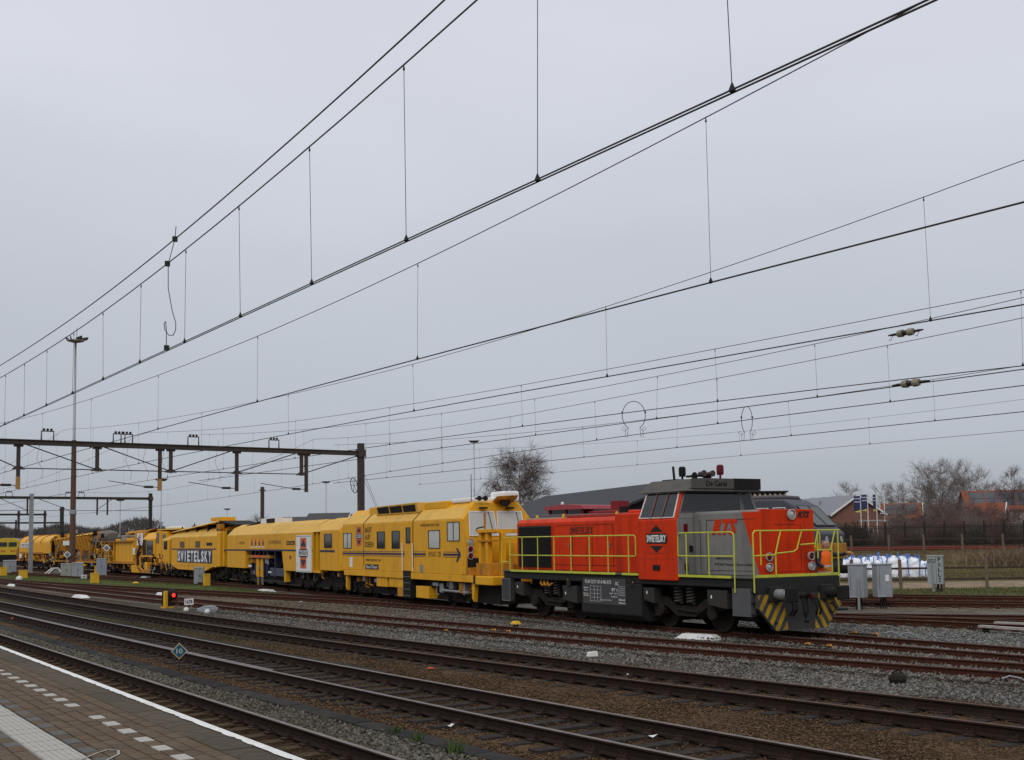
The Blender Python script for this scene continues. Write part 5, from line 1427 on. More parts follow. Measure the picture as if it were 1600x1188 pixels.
# round jumper loops
def loop(label, px, pyb, w, h, f, legs):
    r = ray(px, pyb); z = 5.6; c = G(px, pyb, z)
    par = thing('jumper_loop', label, 'wire loop', c)
    pts = []
    for k in range(25):
        an = R(-118 + 236 * k / 24 + 90 - 0); pts.append((w / 2 * math.cos(R(-62) + R(304) * k / 24), 0, .24 + h / 2 + h / 2 * math.sin(R(-62) + R(304) * k / 24)))
    MB().tube(pts, .011, 5).build('ring', WIRE, par)
    for s in (-1, 1):
        x = s * w * .26
        MB().tube([(x, 0, .24 + h * .06), (x + s * .12, 0, .2), (x + s * .2, 0, .28), (x + s * .14, 0, .34), (x + s * .08, 0, .26), (x + s * .1, 0, 0)], .006, 4).build('curl', WIRE, par)
        MB().tube([(x, 0, .26), (x + s * .03, 0, 0)], .007, 4).build('leg', WIRE, par)
        MB().box(s * w / 2 - .025, s * w / 2 + .025, -.02, .02, .2 + h * .62, .26 + h * .62).build('clamp', CLAMP, par)
loop('larger round wire loop standing on the contact wire in mid-sky, above the locomotive', 991, 684, .72, .9, T5, 4)
loop('narrow oval wire loop standing on the lowest contact wire, right of the larger loop', 1168, 690, .36, .92, LG, 4)
INS = M('porcelain_cream', (.24, .22, .15), .4); INSD = M('insulator_brown', (.03, .022, .018), .4)
def insulator(label, px, py, z, sag):
    c = G(px, py, z); par = thing('line_insulator', label, 'insulator', c, math.atan2(UY, UX))
    k = 0
    prof = [(-.46, .016), (-.22, .03), (-.2, .075), (-.07, .085), (-.068, .06), (.07, .06), (.072, .085), (.2, .075), (.22, .03), (.46, .016)]
    for (x0, r0), (x1, r1), m, n in ((prof[0], prof[1], INSD, 'end_fitting'), (prof[2], prof[3], INS, 'porcelain'), (prof[4], prof[5], INSD, 'core'), (prof[6], prof[7], INS, 'porcelain'), (prof[8], prof[9], INSD, 'end_fitting')):
        MB().tube([(x0, 0, 0), ((x0 + x1) / 2, 0, 0), (x1, 0, 0)], 1, 10, radii=[r0, max(r0, r1), r1]).build(n, m, par)
    if sag:
        for x in (-.35, .35): MB().tube([(x, 0, -.02), (x + .05, 0, -.12), (x + .1, 0, -.1)], .008, 4).build('tail', INSD, par)
insulator('pale insulator in the upper wire at the right edge of the sky', 1415, 520, mess_z(13, 6.7), True)
insulator('pale insulator in the contact wire, lower of the two at right', 1423, 599, 5.6, False)

# ------------------------------------------------------------------ gantries
def px_t(px, py, s):
    r = ray(px, py); k = s / (r.x * UX + r.y * UY); return r.x * k * NX + r.y * k * NY, EYE + r.z * k
def gantry(label, s, t0, t1, zb, posts, th=.26, group=None):
    par = thing('catenary_gantry', label, 'gantry', W(s, 0), math.atan2(NY, NX))   # local x = t, y = s
    MB().box(t0, t1, -th / 2, th / 2, zb - th / 2, zb + th / 2).build('beam', GANT, par)
    for z in (-th / 2, th / 2):
        MB().box(t0, t1, -th * .72, th * .72, zb + z - .018, zb + z + .018).build('beam_flange', GANT, par)
    for t, m in posts:
        MB().box(t - .15, t + .15, -.15, .15, -.5, zb + .55).build('post', m, par)
        MB().box(t - .22, t + .22, -.2, .2, zb - .2, zb + .2).build('post_head', GANT, par)
    return par
g1 = gantry('long brown catenary gantry beam with hanging posts and its mast behind the survey car', 58, -4, 30.6, 7.32, [(30.45, GANT), (-3.8, GANT)], .21)
hung = {}
for px, lng in ((29, 1), (152, 0), (250, 1), (267, 0), (370, 1), (471, 0), (478.5, 1)):
    t, _ = px_t(px, 700 + px * .025, 58); zb = 5.15 if lng else 6.02
    o = MB().box(t - .075, t + .075, -.08, .08, zb, 7.19).build('hanging_post', GANT, g1)
    MB().box(t - .2, t + .2, -.09, .09, 7.1, 7.19).build('post_shoe', GANT, o)
    hung[px] = t
    if px in (29, 250):
        MB().box(t - .085, t + .085, -.09, .09, zb - .02, zb + .55).build('post_end', M('ochre_paint', (.35, .2, .06), .6), o)
    if px != 478.5 and px != 250:
        MB().hexa([(t - .3, -.07, 6.04), (t + .3, -.07, 6.04), (t + .3, .07, 6.04), (t - .3, .07, 6.04), (t - .12, -.06, 6.2), (t + .12, -.06, 6.2), (t + .12, .06, 6.2), (t - .12, .06, 6.2)]).build('tie_gusset', GANT, g1)
def rod(a, b, r=.028): MB().tube([(a[0], 0, a[1]), (b[0], 0, b[1])], r, 6).build('tie_rod', GANT, g1)
tt = lambda px: px_t(px, 700 + px * .025, 58)[0]
rod((hung[29], 6.1), (hung[471], 6.1)); rod((tt(42), 7.2), (hung[152], 6.1)); rod((tt(163), 7.2), (hung[267], 6.1)); rod((tt(-60), 7.2), (hung[29], 6.1))
rod((tt(360), 7.2), (hung[267], 6.1)); rod((tt(462), 7.2), (hung[370], 6.1)); rod((tt(560), 7.2), (hung[471], 6.1))
BRM = M('bracket_dark', (.03, .026, .024), .7)
def bracket(g, t, zb, w=.28):
    o = MB().tube([(t - w, 0, zb), (t - w, 0, zb + .42), (t + w, 0, zb + .42), (t + w, 0, zb)], .035, 5).build('messenger_bracket', BRM, g)
    for dx in (-w * .6, 0, w * .6): MB().ball((t + dx, 0, zb + .5), (.07, .07, .06), 7, 4).build('insulator', BRM, o)
for px in (74, 186, 198, 302, 428): bracket(g1, tt(px), 7.45)
for px in (29, 250, 370, 478.5):
    t = hung[px]
    MB().tube([(t, 0, 5.3), (t - .6, .2, 5.32), (t - 1.6, .5, 5.5), (t - 2.3, .7, 5.62)], .018, 5).build('steady_arm', BRM, g1)
    MB().lathe([(.03, -.25), (.06, -.2), (.06, .2), (.03, .25)], (t - .5, 0.15, 5.32), 'x', 8).build('insulator', BRM, g1)
for k, px in enumerate((66, 120, 205, 232, 262, 345)):
    t = tt(px); z0 = random.uniform(7.3, 7.9)
    MB().tube([(t, .3, z0), (t - .15, .4, 6.6), (t + .12, .3, 6.0), (t + .05, .3, 5.65)], .007, 4).build('jumper', WIRE, g1)
# tension wheel and guys at the mast
o = MB(); c = Vector((30.45 - .42, 0, 5.55))
MB().tube([(c.x + .2 * math.cos(2 * math.pi * k / 20), c.y + .48 * math.sin(2 * math.pi * k / 20) * .3, c.z + .42 * math.sin(2 * math.pi * k / 20)) for k in range(20)], .022, 5, closed=True).build('tension_wheel', BRM, g1)
for k in range(3):
    an = math.pi * k / 3; MB().cyl((c.x + .2 * math.cos(an), c.y + .144 * math.sin(an), c.z + .42 * math.sin(an)), (c.x - .2 * math.cos(an), c.y - .144 * math.sin(an), c.z - .42 * math.sin(an)), .012, 4).build('wheel_spoke', BRM, g1)
for dz in (0, .35): MB().tube([(30.6, 0, 6.3 - dz), (32.6, .5, 2.5)], .012, 4).build('guy_wire', WIRE, g1)
MB().box(30.0, 30.9, -.2, .2, 3.4, 3.75).build('mast_box', SIGY, g1)

t48, _ = px_t(49, 800, 122); t235, _ = px_t(235, 800, 122)
g2 = gantry('second catenary gantry with grey mast by the arched wagon and dark mast behind', 122, 14, t235 + .2, 7.2, [(t235, BRM)], .22)
MB().box(t48 - .17, t48 + .17, -.17, .17, -.4, 7.6).build('post', GALV, g2)
MB().box(t48 - .5, t48 + .5, -.5, .5, -.3, -.1).build('post_foot', CONC, g2)
for px in (43, 112, 152, 168): 
    t, _ = px_t(px, 780, 122); MB().box(t - .07, t + .07, -.07, .07, 5.5, 7.1).build('hanging_post', GANT, g2)
for px in (14, 107, 127): bracket(g2, px_t(px, 780, 122)[0], 7.3, .3)
for a_, b_ in ((60, 110), (0, 43), (175, 150)): MB().tube([(px_t(a_, 780, 122)[0], 0, 7.1), (px_t(b_, 780, 122)[0], 0, 5.95)], .03, 5).build('tie_rod', GANT, g2)
MB().tube([(14, 0, 5.95), (t235, 0, 5.95)], .025, 5).build('tie_rod', GANT, g2)
t70, _ = px_t(70, 820, 188)
g3 = gantry('third catenary gantry, small and low at the far left above the arched wagon', 188, 16, t70 + .2, 7.2, [(t70, GANT), (px_t(29, 820, 188)[0], GANT)], .24)
g4 = gantry('fourth catenary gantry, the faintest, just above the far wood', 256, 18, px_t(98, 820, 256)[0] + .3, 7.2, [(px_t(98, 820, 256)[0], BRM), (px_t(25, 820, 256)[0], BRM)], .3)
MB().tube([(16, 0, 5.9), (t70, 0, 5.9)], .03, 5).build('tie_rod', GANT, g3)

# single masts and light poles
def mast(name, label, cat, base, z1, r0, r1, mat, top=None, n=10):
    par = thing(name, label, cat, base)
    MB().tube([(0, 0, -.3), (0, 0, z1 * .35), (0, 0, z1)], 1, n, radii=[r0, (r0 + r1) / 2, r1]).build('pole', mat, par, smooth=True)
    if top: top(par, z1)
    return par
def lamps(par, z):
    MB().lathe([(.2, -.1), (.75, .05), (.75, .12), (.2, .16)], (0, 0, z), 'z', 12).build('lamp_ring', GALV, par)
    for k in range(6):
        an = k * math.pi / 3 + .3
        MB().hexa([(math.cos(an) * .45 - .16, math.sin(an) * .45 - .1, z + .02), (math.cos(an) * .85 + .1, math.sin(an) * .85 - .1, z + .18), (math.cos(an) * .85 + .1, math.sin(an) * .85 + .12, z + .18), (math.cos(an) * .45 - .16, math.sin(an) * .45 + .12, z + .02), (math.cos(an) * .45 - .16, math.sin(an) * .45 - .1, z + .3), (math.cos(an) * .95 + .1, math.sin(an) * .95 - .1, z + .42), (math.cos(an) * .95 + .1, math.sin(an) * .95 + .12, z + .42), (math.cos(an) * .45 - .16, math.sin(an) * .45 + .12, z + .3)]).build('floodlight', BRM, par)
    MB().cyl((.1, 0, z), (.1, 0, z + 1.2), .03, 5).build('lightning_rod', GALV, par)
base = G(112.5, 902, -.25)
lm = mast('light_mast', 'tall floodlight mast at left, grey above and rust-brown below, standing in the grass', 'light mast', base, 20.6, .2, .09, GALV, lamps)
MB().tube([(0, 0, -.28), (0, 0, 6.0), (0, 0, 11.9)], 1, 10, radii=[.27, .235, .2]).build('painted_lower_pole', M('mast_rust_brown', (.1, .055, .04), .8, dirt=((.06, .035, .028), .5, 2.)), lm)
MB().lathe([(.24, 0), (.3, .05), (.3, .35), (.24, .4)], (0, 0, 5.4), 'z', 12).build('mast_collar', GALV, lm)
def head(par, z):
    MB().hexa([(-.5, -.2, z), (.5, -.2, z), (.5, .2, z), (-.5, .2, z), (-.9, -.3, z + .35), (.9, -.3, z + .35), (.9, .3, z + .35), (-.9, .3, z + .35)]).build('lamp_head', BRM, par)
def tz(px, py, Y): return D(px, py, Y)
for i, (px, py, Y, w, lab) in enumerate(((740.5, 692, 190, .13, 'slim light pole with flat head beside the bare birch'), (509.5, 755, 240, .13, 'slim far light pole above the white-badged tamper'), (355, 797, 300, .12, 'faint tiny light pole over the tamper roof'),
        (252, 752, 170, .09, 'thin grey pole right of the dark gantry mast'), (188, 783, 210, .1, 'thin pole above the yellow tool-boom machine'))):
    p = D(px, py, Y); h = p.z
    mast('light_pole', lab, 'light pole', (p.x, p.y, 0), h, w, w * .6, GALV, head, 6)
for px, py, Y, w, m, lab in ((410, 761, 118, .16, GANT, 'brown catenary mast rising behind the tamper cooler box'), (97, 792, 150, .19, BRM, 'dark catenary mast left of the floodlight mast')):
    p = D(px, py, Y); par = thing('catenary_mast', lab, 'mast', (p.x, p.y, 0))
    MB().box(-w, w, -w, w, -.4, p.z).build('post', m, par); MB().box(-w - .15, w + .15, -.1, .1, p.z - .4, p.z - .3).build('cross_arm', m, par)

# ================================================================== TRACKSIDE THINGS
def face_cam(p):
    return math.atan2(p.x, -p.y) if False else math.atan2(-p.y, -p.x) + math.pi / 2     # local -y looks at the viewer
# platform-end speed board
p = G(280, 1052, -.22)
o = thing('speed_sign', 'small blue diamond sign with the number 10 on a thin post by the ballast', 'sign', p, face_cam(p) + R(12))
MB().cyl((0, .02, 0), (0, .02, .4), .014, 6).build('post', BRM, o)
k = .175; zc = .46
MB().prism([(0, zc - k), (k, zc), (0, zc + k), (-k, zc)], 'y', .0, .012).build('border', M('sign_yellow_edge', (.42, .33, .16), .5), o)
k = .145; MB().prism([(0, zc - k), (k, zc), (0, zc + k), (-k, zc)], 'y', -.004, .0).build('panel', M('sign_blue', (.012, .085, .15), .4), o)
text('10', 0, -.005, zc, .13, .11, M('sign_number', (.4, .42, .38), .5), o, bold=.02)
# dwarf signal with its red aspect
p = G(263, 951, -.23)
o = thing('dwarf_signal', 'low yellow and black dwarf signal showing a red light between the tracks', 'signal', p, face_cam(p) + R(38))
bx('foot', SIGY, o, -.26, .2, -.16, .18, 0, .08); bx('back_plate', SIGY, o, -.27, -.121, -.13, .0, .08, .74, bevel=.01)
bx('housing', BLK, o, -.12, .3, -.1, .3, .1, .72, bevel=.03)
MB().ball((.16, -.06, .58), (.24, .2, .24), 12, 8).build('hood', BLK, o, smooth=True)
MB().lathe([(.085, .0), (.08, -.03), (.045, -.045), (.01, -.05)], (.1, -.215, .56), 'y', 14).build('red_lens', M('red_signal_light', (.5, .01, .01), .3, var=0, emit=((1, .02, .02), 2.6)), o)
bx('lower_box', M('rusty_box', (.12, .06, .03), .8), o, .1, .42, -.12, .2, .25, .42)
def board(px, py, Yz, w, h, txt, lab, post=.2, name='number_board'):
    p = G(px, py, Yz); o = thing(name, lab, 'sign', p, face_cam(p) + R(8))
    bx('panel', PWHITE, o, -w / 2, w / 2, -.01, .01, post, post + h)
    for x in (-w * .3, w * .3): MB().cyl((x, .02, 0), (x, .02, post + .02), .015, 5).build('leg', GALV, o)
    if txt: text(txt, 0, -.011, post + h / 2, w * .75, h * .6, INK, o, bold=.02)
    return o
board(295, 953, -.23, .37, .26, '1678', 'white board numbered 1678 beside the dwarf signal')
board(331, 911, -.22, .4, .27, '1679', 'small white number board right of the yellow box below the tamper', .12)
board(131, 908, -.22, .42, .26, '1681', 'small white number board in the grass by the floodlight mast', .2)
def lump(name, lab, cat, px, py, r, mat, z=-.2):
    p = G(px, py, z); o = thing(name, lab, cat, p); b = MB().ball((0, 0, r[2] * .6), r, 9, 6)
    b.build('cap', mat, o, smooth=True); MB().cyl((0, 0, -.1), (0, 0, r[2] * .5), r[0] * .5, 8).build('stem', BLK, o); return o
lump('marker_stone', 'white marker cap just under the 1678 board', 'marker', 291, 956, (.11, .11, .11), PWHITE)
lump('marker_stone', 'white marker cap right of the grey point motor by the dwarf signal', 'marker', 324, 959, (.11, .11, .11), PWHITE)
p = G(925, 1026, -.18); o = thing('marker_block', 'small white block on the ballast just beyond the third track', 'marker', p, .4)
MB().hexa([(-.13, -.07, 0), (.13, -.07, 0), (.12, .07, 0), (-.12, .07, 0), (-.11, -.06, .1), (.12, -.05, .12), (.11, .06, .11), (-.1, .06, .1)]).build('block', PWHITE, o, bevel=.015); bx('pad', CONC, o, -.16, .16, -.1, .1, -.06, .005)
lump('litter', 'white scrap lying inside the third track', 'litter', 984, 1055, (.07, .04, .02), PWHITE, -.17)
lump('litter', 'orange rag lying between second and third track', 'litter', 673, 1046, (.09, .07, .03), M('rag_orange', (.34, .09, .03), .9), -.18)
lump('litter', 'small red-orange rag at the left edge by the second track', 'litter', 23, 968, (.14, .1, .05), M('rag_red', (.42, .08, .03), .8), -.18)
for px, py, lab in ((270, 976, 'white paper scrap left of the blue diamond sign'), (458, 1004, 'white paper scrap between the second and third track, standing upright'), (705, 1136, 'white paper scrap by the near rail of the second track, low in the picture'), (1022, 1152, 'crumpled white scrap inside the second track'), (470, 941, 'white scrap on tan ballast below the tamper'), (290, 917, 'white scrap on the grass below the dark name panel')):
    p = G(px, py, -.17); o = thing('litter', lab, 'litter', p, random.random() * 6)
    b = MB(); n = 7; vs = [(0, 0, .03)] + [(.12 * math.cos(k) * random.uniform(.5, 1), .06 * math.sin(k) * random.uniform(.5, 1), random.uniform(0, .05)) for k in np.linspace(0, 6.0, n)]
    b.add(vs, [(0, k, k + 1) for k in range(1, n)]); b.build('paper', PWHITE, o)
# point motor by the signal
p = G(326, 958, -.23); o = thing('point_motor', 'flat grey point motor box right of the 1678 board', 'point motor', p, math.atan2(UY, UX))
bx('case', CABG, o, -.4, .35, -.25, .25, 0, .22, bevel=.03); bx('cover', GALV, o, -.3, .2, -.2, .2, .22, .28, bevel=.02); bx('side_case', CABG, o, .36, .9, -.15, .15, 0, .16, bevel=.02)
# rail-mounted grey dome (yellow cap on legs)
def dome(px, py, lab, w=.3):
    p = G(px, py, -.2); o = thing('detector_cap', lab, 'track detector', p, math.atan2(UY, UX))
    MB().hexa([(-w / 2, -w * .4, .14), (w / 2, -w * .4, .14), (w / 2, w * .4, .14), (-w / 2, w * .4, .14), (-w * .3, -w * .25, .24), (w * .3, -w * .25, .24), (w * .3, w * .25, .24), (-w * .3, w * .25, .24)]).build('cap', SIGY, o, bevel=.02)
    for x in (-w * .25, w * .25): MB().cyl((x, 0, -.1), (x, 0, .15), .035, 7).build('leg', BLK, o)
dome(806, 983, 'yellow detector cap on black legs in ballast before the locomotive'); dome(212, 915, 'yellow detector cap on the grass strip at left', .42)
# white boards lying by the track
def white_slab(px, py, L_, d, lab, rot=0):
    p = G(px, py, -.19); o = thing('white_marker_board', lab, 'marker board', p, math.atan2(UY, UX) + R(rot))
    MB().hexa([(-L_ / 2, -d / 2, 0), (L_ / 2, -d / 2, 0), (L_ / 2, d / 2, 0), (-L_ / 2, d / 2, 0), (-L_ * .34, -d * .3, .14), (L_ * .34, -d * .3, .14), (L_ * .34, d * .3, .14), (-L_ * .34, d * .3, .14)]).build('slab', PWHITE, o, bevel=.015)
    bx('foot', CONC, o, -L_ * .3, L_ * .3, -d * .3, d * .3, -.08, .01)
white_slab(1093, 999, 1.35, .42, 'white sloped marker board lying beside the locomotive front bogie', 10)
white_slab(416, 925, 1.7, .5, 'white sloped marker board below the badge banner of the tamper')
white_slab(126, 934, 1.8, .5, 'white sloped marker board between the tracks at left, the larger')
white_slab(21, 916, 1.9, .5, 'white sloped marker board near the left edge')
white_slab(228, 903, 1.6, .5, 'white sloped marker board on the rails below the tool-boom machine')
white_slab(252, 930, .8, .4, 'white marker board end peeping out left of the dwarf signal')
# grey cabinets and yellow boxes
def cabinet(px, py, w, h, lab, z=-.22, mat=CABG, leg=.12, rot=0, pole=False):
    p = G(px, py, z); o = thing('relay_cabinet', lab, 'cabinet', p, face_cam(p) + R(rot))
    bx('case', mat, o, -w / 2, w / 2, -w * .4, w * .4, leg, h, bevel=.015)
    MB().hexa([(-w * .53, -w * .44, h), (w * .53, -w * .44, h), (w * .53, w * .44, h), (-w * .53, w * .44, h), (-w * .48, -w * .38, h + .05), (w * .48, -w * .38, h + .05), (w * .48, w * .38, h + .05), (-w * .48, w * .38, h + .05)]).build('roof', mat, o)
    bx('door_gap', SEAM, o, -.006, .006, -w * .4 - .004, -w * .39, leg + .05, h - .05); bx('handle', BLK, o, .04, .07, -w * .4 - .03, -w * .39, h * .5, h * .62)
    for x in (-w * .3, w * .3): bx('leg', BLK, o, x - .04, x + .04, -.1, .1, -.1, leg)
    if pole: MB().cyl((w * .25, -w * .7, 0), (w * .25, -w * .7, h * .72), .04, 7).build('post', GALV, o)
    return o
def ybox(px, py, w, h, lab):
    p = G(px, py, -.2); o = thing('yellow_box', lab, 'trackside box', p, face_cam(p) + R(10))
    bx('case', SIGY, o, -w / 2, w / 2, -w / 2, w / 2, .05, h, bevel=.03); bx('lid', SIGY, o, -w * .54, w * .54, -w * .54, w * .54, h, h + .05, bevel=.015); bx('base', CONC, o, -w * .4, w * .4, -w * .4, w * .4, -.1, .05)
cabinet(311, 915, .66, 1.15, 'grey relay cabinet with a post before the dark name panel', pole=True)
ybox(323, 917, .4, .75, 'yellow trackside box touching the grey cabinet below the tamper')
cabinet(103, 903, .85, 1.15, 'pale grey cabinet left of the floodlight mast foot', mat=M('cabinet_pale', (.27, .28, .25), .6))
cabinet(121, 904, .9, 1.25, 'grey cabinet right of the floodlight mast foot')
cabinet(158, 901, .8, 1.5, 'tall blue-grey cabinet beside a diamond sign left of the regulator', mat=M('cabinet_blue', (.24, .28, .34), .6))
cabinet(15, 897, 1.2, 1.3, 'grey cabinet with a thin post at the left edge', pole=True)
ybox(148, 913, .52, .72, 'large yellow box on the grass right of the floodlight mast'); ybox(36, 905, .6, .68, 'yellow box with a white lump at the left edge of the grass strip')
ybox(5, 901, .55, .8, 'yellow box cut by the left picture edge'); ybox(151.5, 900, .4, .85, 'yellow box half behind the tall blue-grey cabinet')
lump('marker_stone', 'white cap beside the yellow box at left', 'marker', 30, 908, (.25, .25, .25), PWHITE)
def diamond(px, py, pyc, k, lab):
    p = G(px, py, -.2); o = thing('diamond_sign', lab, 'sign', p, face_cam(p)); zc = (py - pyc) / FPX * p.y
    MB().cyl((0, .03, 0), (0, .03, zc), .05, 6).build('post', GALV, o)
    MB().prism([(0, zc - k), (k, zc), (0, zc + k), (-k, zc)], 'y', 0, .02).build('rim', WHITE, o)
    MB().prism([(0, zc - k * .7), (k * .7, zc), (0, zc + k * .7), (-k * .7, zc)], 'y', -.01, 0).build('panel', M('sign_grey_blue', (.12, .16, .2), .5), o)
diamond(104.5, 901.5, 867, .31, 'grey diamond sign standing left of the floodlight mast'); diamond(166, 902, 857, .32, 'grey diamond sign on a post before the yellow engine house')
p = G(83, 897, -.2); o = thing('trestle', 'white folding trestle in front of the conveyor wagon', 'trestle', p, face_cam(p))
for s in (-1, 1):
    MB().tube([(-.6 + s * .15, -.2 * s, 0), (0 + s * .1, 0, .55)], .06, 5).build('leg', WHITE, o); MB().tube([(.7 + s * .1, -.2 * s, 0), (.35 + s * .1, 0, .55)], .06, 5).build('leg', WHITE, o)
bx('top', WHITE, o, -.05, .5, -.1, .1, .5, .6)
MB().hexa([(-.1, .05, .05), (.7, .05, .05), (.7, .1, .05), (-.1, .1, .05), (-.0, .02, .5), (.45, .02, .5), (.45, .07, .5), (0, .07, .5)]).build('panel', GALV, o)
# right side cabinets
def rcab(px, py, x0, lab, rot, pole):
    p = G(px, py, -.2); o = thing('switch_cabinet', lab, 'cabinet', p, face_cam(p) + R(rot))
    bx('case', CABG, o, -.28, .28, -.24, .24, .42, 1.58, bevel=.012); bx('lid', CABG, o, -.31, .31, -.27, .27, 1.58, 1.63, bevel=.01)
    bx('door_gap', SEAM, o, -.2, -.19, -.246, -.238, .5, 1.5); bx('door_line', M('cabinet_door', (.25, .27, .29), .6), o, -.16, .24, -.247, -.24, .52, 1.5)
    for x in (-.1, 0, .1): MB().tube([(x, 0, -.15), (x + .04, .02, .2), (x * .6, 0, .45)], .03, 6).build('cable', BLK, o)
    if pole: MB().cyl((.12, -.34, -.1), (.12, -.34, 1.1), .045, 8).build('post', GALV, o)
    else: bx('sticker', WHITE, o, .02, .16, -.252, -.247, 1.0, 1.22)
rcab(1342, 952, 0, 'grey cabinet with a separate post, left of the two by the locomotive buffers', -18, True)
rcab(1380, 951, 0, 'grey cabinet with a white sticker, right of the two by the locomotive buffers', 22, False)
p = G(1463, 924, -.24); o = thing('graffiti_cabinet', 'pale grey cabinet on legs scrawled with black graffiti before the fence', 'cabinet', p, face_cam(p) + R(-8))
GRN = M('cabinet_pale_green', (.3, .34, .34), .6, dirt=((.2, .2, .17), .4, 2.))
bx('case', GRN, o, -.34, .34, -.24, .24, .34, 1.64, bevel=.012); bx('lid', GRN, o, -.37, .37, -.27, .27, 1.64, 1.7); bx('leg', GALV, o, -.16, -.02, -.2, .0, -.15, .34); bx('leg', BLK, o, .04, .14, -.1, .1, -.15, .34); bx('leg', BLK, o, .2, .25, -.1, .1, -.15, .34)
bx('door_gap', SEAM, o, .06, .07, -.247, -.24, .38, 1.6)
for i, ch in enumerate('FOLLZ'): text(ch, .21, -.243, 1.5 - i * .24, .12, .18, INK, o, name='graffiti', bold=.03)
text('OTE-7', -.13, -.243, 1.42, .36, .2, INK, o, name='graffiti', bold=.02); bx('post', GALV, o, -.13, -.07, -.3, -.26, .2, 1.3)
# pale boards in the turnout
for i, (pa, pb, lab) in enumerate((((1531, 978), (1612, 983), 'long pale board lying along the near rail at the right edge'), ((1555, 972.5), (1612, 975), 'second pale board lying behind the first at the right edge'))):
    a_, b_ = G(*pa, -.02), G(*pb, -.02); o = thing('crossing_board', lab, 'board', (a_.x, a_.y, 0), math.atan2((b_ - a_).y, (b_ - a_).x))
    l = (b_ - a_).length; bx('plank', M('pale_plank', (.36, .33, .31), .7, dirt=((.2, .16, .14), .5, 3.)), o, 0, l * .3 if i == 0 else l, -.09, .09, -.06, .0); 
    if i == 0: bx('plank', MATS['pale_plank'], o, l * .32, l, -.09, .09, -.065, -.005)
    bx('bracket', BLK, o, .1, .25, -.05, .05, -.2, -.06)
# insulated rail joints with orange clamps, and bond cables
OC = M('clamp_orange', (.42, .17, .02), .6); CABLE = M('bond_cable', (.25, .26, .28), .4, metal=.3)
def joint(px, py, lab):
    p = G(px, py, -.06); s, _ = ST(p); o = thing('rail_joint', lab, 'rail joint', p, math.atan2(UY, UX) + math.atan(tangent(T5, s)))
    bx('fishplate', M('joint_grey_green', (.035, .03, .022), .9), o, -.45, .45, -.07, -.04, -.1, -.02)
    for x in (-.32, .32): MB().tube([(x - .12, -.1, -.1), (x - .05, -.12, 0), (x + .05, -.12, -.02), (x + .12, -.1, -.1)], .03, 6).build('clamp', OC, o)
joint(1273, 1007, 'insulated joint with two orange clamps on the near rail before the locomotive'); joint(1346, 989, 'insulated joint with yellow clamps on the far rail ahead of the locomotive'); joint(778, 985, 'insulated joint with rusty clamps left of the yellow detector cap'); joint(703, 985.5, 'insulated joint on the rust-red rail below the survey car')
for i, (px, py, lab) in enumerate(((1222, 999, 'grey bond cable hooked on the near rail by the plough'), (1398, 991, 'pair of blue-grey bond cables on the far rail ahead of the locomotive'), (1590, 1063, 'grey bond cable on the rail at the right edge'), (735, 978, 'grey bond cable in the rust-red track below the survey car'), (745, 990, 'grey bond cable outside the rust-red rail below the survey car'))):
    p = G(px, py, -.1); o = thing('bond_cable', lab, 'cable', p, math.atan2(UY, UX))
    for k in range(2): MB().tube([(.3 - k * .5, 0, .0), (.2 - k * .5, -.08, .05), (0 - k * .5, -.12, .02), (-.1 - k * .5, -.2, -.08)], .016, 5).build('strand', CABLE, o)
p = G(1403, 1068, -.19); o = thing('black_bundle', 'black tarred bundle lying on grey ballast at right', 'bundle', p); MB().ball((0, 0, .08), (.17, .14, .12), 9, 6).build('bundle', BLK, o); MB().tube([(-.1, 0, .18), (0, 0, .26), (.1, 0, .16)], .02, 5).build('tie', BLK, o)
# small weeds by the duct
for i, (px, py, r, lab) in enumerate(((617, 1148, .1, 'small green weed at the cable duct, first from left'), (652, 1160, .1, 'small green weed at the cable duct, second from left'), (712, 1178, .16, 'larger green weed tuft at the cable duct, nearest the viewer'))):
    p = np.array(G(px, py, -.2)); N = 60; P_ = p + np.stack([RNG.normal(0, r * .4, N), RNG.normal(0, r * .4, N), np.zeros(N)], 1)
    o = blades('weed', lab, P_, r * 1.1, .012, np.array([(.05, .08, .018), (.06, .095, .022)]), 1.0); del o['kind']; o['category'] = 'weed'

# ------------------------------------------------------------------ wooden fences, bags
def fence(label, posts, base_z, h, rails_z, r, name='wooden_fence'):
    par = thing(name, label, 'fence')
    for i, p in enumerate(posts):
        tl = random.uniform(-.04, .04)
        MB().tube([(p.x, p.y, base_z(p) - .3), (p.x + tl, p.y, base_z(p) + h * random.uniform(.97, 1.03))], r, 7).build('post', TIMB, par)
    for z in rails_z:
        for a_, b_ in zip(posts, posts[1:]):
            za, zb = base_z(a_) + z, base_z(b_) + z
            MB().hexa([(a_.x, a_.y + .05, za - .05), (b_.x, b_.y + .05, zb - .05), (b_.x, b_.y + .09, zb - .05), (a_.x, a_.y + .09, za - .05), (a_.x, a_.y + .05, za + .05), (b_.x, b_.y + .05, zb + .05), (b_.x, b_.y + .09, zb + .05), (a_.x, a_.y + .09, za + .05)]).build('rail', M('fence_rail_dark', (.05, .033, .025), .9, var=.3), par)
    return par
fence('wooden post-and-rail fence along the sandy path before the white bags', [G(x, 920.5 - (x - 1408) * .012, -.27) for x in (1190, 1262, 1331, 1408, 1474, 1543, 1615)], lambda p: -.27, 1.5, (1.02, .46), .085)
bp = [D(x, 864, 93) for x in (1270, 1331, 1389, 1444, 1504, 1568, 1634)]
fence('pale-posted wooden fence on top of the bank below the iron railing', bp, lambda p: terrain_z(p.x, p.y) - .05, 1.35, (.98, .45), .09)
par = thing('stacked_rails', 'stack of long rusty rails lying on the bank behind the pale fence', 'rails')
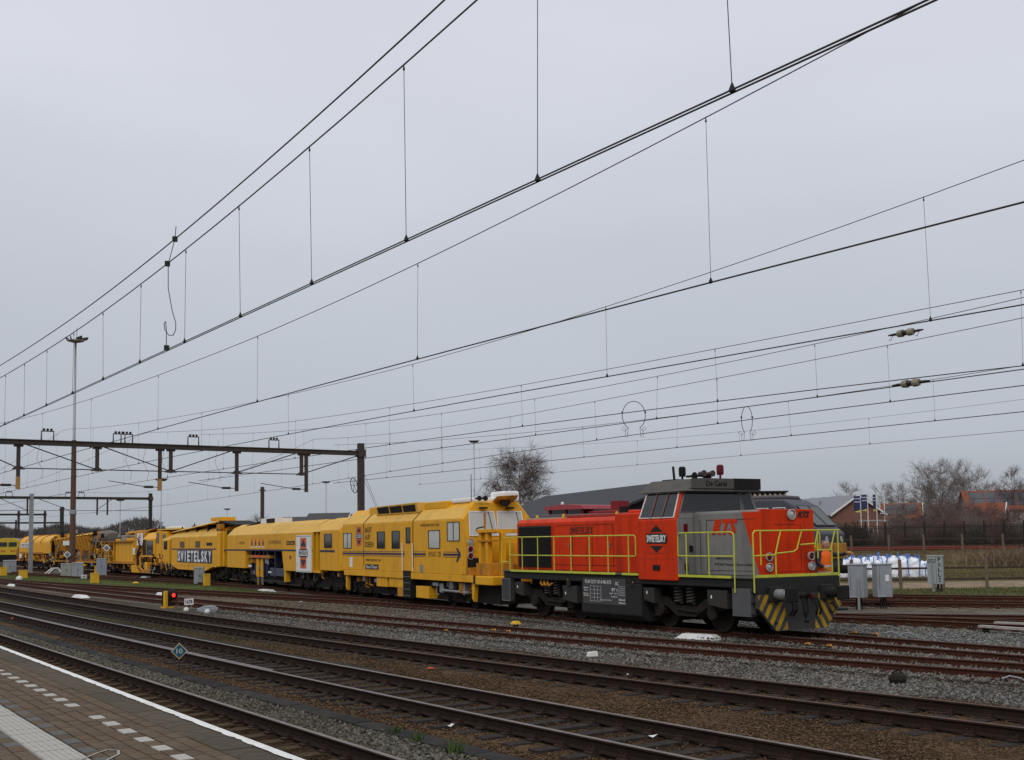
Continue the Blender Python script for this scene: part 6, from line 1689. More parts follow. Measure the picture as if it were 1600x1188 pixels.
for i in range(4):
    a_, b_ = D(1310, 861 - i * 2, 95 + i * .6), D(1592, 858 - i * 2, 95 + i * .6)
    MB().tube([(a_.x, a_.y, 1.25 + .12 * (i % 2)), (b_.x, b_.y, 1.25 + .12 * (i % 2))], .09, 5).build('rail', M('deep_rust', (.13, .025, .018), .8, var=.3), par)
BAGM = M('bag_fabric', (.78, .79, .82), .75, var=.06, scale=5, bump=.6, bscale=9); STRAP = M('strap_blue', (.08, .2, .5), .6)
def big_bag(px, Yb, w, h, rot, lean, lab, seed):
    rnd = random.Random(seed); base = G(px, 901, -.27); k = Yb / base.y; p = Vector((base.x * k, Yb, -.28))
    o = thing('bulk_bag', lab, 'bulk bag', p, rot, 'white bulk bags behind the fence')
    n = 24; prof = [(0, .86), (.05, .97), (.2, 1.05), (.36, 1.03), (.52, 1.06), (.66, .99), (.78, .98), (.88, .86), (.93, .6), (.9, .25)]
    vs = []; ph = rnd.uniform(0, 6)
    for z, r in prof:
        for i in range(n):
            an = 2 * math.pi * i / n; c_, s_ = math.cos(an), math.sin(an)
            q = w / 2 * r * (abs(c_) ** 5 + abs(s_) ** 5) ** -.2 * (1 + .05 * math.sin(3 * an + ph + z * 7) + rnd.uniform(-.05, .05))
            ear = max(0, abs(c_ * s_) * 2 - .55) * .3 * h * max(0, z - .6) * 2.2
            vs.append((q * c_ + lean * z * z, q * s_, z * h + ear + rnd.uniform(-.03, .03)))
    fs = [(i * n + j, i * n + (j + 1) % n, (i + 1) * n + (j + 1) % n, (i + 1) * n + j) for i in range(len(prof) - 1) for j in range(n)] + [tuple(range(n)), tuple(range((len(prof) - 1) * n, len(prof) * n))]
    MB().add(vs, fs).build('sack', BAGM, o)
    for sx in (-1, 1):
        for sy in (-1, 1):
            a_ = w * .44
            MB().tube([(sx * a_ * .8, sy * w * .545, h * .12), (sx * a_ * .9, sy * w * .56, h * .45), (sx * a_ * .98 + lean * .6, sy * w * .53, h * .8), (sx * a_ * .8 + lean, sy * w * .42, h * rnd.uniform(1.08, 1.22)), (sx * a_ * .5 + lean, sy * w * .3, h * 1.02), (sx * w * .5 + lean * .6, sy * a_ * .9, h * .8)], .036, 4).build('strap', STRAP, o)
BL = ['first in the front row, behind the locomotive railing', 'second in the front row from the locomotive', 'third in the front row, left of the grey cabinets', 'fourth in the front row, behind the left grey cabinet', 'fifth in the front row, between the grey cabinets', 'sixth in the front row, behind the cabinet with the sticker', 'seventh in the front row, left of the middle fence post', 'eighth in the front row, behind the middle fence post', 'ninth in the front row, next to the slumped one', 'slumped at the right end of the row, leaning over']
for i, px in enumerate((1300, 1317, 1334, 1351, 1366, 1381, 1396, 1412, 1428, 1446)):
    big_bag(px, 75.5 + (i % 2) * .5, .86 if i < 9 else .95, (1.2, 1.16, 1.26, 1.15, 1.12, 1.2, 1.28, 1.2, 1.24, 1.0)[i], random.uniform(-.4, .4), .0 if i < 9 else .26, 'white bulk bag ' + BL[i], i)
BR = ['leftmost', 'second from left', 'third from left', 'fourth from left', 'fifth from left', 'rightmost']
for i, px in enumerate((1309, 1326, 1359, 1374, 1404, 1420)):
    big_bag(px, 77.3, .84, random.uniform(1.22, 1.36), random.uniform(-.4, .4), 0., 'white bulk bag in the back row, ' + BR[i], 30 + i)

# ------------------------------------------------------------------ shunter standing on the front step
def P_(lx, ly, lz): return loco.matrix_basis @ Vector((lx, ly, lz))
pp = P_(5.98, 1.4, .6)
man = thing('person', 'person in orange hi-vis vest on the locomotive front step pointing ahead', 'person', pp, loco.rotation_euler.z)
# local: faces +x, y left; bent slightly, right hand on the railing, left arm pointing ahead
J = dict(pel=(0, 0, .92), spi=(-.02, 0, 1.12), che=(-.01, 0, 1.36), nec=(.02, 0, 1.5), hd0=(.05, 0, 1.56), hd1=(.07, 0, 1.66), hd2=(.06, 0, 1.73),
         lsh=(0, .19, 1.41), lel=(.25, .28, 1.36), lwr=(.5, .33, 1.42), rsh=(0, -.19, 1.41), rel=(.06, -.3, 1.16), rwr=(.26, -.26, 1.05),
         lhp=(0, .1, .88), lkn=(.06, .11, .49), lan=(0, .11, .09), lto=(.16, .12, .05), rhp=(0, -.1, .88), rkn=(.05, -.11, .49), ran=(-.04, -.11, .09), rto=(.13, -.12, .05))
E_ = [('pel', 'spi'), ('spi', 'che'), ('che', 'nec'), ('nec', 'hd0'), ('hd0', 'hd1'), ('hd1', 'hd2'), ('che', 'lsh'), ('lsh', 'lel'), ('lel', 'lwr'), ('che', 'rsh'), ('rsh', 'rel'), ('rel', 'rwr'), ('pel', 'lhp'), ('lhp', 'lkn'), ('lkn', 'lan'), ('lan', 'lto'), ('pel', 'rhp'), ('rhp', 'rkn'), ('rkn', 'ran'), ('ran', 'rto')]
RR = dict(pel=.15, spi=.15, che=.17, nec=.06, hd0=.085, hd1=.11, hd2=.09, lsh=.085, lel=.06, lwr=.045, rsh=.085, rel=.06, rwr=.045, lhp=.1, lkn=.075, lan=.055, lto=.05, rhp=.1, rkn=.075, ran=.055, rto=.05)
names = list(J); me = bpy.data.meshes.new('body'); me.from_pydata([J[n] for n in names], [(names.index(a_), names.index(b_)) for a_, b_ in E_], [])
body = new_obj('body', me, man); sk = body.modifiers.new('skin', 'SKIN'); sk.use_smooth_shade = True
if not me.skin_vertices: bpy.context.view_layer.update()
if me.skin_vertices:
    for i, n in enumerate(names):
        me.skin_vertices[0].data[i].radius = (RR[n], RR[n] * (.85 if n in ('pel', 'spi', 'che') else 1)); me.skin_vertices[0].data[i].use_root = (n == 'pel')
else:
    bm = bmesh.new(); bm.from_mesh(me); ly = bm.verts.layers.skin.verify()
    for v, n in zip(bm.verts, names): v[ly].radius = (RR[n], RR[n]); v[ly].use_root = (n == 'pel')
    bm.to_mesh(me); bm.free()
body.modifiers.new('sub', 'SUBSURF').levels = 2
body.modifiers['sub'].render_levels = 2
CL = bpy.data.materials.new('clothed_body'); CL.use_nodes = True; nt = CL.node_tree
tc = nt.nodes.new('ShaderNodeTexCoord'); sp_ = nt.nodes.new('ShaderNodeSeparateXYZ'); gt_ = nt.nodes.new('ShaderNodeMath'); gt_.operation = 'GREATER_THAN'; gt_.inputs[1].default_value = 1.5
mx = nt.nodes.new('ShaderNodeMix'); mx.data_type = 'RGBA'; mx.inputs['A'].default_value = (.012, .013, .022, 1); mx.inputs['B'].default_value = (.42, .23, .17, 1)
nt.links.new(tc.outputs['Object'], sp_.inputs[0]); nt.links.new(sp_.outputs['Z'], gt_.inputs[0]); nt.links.new(gt_.outputs[0], mx.inputs['Factor']); nt.links.new(mx.outputs['Result'], nt.nodes['Principled BSDF'].inputs['Base Color'])
nt.nodes['Principled BSDF'].inputs['Roughness'].default_value = .7
me.materials.append(CL)
HIV = M('hi_vis_orange', (.85, .14, .012), .7, var=.08); REF = M('reflective_band', (.5, .5, .5), .4)
def ring(zs, mat, name):
    b = MB(); n = 20; vs = []
    for z, rx, ry, cx in zs:
        for i in range(n):
            an = 2 * math.pi * i / n; vs.append((cx + rx * math.cos(an), ry * math.sin(an), z))
    b.add(vs, [(i * n + j, i * n + (j + 1) % n, (i + 1) * n + (j + 1) % n, (i + 1) * n + j) for i in range(len(zs) - 1) for j in range(n)]); return b.build(name, mat, man, smooth=True)
ring([(.82, .2, .23, 0), (.95, .195, .225, 0), (1.15, .19, .22, -.01), (1.33, .185, .225, -.005), (1.43, .14, .2, 0), (1.49, .09, .12, .01)], HIV, 'vest')
ring([(1.06, .2, .232, -.005), (1.11, .2, .232, -.005)], REF, 'reflective_band'); ring([(.9, .207, .236, 0), (.94, .206, .235, 0)], REF, 'reflective_band')
SKINM = M('skin', (.42, .23, .17), .6, var=.05)
MB().hexa([(.15, -.018, 1.6), (.185, -.016, 1.6), (.185, .016, 1.6), (.15, .018, 1.6), (.15, -.01, 1.665), (.16, -.008, 1.665), (.16, .008, 1.665), (.15, .01, 1.665)]).build('nose', SKINM, man)
for s in (-1, 1):
    MB().ball((.05, s * .105, 1.64), (.03, .018, .04), 7, 5).build('ear', SKINM, man); MB().ball((.15, s * .035, 1.665), (.012, .016, .01), 6, 4).build('eye', INK, man)
bx('mouth', M('lip', (.3, .12, .1), .6), man, .148, .158, -.028, .028, 1.575, 1.585)
MB().ball((.02, 0, 1.68), (.1, .105, .075), 10, 6).build('hair', M('short_grey_hair', (.16, .14, .13), .8), man, smooth=True)
GLV = M('work_glove_tan', (.4, .2, .05), .8)
def glove(w, d, curl):
    w = Vector(w); d = Vector(d).normalized(); sd = d.cross(Vector((0, 0, 1))).normalized(); up = sd.cross(d)
    MB().tube([w - d * .03, w + d * .03, w + d * .09], 1, 8, radii=[.045, .05, .042]).build('glove', GLV, man)
    for i in range(4):
        o_ = sd * (-.036 + i * .024); L_ = (.07, .085, .08, .06)[i]
        MB().tube([w + d * .08 + o_, w + d * (.08 + L_ * .6) + o_ - up * curl * .02, w + d * (.08 + L_ * (1 - curl * .5)) + o_ - up * curl * .06], .011, 6).build('glove_finger', GLV, man)
    MB().tube([w + d * .02 - sd * .045, w + d * .06 - sd * .07 , w + d * .1 - sd * .06], .013, 6).build('glove_thumb', GLV, man)
glove((.53, .335, 1.425), (1, .15, -.1), .2); glove((.29, -.26, 1.04), (1, .1, -.2), 1.)
for s in (-1, 1): bx('boot', BLK, man, -.1 + (.02 if s > 0 else -.02), .2, s * .115 - .05, s * .115 + .05, 0, .11, bevel=.02)
bx('step_plate', DGREY, loco, 5.8, 6.38, 1.46, 1.8, .54, .598)

# ================================================================== BACKGROUND
def segs_mesh(name, segs, mat, par, kind=None):
    """segs: array (n,8) p0 p1 r0 r1 -> three-sided twigs in one mesh"""
    S_ = np.array(segs, float); p0, p1, r0, r1 = S_[:, :3], S_[:, 3:6], S_[:, 6], S_[:, 7]
    d = p1 - p0; d /= np.maximum(np.linalg.norm(d, axis=1, keepdims=True), 1e-9)
    a = np.where(np.abs(d[:, 2:3]) < .9, np.array([[0, 0, 1.]]), np.array([[1., 0, 0]]))
    x = np.cross(d, a); x /= np.linalg.norm(x, axis=1, keepdims=True); y = np.cross(d, x)
    V = []
    for p, r in ((p0, r0), (p1, r1)):
        for k in range(3):
            an = 2 * math.pi * k / 3; V.append(p + (x * math.cos(an) + y * math.sin(an)) * r[:, None])
    V = np.stack(V, 1).reshape(-1, 3); n = len(S_)
    F = np.array([(0, 1, 4, 3), (1, 2, 5, 4), (2, 0, 3, 5)])[None] + 6 * np.arange(n)[:, None, None]
    return raw_mesh(name, V, F.reshape(-1, 4), mat, None, par, kind)
BARK = M('bark_grey', (.16, .14, .12), .9, var=.25); TWIG = M('twig_brown', (.19, .155, .135), .9, var=.2); TWIGR = M('twig_red_brown', (.13, .082, .072), .9, var=.2)
BIRCH = M('birch_bark', (.3, .28, .25), .8, var=.3, scale=3)
def bare_tree(label, base, h, spread, seed, bark=BARK, twig=TWIG, droop=0., stems=1, first=.22, dens=1., name='bare_tree', tr=.016, group=None):
    """trunk, limbs reaching the crown's outline, branches on the limbs, twigs on the branches"""
    rnd = np.random.default_rng(seed); big = []; small = []
    o = thing(name, label, 'tree', base, 0, group)
    w = h * .3 * spread; zc = h * (.5 + first * .45); rz = h - zc
    def path(a, b, n, r0, r1, wob, sag, out):
        P = [a + (b - a) * (k / n) + (rnd.normal(0, wob, 3) if 0 < k < n else 0) + np.array((0, 0, sag * math.sin(math.pi * k / n))) for k in range(n + 1)]
        for k in range(n):
            out.append((*P[k], *P[k + 1], r0 + (r1 - r0) * k / n, r0 + (r1 - r0) * (k + 1) / n))
        return np.array(P)
    for s in range(stems):
        off = np.array((rnd.normal(0, .25), rnd.normal(0, .25), 0)) * (stems > 1)
        top = np.array((rnd.normal(0, w * (.35 if stems > 1 else .1)), rnd.normal(0, w * (.35 if stems > 1 else .1)), h * rnd.uniform(.86, .97)))
        T_ = path(off + (0, 0, -.3), top, 8, h * tr / stems ** .4, .02, h * .012, 0, big)
        nl = int(26 * dens / stems ** .5)
        for i in range(nl):
            f = first + (1 - first) * (i + rnd.random()) / nl; f = min(f * .97, .97); j = f * 8; k = int(j); st = T_[k] + (T_[min(k + 1, 8)] - T_[k]) * (j - k)
            an = i * 2.4 + rnd.normal(0, .4); up = rnd.uniform(.12, .42) * h * (1 - f * .6)
            e = np.array((math.cos(an) * w, math.sin(an) * w, 0)) * rnd.uniform(.65, 1.05)
            z = min(st[2] + up, h * .985); q = math.sqrt(max(.04, 1 - ((z - zc) / (rz * 1.04)) ** 2)); e = top * (z / h) * (1, 1, 0) + e * q; e[2] = z
            L_ = np.linalg.norm(e - st); Lp = path(st, e, 5, h * tr * .32 * (1.1 - f), .014, L_ * .035, L_ * .06, small if f > .75 else big)
            for m in range(int(9 * dens + L_ * 1.6)):
                u = rnd.uniform(.15, 1) * 5; k = min(int(u), 4); b0 = Lp[k] + (Lp[k + 1] - Lp[k]) * (u - k)
                d = (e - st) / L_ + rnd.normal(0, .75, 3) + np.array((0, 0, .25)); d /= np.linalg.norm(d); l2 = L_ * rnd.uniform(.16, .4) + .25
                Bp = path(b0, b0 + d * l2 - np.array((0, 0, droop * l2 * .35)), 3, .016, .008, l2 * .05, l2 * .05, small)
                for t in range(int(7 * dens)):
                    g = Bp[rnd.integers(1, 4)]; d2 = d + rnd.normal(0, .7, 3) + np.array((0, 0, .15 - droop * 1.5)); d2 /= np.linalg.norm(d2); l3 = rnd.uniform(.3, .95) * (.6 + h * .05)
                    path(g, g + d2 * l3, 2, .008, .005, l3 * .06, -droop * .06, small)
    segs_mesh('trunk', big, bark, o); segs_mesh('crown', small, twig, o)
    return o
def gp(px, Y, z=0): p = D(px, 840, Y); return (p.x, p.y, z)
bare_tree('wide bare birch standing behind the dark-roofed barn, alone against the sky', gp(812, 122), 11.8, 1.0, 3, BIRCH, TWIGR, droop=.4, first=.26, dens=1.6)
bare_tree('smaller bare birch low at the left of the big birch', gp(783, 126), 7.0, 1.1, 5, BIRCH, TWIGR, droop=.45, dens=.9)
TL = ['tall pale bare poplar, left of the right-hand group', 'tallest pale bare poplar in the middle of the right-hand group', 'pale bare poplar right of the middle in the right-hand group', 'reddish bare tree right of the poplars', 'round bare tree at the right picture edge above the orange roofs', 'bare tree low at the left of the poplar group']
for i, (px, Y, h, st, m) in enumerate(((1466, 172, 11.6, 3, TWIG), (1497, 168, 11.6, 2, TWIG), (1520, 175, 11.2, 2, TWIG), (1548, 180, 8.8, 1, TWIGR), (1588, 165, 10.0, 1, TWIGR), (1440, 185, 9.0, 2, TWIG))):
    bare_tree(TL[i], gp(px, Y, 1.0), h, 1.0, 20 + i, M('poplar_bark', (.2, .185, .165), .9, var=.2), m, stems=st, first=.12, dens=1.05, group='bare trees beyond the houses')
SL2 = ['low bare tree above the grey solar roof', 'low bare tree behind the flags', 'low bare tree behind the blue-grey locomotive', 'low bare tree between flags and poplars', 'bare bushy tree right of the small orange-roofed house', 'bare tree rising behind the tamper cooler box', 'low bare tree at the far right edge']
for i, (px, Y, h, z) in enumerate(((1335, 210, 10.2, 1), (1382, 205, 10.0, 1), (1287, 215, 8.0, 1), (1415, 200, 9.6, 1), (1472, 150, 4.6, 1), (404, 150, 5.6, 0), (1606, 190, 9.0, 1))):
    bare_tree(SL2[i], gp(px, Y, z), h, 1.1, 40 + i, BARK, TWIG if i % 2 else TWIGR, stems=2, first=.1, dens=.9)
def shrub(label, base, h, w, seed, twig, n=420, green=False, group=None):
    rnd = np.random.default_rng(seed); o = thing('shrub', label, 'shrub', base, 0, group)
    a = rnd.random(n) * 6.28; r = rnd.random(n) ** .5 * w / 2; p0 = np.stack([r * .35 * np.cos(a), r * .35 * np.sin(a), np.zeros(n)], 1)
    p1 = np.stack([r * np.cos(a), r * np.sin(a), h * (.55 + .45 * rnd.random(n)) * np.sqrt(np.maximum(.05, 1 - (r / (w * .55)) ** 2))], 1)
    S_ = [(*q0, *(q0 * .4 + q1 * .6 + rnd.normal(0, .08, 3)), .014, .01) for q0, q1 in zip(p0, p1)]
    S_ += [(*(q0 * .4 + q1 * .6), *(q1 + rnd.normal(0, .12, 3)), .01, .005) for q0, q1 in zip(p0, p1)]
    S_ += [(*(q0 * .3 + q1 * .7), *(q1 + rnd.normal(0, .28, 3)), .008, .005) for q0, q1 in zip(p0, p1)]
    segs_mesh('stems', S_, twig, o)
    if green:
        N = n * 6; i = rnd.integers(0, n, N); P0 = p1[i] * (.35 + .65 * rnd.random((N, 1))) + rnd.normal(0, .12, (N, 3)); P0[:, 2] = np.maximum(P0[:, 2], .05)
        V = P0[:, None] + rnd.normal(0, .07, (N, 3, 3)); c = np.array((.03, .05, .018)) * (.5 + rnd.random((N, 1)))
        raw_mesh('foliage', V.reshape(-1, 3), np.arange(3 * N).reshape(-1, 3), GRASSM, np.repeat(c, 3, 0), o)
    return o
sp_x = ((1306, 104, 2.4, 4.2, 1), (1330, 103, 2.6, 3.6, 1), (1350, 106, 2.0, 3.2, 0), (1372, 104, 1.5, 3.5, 0), (1398, 107, 1.7, 3.8, 0), (1422, 104, 1.6, 3.6, 0), (1447, 108, 2.0, 3.8, 0), (1472, 104, 2.3, 3.6, 0), (1498, 109, 2.6, 4.0, 0), (1522, 103, 1.9, 2.8, 1), (1545, 108, 2.4, 4.0, 0), (1572, 105, 2.2, 3.6, 0), (1598, 107, 2.6, 4.0, 0), (1488, 118, 3.4, 4.2, 0), (1455, 120, 3.2, 4.0, 0), (1520, 122, 3.6, 4.4, 0), (1545, 122, 3.0, 4.2, 0))
SHL = ['dark evergreen shrub just right of the blue-grey locomotive', 'dark evergreen shrub before the brick gable', 'grey shrub below the first flag', 'low brown shrub below the second flag', 'low brown shrub below the third flag', 'low brown shrub left of the small house', 'brown shrub below the small orange-roofed house', 'brown shrub left of the poplars behind the railing', 'red-brown shrub under the tallest poplar', 'dark evergreen bush behind the railing at right', 'brown shrub before the white verge', 'brown shrub below the right solar panels', 'brown shrub at the right picture edge', 'taller red-brown thicket under the poplars, middle', 'taller red-brown thicket under the poplars, left', 'taller red-brown thicket below the right orange roof', 'taller thicket right of the white gable edge']
for i, (px, Y, h, w, g) in enumerate(sp_x):
    shrub(SHL[i], gp(px, Y, 1.15), h, w, 60 + i, TWIGR if i % 3 else TWIG, 760, bool(g), 'shrubs behind the iron railing')
HL = ['first', 'second', 'third', 'fourth', 'fifth', 'sixth', 'seventh', 'eighth', 'ninth', 'tenth', 'eleventh', 'twelfth']
for i in range(12):
    px = 1402 + i * 18
    bare_tree('low reddish bare tree in the hedge before the houses, %s from the left' % HL[i], gp(px, 126 + (i * 7) % 11, 1.1), (3.6, 4.4, 3.2, 4.8, 5.2, 4.2, 5.0, 3.8, 4.4, 3.4, 3.6, 4.2)[i], 1.5, 90 + i, BARK, TWIGR if i % 3 else TWIG, stems=3, first=.08, dens=.75, group='bare hedge trees before the houses')
# dry reeds clump on the bank at right
p = D(1585, 862, 86); N = 1500; a = RNG.normal(0, 1.6, N); b = RNG.normal(0, .8, N)
o = blades('dry_reeds', 'arching tan reeds on the bank at the right edge', np.stack([p.x + a, p.y + b, np.array([terrain_z(p.x + i, p.y + j) for i, j in zip(a, b)])], 1), 1.0, .02, np.array([(.2, .14, .09), (.24, .18, .12), (.14, .085, .06)]), 1.4); o['category'] = 'reeds'
# far wood on the left horizon
segs = []
for k in range(520):
    px = random.uniform(-80, 330) if k < 380 else random.uniform(330, 1700); Y = random.uniform(430, 640)
    top = 822 + 6 * math.sin(px * .05) + 5 * math.sin(px * .021) + (6 if px > 250 else 0)
    b = D(px, 840, Y); hh = (852 - .014 * px - top) / FPX * Y + 2.5
    if px > 330: hh *= .55
    for j in range(70):
        z = hh * random.uniform(.1, 1) ** .8; r = 3.6 * math.sqrt(max(.05, 1 - ((z / hh - .45) / .6) ** 2)); an = random.uniform(0, 6.28); q = r * math.sqrt(random.random())
        x0, y0 = b.x + q * math.cos(an), b.y + q * math.sin(an)
        segs.append((x0, y0, z, x0 + random.gauss(0, .7), y0 + random.gauss(0, .7), z + random.uniform(.4, 1.8), .1, .05))
o = segs_mesh('far_wood', segs, M('far_twigs', (.085, .072, .068), .9, var=.2), None, 'stuff'); o['label'] = 'distant bare wood along the horizon'; o['category'] = 'wood'

# ------------------------------------------------------------------ buildings
BRICK = M('red_brick', (.2, .095, .07), .9, var=.3, scale=18, dirt=((.12, .07, .055), .5, 2.))
TILEO = M('orange_roof_tiles', (.2, .06, .03), .9, var=.3, scale=10, dirt=((.1, .042, .028), .7, 2.)); SOLAR = M('solar_panel', (.025, .028, .035), .2, spec=.5); SLATE = M('slate_grey_roof', (.17, .17, .185), .5, var=.1)
def house(label, c, rot, w, d, ze, zr, wall, roof, z0=1.0, solar=None, trim=True, name='house'):
    """gable looks to local -y; ridge runs along y"""
    o = thing(name, label, 'house', c, rot)
    MB().prism([(-w / 2, z0 - .6), (w / 2, z0 - .6), (w / 2, ze), (0, zr), (-w / 2, ze)], 'y', 0, d).build('wall', wall, o)
    for s in (-1, 1):
        q = [(s * (w / 2 + .3), ze - .3 * (zr - ze) / (w / 2)), (0, zr), (0, zr + .16), (s * (w / 2 + .3), ze - .3 * (zr - ze) / (w / 2) + .16)]
        r = MB().prism(q, 'y', -.35, d + .35).build('roof', roof, o)
        if trim: MB().prism([(x, z - .03) for x, z in q[:2]] + [(x, z + .05) for x, z in q[2:]], 'y', -.45, -.36).build('verge_board', WHITE, r)
        if solar:
            for i in range(4):
                for j in range(2):
                    u0, u1 = .15 + j * .38, .5 + j * .38; y0 = d * (.08 + i * .22); y1 = y0 + d * .2
                    f = lambda u: (s * w / 2 * (1 - u), ze + (zr - ze) * u + .19)
                    (xa, za), (xb, zb) = f(u0), f(u1)
                    MB().hexa([(xa, y0, za), (xb, y0, zb), (xb, y1, zb), (xa, y1, za), (xa, y0, za + .04), (xb, y0, zb + .04), (xb, y1, zb + .04), (xa, y1, za + .04)]).build('solar_panel', SOLAR, r)
    for x in (-w * .22, w * .22):
        f = MB().box(x - .5, x + .5, -.03, .02, z0 + .9, z0 + 2.3).build('window', WHITE, o); MB().box(x - .42, x + .42, -.04, -.031, z0 + .98, z0 + 2.22).build('pane', GLASS, f)
    return o
p = D(1340, 803, 150); house('brick gabled house with grey roof and white verge boards behind the flags', (p.x, p.y, 0), R(12), 7.2, 16, 5.0, 7.35, BRICK, SLATE)
p = D(1277, 803, 158); house('grey-roofed wing joined left of the brick gable', (p.x, p.y, 0), R(75), 9, 9, 5.0, 7.1, BRICK, SLATE, trim=False)
p = D(1437, 806, 158); house('small brick house with orange roof and dark solar panels between flags and poplars', (p.x, p.y, 0), R(72), 4.6, 4.6, 4.6, 6.4, BRICK, TILEO, solar=True)
p = D(1568, 803, 150); house('orange-tiled house with white gable edge at right, nearer of the two', (p.x, p.y, 0), R(62), 5.6, 3.6, 4.0, 6.1, BRICK, TILEO)
p = D(1612, 795, 165); house('house with orange roof and large solar panels at the right picture edge', (p.x, p.y, 0), R(80), 8, 9, 5.6, 8.2, M('pale_wall', (.4, .38, .35), .8), TILEO, solar=True)
p = D(500, 830, 190); house('dark roof just showing above the tamper cab, left one', (p.x, p.y, 0), R(80), 7, 6, 4.6, 6.4, BRICK, M('dark_tiles', (.05, .048, .05), .7), trim=False)
p = D(545, 830, 180); house('dark roof just showing above the tamper cab, right one with white verge', (p.x, p.y, 0), R(80), 7, 6, 4.8, 6.7, BRICK, MATS['dark_tiles'])
p = D(1362, 825, 140); o = thing('canopy', 'low pale canopy at the foot of the brick gable', 'canopy', (p.x, p.y, 0)); bx('roof', M('canopy_grey', (.3, .31, .3), .5), o, -1.2, 1.8, -1, 1, 4.0, 4.15)
for x in (-1.0, 1.6): bx('post', GALV, o, x - .05, x + .05, -.9, -.8, .8, 4.0)
# dark barn behind the locomotive
RL = D(854, 778, 100); ax = Vector((.298, -.955, 0)); pr = Vector((.955, .298, 0)); Lb = 27.; zr, ze = RL.z, RL.z - 1.85
bn = thing('barn', 'long barn with dark slate roof and black gable behind the locomotive', 'barn', (RL.x, RL.y, 0), math.atan2(ax.y, ax.x))   # local x along ridge, y to the right/away
DROOF = M('barn_roof_slate', (.03, .03, .035), .7, var=.1, scale=2, spec=.2); BWALL = M('barn_black_boards', (.012, .012, .013), .8)
MB().prism([(-5, -.6), (5, -.6), (5, ze), (0, zr), (-5, ze)], 'x', 0, Lb).build('wall', BWALL, bn)
for s in (-1, 1): MB().prism([(s * 5.4, ze - .15), (0, zr), (0, zr + .15), (s * 5.4, ze)], 'x', -.5, Lb + .4).build('roof', DROOF, bn)
bx('eaves_board', BLK, bn, -.5, Lb + .4, -5.46, -5.41, ze - .25, ze + .02)
for k in range(6): bx('wall_rib', BLK, bn, 2 + k * 4.5, 2.2 + k * 4.5, -5.06, -5.0, 0, ze - .2)
# shed with ribbed clerestory
p = D(1205, 800, 82); sh = thing('workshop_shed', 'shed with a ribbed pale clerestory and black roof edge right of the cab', 'shed', (p.x, p.y, 0), R(8))
z = lambda py: 2.5 + (837 - py) / FPX * 82
bx('wall', M('shed_brown', (.06, .042, .036), .8), sh, -8, 1.6, 0, 12, -.4, z(792)); MB().hexa([(-8.2, -1.2, z(796)), (1.9, -1.2, z(796)), (1.9, .6, z(786)), (-8.2, .6, z(786)), (-8.2, -1.2, z(795)), (1.9, -1.2, z(795)), (1.9, .6, z(785)), (-8.2, .6, z(785))]).build('lower_roof', M('shed_roof_brown', (.12, .085, .075), .8), sh)
cl = MB().hexa([(-8, .6, z(786)), (1.7, .6, z(786)), (1.7, 4, z(786)), (-8, 4, z(786)), (-8, 1.1, z(769)), (1.4, 1.1, z(769)), (1.4, 4, z(769)), (-8, 4, z(769))]).build('clerestory', M('clerestory_dark', (.05, .045, .04), .6), sh)
for k in range(26):
    x = -7.9 + k * .37
    MB().hexa([(x, .52, z(785.6)), (x + .16, .52, z(785.6)), (x + .16, .62, z(785.6)), (x, .62, z(785.6)), (x - .02, 1.0, z(769.5)), (x + .14, 1.0, z(769.5)), (x + .14, 1.15, z(769.5)), (x - .02, 1.15, z(769.5))]).build('clerestory_rib', M('rib_cream', (.34, .29, .22), .7), cl)
bx('roof_edge', BLK, sh, -8.2, 1.6, .8, 4.2, z(769.2), z(766.8)); bx('side_dormer', BWALL, sh, 2.0, 3.0, 2, 6, z(800), z(779))
# red engine behind the hood
cN, aN = pose(T11, 44, 49); e1 = thing('red_shunter', 'red shunting engine with pinkish cab roof seen over the orange hood', 'locomotive', D(912, 840, 57).xy.to_3d(), R(-48))
bx('frame', BLK, e1, -4.5, 4.5, -1.4, 1.4, .5, 1.2); bx('hood', DRED, e1, -4.4, -1.0, -1.1, 1.1, 1.2, 3.55, bevel=.05); bx('hood', M('engine_red', (.2, .012, .016), .55), e1, 1.3, 4.4, -1.1, 1.1, 1.2, 3.75, bevel=.05)
bx('cab', MATS['engine_red'], e1, -1.0, 1.3, -1.35, 1.35, 1.2, 3.3, bevel=.03); bx('cab_glazing', GLASS, e1, -.95, 1.25, -1.3, 1.3, 3.3, 3.85)
for x in (-.95, .15, 1.22):
    for y in (-1.3, 1.3): bx('cab_pillar', MATS['engine_red'], e1, x - .05, x + .06, y - .06, y + .06, 3.3, 3.86)
MB().prism([(-1.2, 3.85), (1.5, 3.85), (1.4, 4.02), (.15, 4.1), (-1.1, 4.02)], 'y', -1.5, 1.5).build('cab_roof', M('faded_red_roof', (.3, .055, .065), .65), e1)
bx('roof_beacon_mount', MATS['engine_red'], e1, 2.2, 2.6, -.4, .4, 3.75, 4.2); MB().lathe([(.08, 0), (.08, .15), (.03, .2)], (-.6, -.8, 4.05), 'z', 8).build('lifting_eye', PWHITE, e1)
for x in (-3, 3): bogie(e1, x, 1.8, .5, 1.05, .6, spring=False)
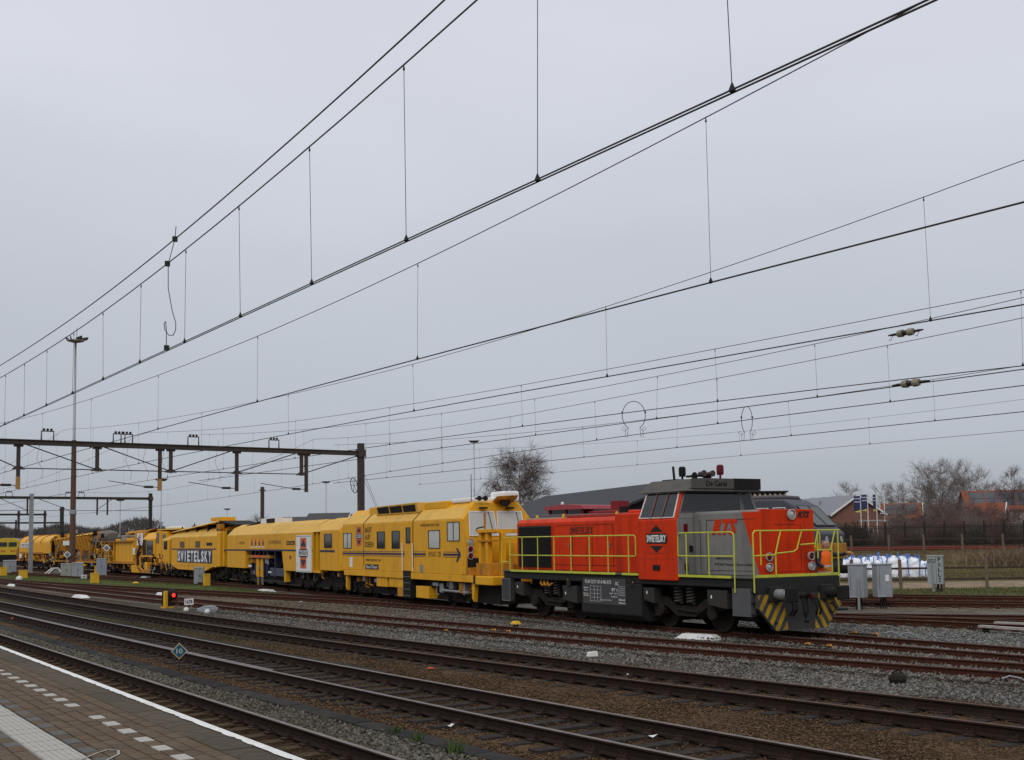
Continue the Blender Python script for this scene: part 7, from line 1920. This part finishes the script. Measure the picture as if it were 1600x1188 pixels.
# blue-grey electric engine on the yard track
p = D(1287, 840, 49.5); e2 = thing('blue_locomotive', 'blue-grey electric locomotive with sloping windscreen parked behind the orange one', 'locomotive', (p.x, p.y, 0), R(-34))
EB = M('engine_blue_grey', (.07, .07, .088), .6, dirt=((.06, .052, .05), .6, 1.5), spec=.15); 
MB().prism([(-15, 1.0), (.3, 1.0), (.45, 2.55), (.1, 2.85), (-.75, 3.75), (-1.2, 4.0), (-3.6, 4.02), (-3.75, 3.5), (-15, 3.5)], 'y', -1.42, 1.42).build('body', EB, e2, bevel=.08)
bx('roof', M('engine_roof_brown', (.1, .085, .09), .7), e2, -3.5, -1.35, -1.1, 1.1, 4.0, 4.18, bevel=.08)
bx('machine_room_roof', MATS['engine_roof_brown'], e2, -15, -3.8, -1.2, 1.2, 3.45, 3.62, bevel=.05)
for x0, x1 in ((-3.5, -2.75), (-2.6, -1.85), (-1.6, -1.1)):
    side_win(e2, x0, x1, 2.95, 3.62, -1.42, M('engine_glass', (.06, .07, .066), .4, var=.1), WHITE, .04)
for y0, y1 in ((-1.2, -.08), (.08, 1.2)):
    q = [(.12, y0, 2.9), (.12, y1, 2.9), (-.66, y1, 3.7), (-.66, y0, 3.7)]
    w_ = pane(e2, 'windscreen', q, MATS['engine_glass'], .02); frame_ring(w_, 'window_frame', q, .05, .03, EB)
for y in (-.9, .9): lamp(e2, y, 2.3, .13, LENS, .42)
bx('yellow_nose_band', YELD, e2, -1.6, .48, -1.45, 1.45, 1.5, 2.15, bevel=.03); bx('side_band', YELD, e2, -14, -1.7, -1.44, 1.44, 1.5, 1.7); bx('under_gear', BLK, e2, -14.5, .2, -1.2, 1.2, .4, 1.0)
for s in (-1, 1): MB().cyl((.4, s * .87, 1.05), (.9, s * .87, 1.05), .18, 12).build('buffer', BLK, e2)
for x in (-11.5, -3): bogie(e2, x, 2.4, .55, 1.1, .65, spring=False)
# iron railing
ir = thing('iron_railing', 'tall dark iron railing along the top of the bank at right', 'fence')
barm = MB().box(-.02, .02, -.015, .015, -.2, 2.05).mesh('bar', M('railing_iron', (.018, .014, .013), .7)); pstm = MB().box(-.05, .05, -.05, .05, -.3, 2.35).mesh('post', MATS['railing_iron'])
a_, b_ = D(1292, 840, 100), D(1660, 840, 98); n = 190
for i in range(n + 1):
    q = a_.lerp(b_, i / n); o = new_obj('post' if i % 16 == 0 else 'bar', pstm if i % 16 == 0 else barm, ir); o.location = (q.x, q.y, 1.15)
for zz in (1.4, 2.95):
    MB().hexa([(a_.x, a_.y - .02, zz), (b_.x, b_.y - .02, zz), (b_.x, b_.y + .02, zz), (a_.x, a_.y + .02, zz), (a_.x, a_.y - .02, zz + .05), (b_.x, b_.y - .02, zz + .05), (b_.x, b_.y + .02, zz + .05), (a_.x, a_.y + .02, zz + .05)]).build('rail', MATS['railing_iron'], ir)
# flagpoles and flags
FN = M('flag_navy', (.03, .04, .1), .8); FY = M('flag_yellow', (.55, .45, .06), .8); FW = M('flag_white', (.4, .42, .5), .8)
for i, (px, py, fl) in enumerate(((1344, 773, 1), (1355, 771, 1), (1369, 771, 1), (1381, 770, 0))):
    p = D(px, py, 132); o = thing('flagpole', ['white flagpole with drooping navy flag, leftmost', 'white flagpole with navy flag, second from left', 'white flagpole with narrow navy flag, third from left', 'bare white flagpole, rightmost of the four'][i], 'flagpole', (p.x, p.y, 0))
    MB().tube([(0, 0, .6), (0, 0, p.z)], 1, 7, radii=[.07, .045]).build('pole', M('pole_white', (.6, .6, .6), .5), o)
    if fl:
        f = thing('flag', ['navy and yellow banner flag on the leftmost pole', 'navy and yellow banner flag on the second pole', 'narrow navy and yellow banner flag on the third pole'][i], 'flag', (p.x, p.y, 0)); w = (.68, .6, .36)[i]
        def sheet(name, z0, z1, m, dy=0.):
            xs = np.linspace(-.06, -.06 - w, 6); vs = []
            for x in xs:
                for z_ in (z0(x), z1(x)): vs.append((x, .07 * math.sin(x * 9 + i) + dy, z_))
            for x in xs:
                for z_ in (z0(x), z1(x)): vs.append((x, .07 * math.sin(x * 9 + i) + dy + .012, z_))
            k = len(xs); fs = []
            for j in range(k - 1):
                fs += [(2 * j, 2 * j + 2, 2 * j + 3, 2 * j + 1), (2 * k + 2 * j, 2 * k + 2 * j + 1, 2 * k + 2 * j + 3, 2 * k + 2 * j + 2)]
            MB().add(vs, fs).build(name, m, f)
        zt = p.z - .15
        sheet('cloth', lambda x: zt - 1.55 + x * .3, lambda x: zt, FN); sheet('yellow_end', lambda x: zt - 1.85 - x * .1, lambda x: zt - 1.55 + x * .3, FY)
        for q in (.25, .6): sheet('stripe', lambda x: zt - q - .12, lambda x: zt - q, FW, -.015)
    else: bx('cross_arm', MATS['pole_white'], o, -.5, .5, -.03, .03, p.z - 2.35, p.z - 2.25)
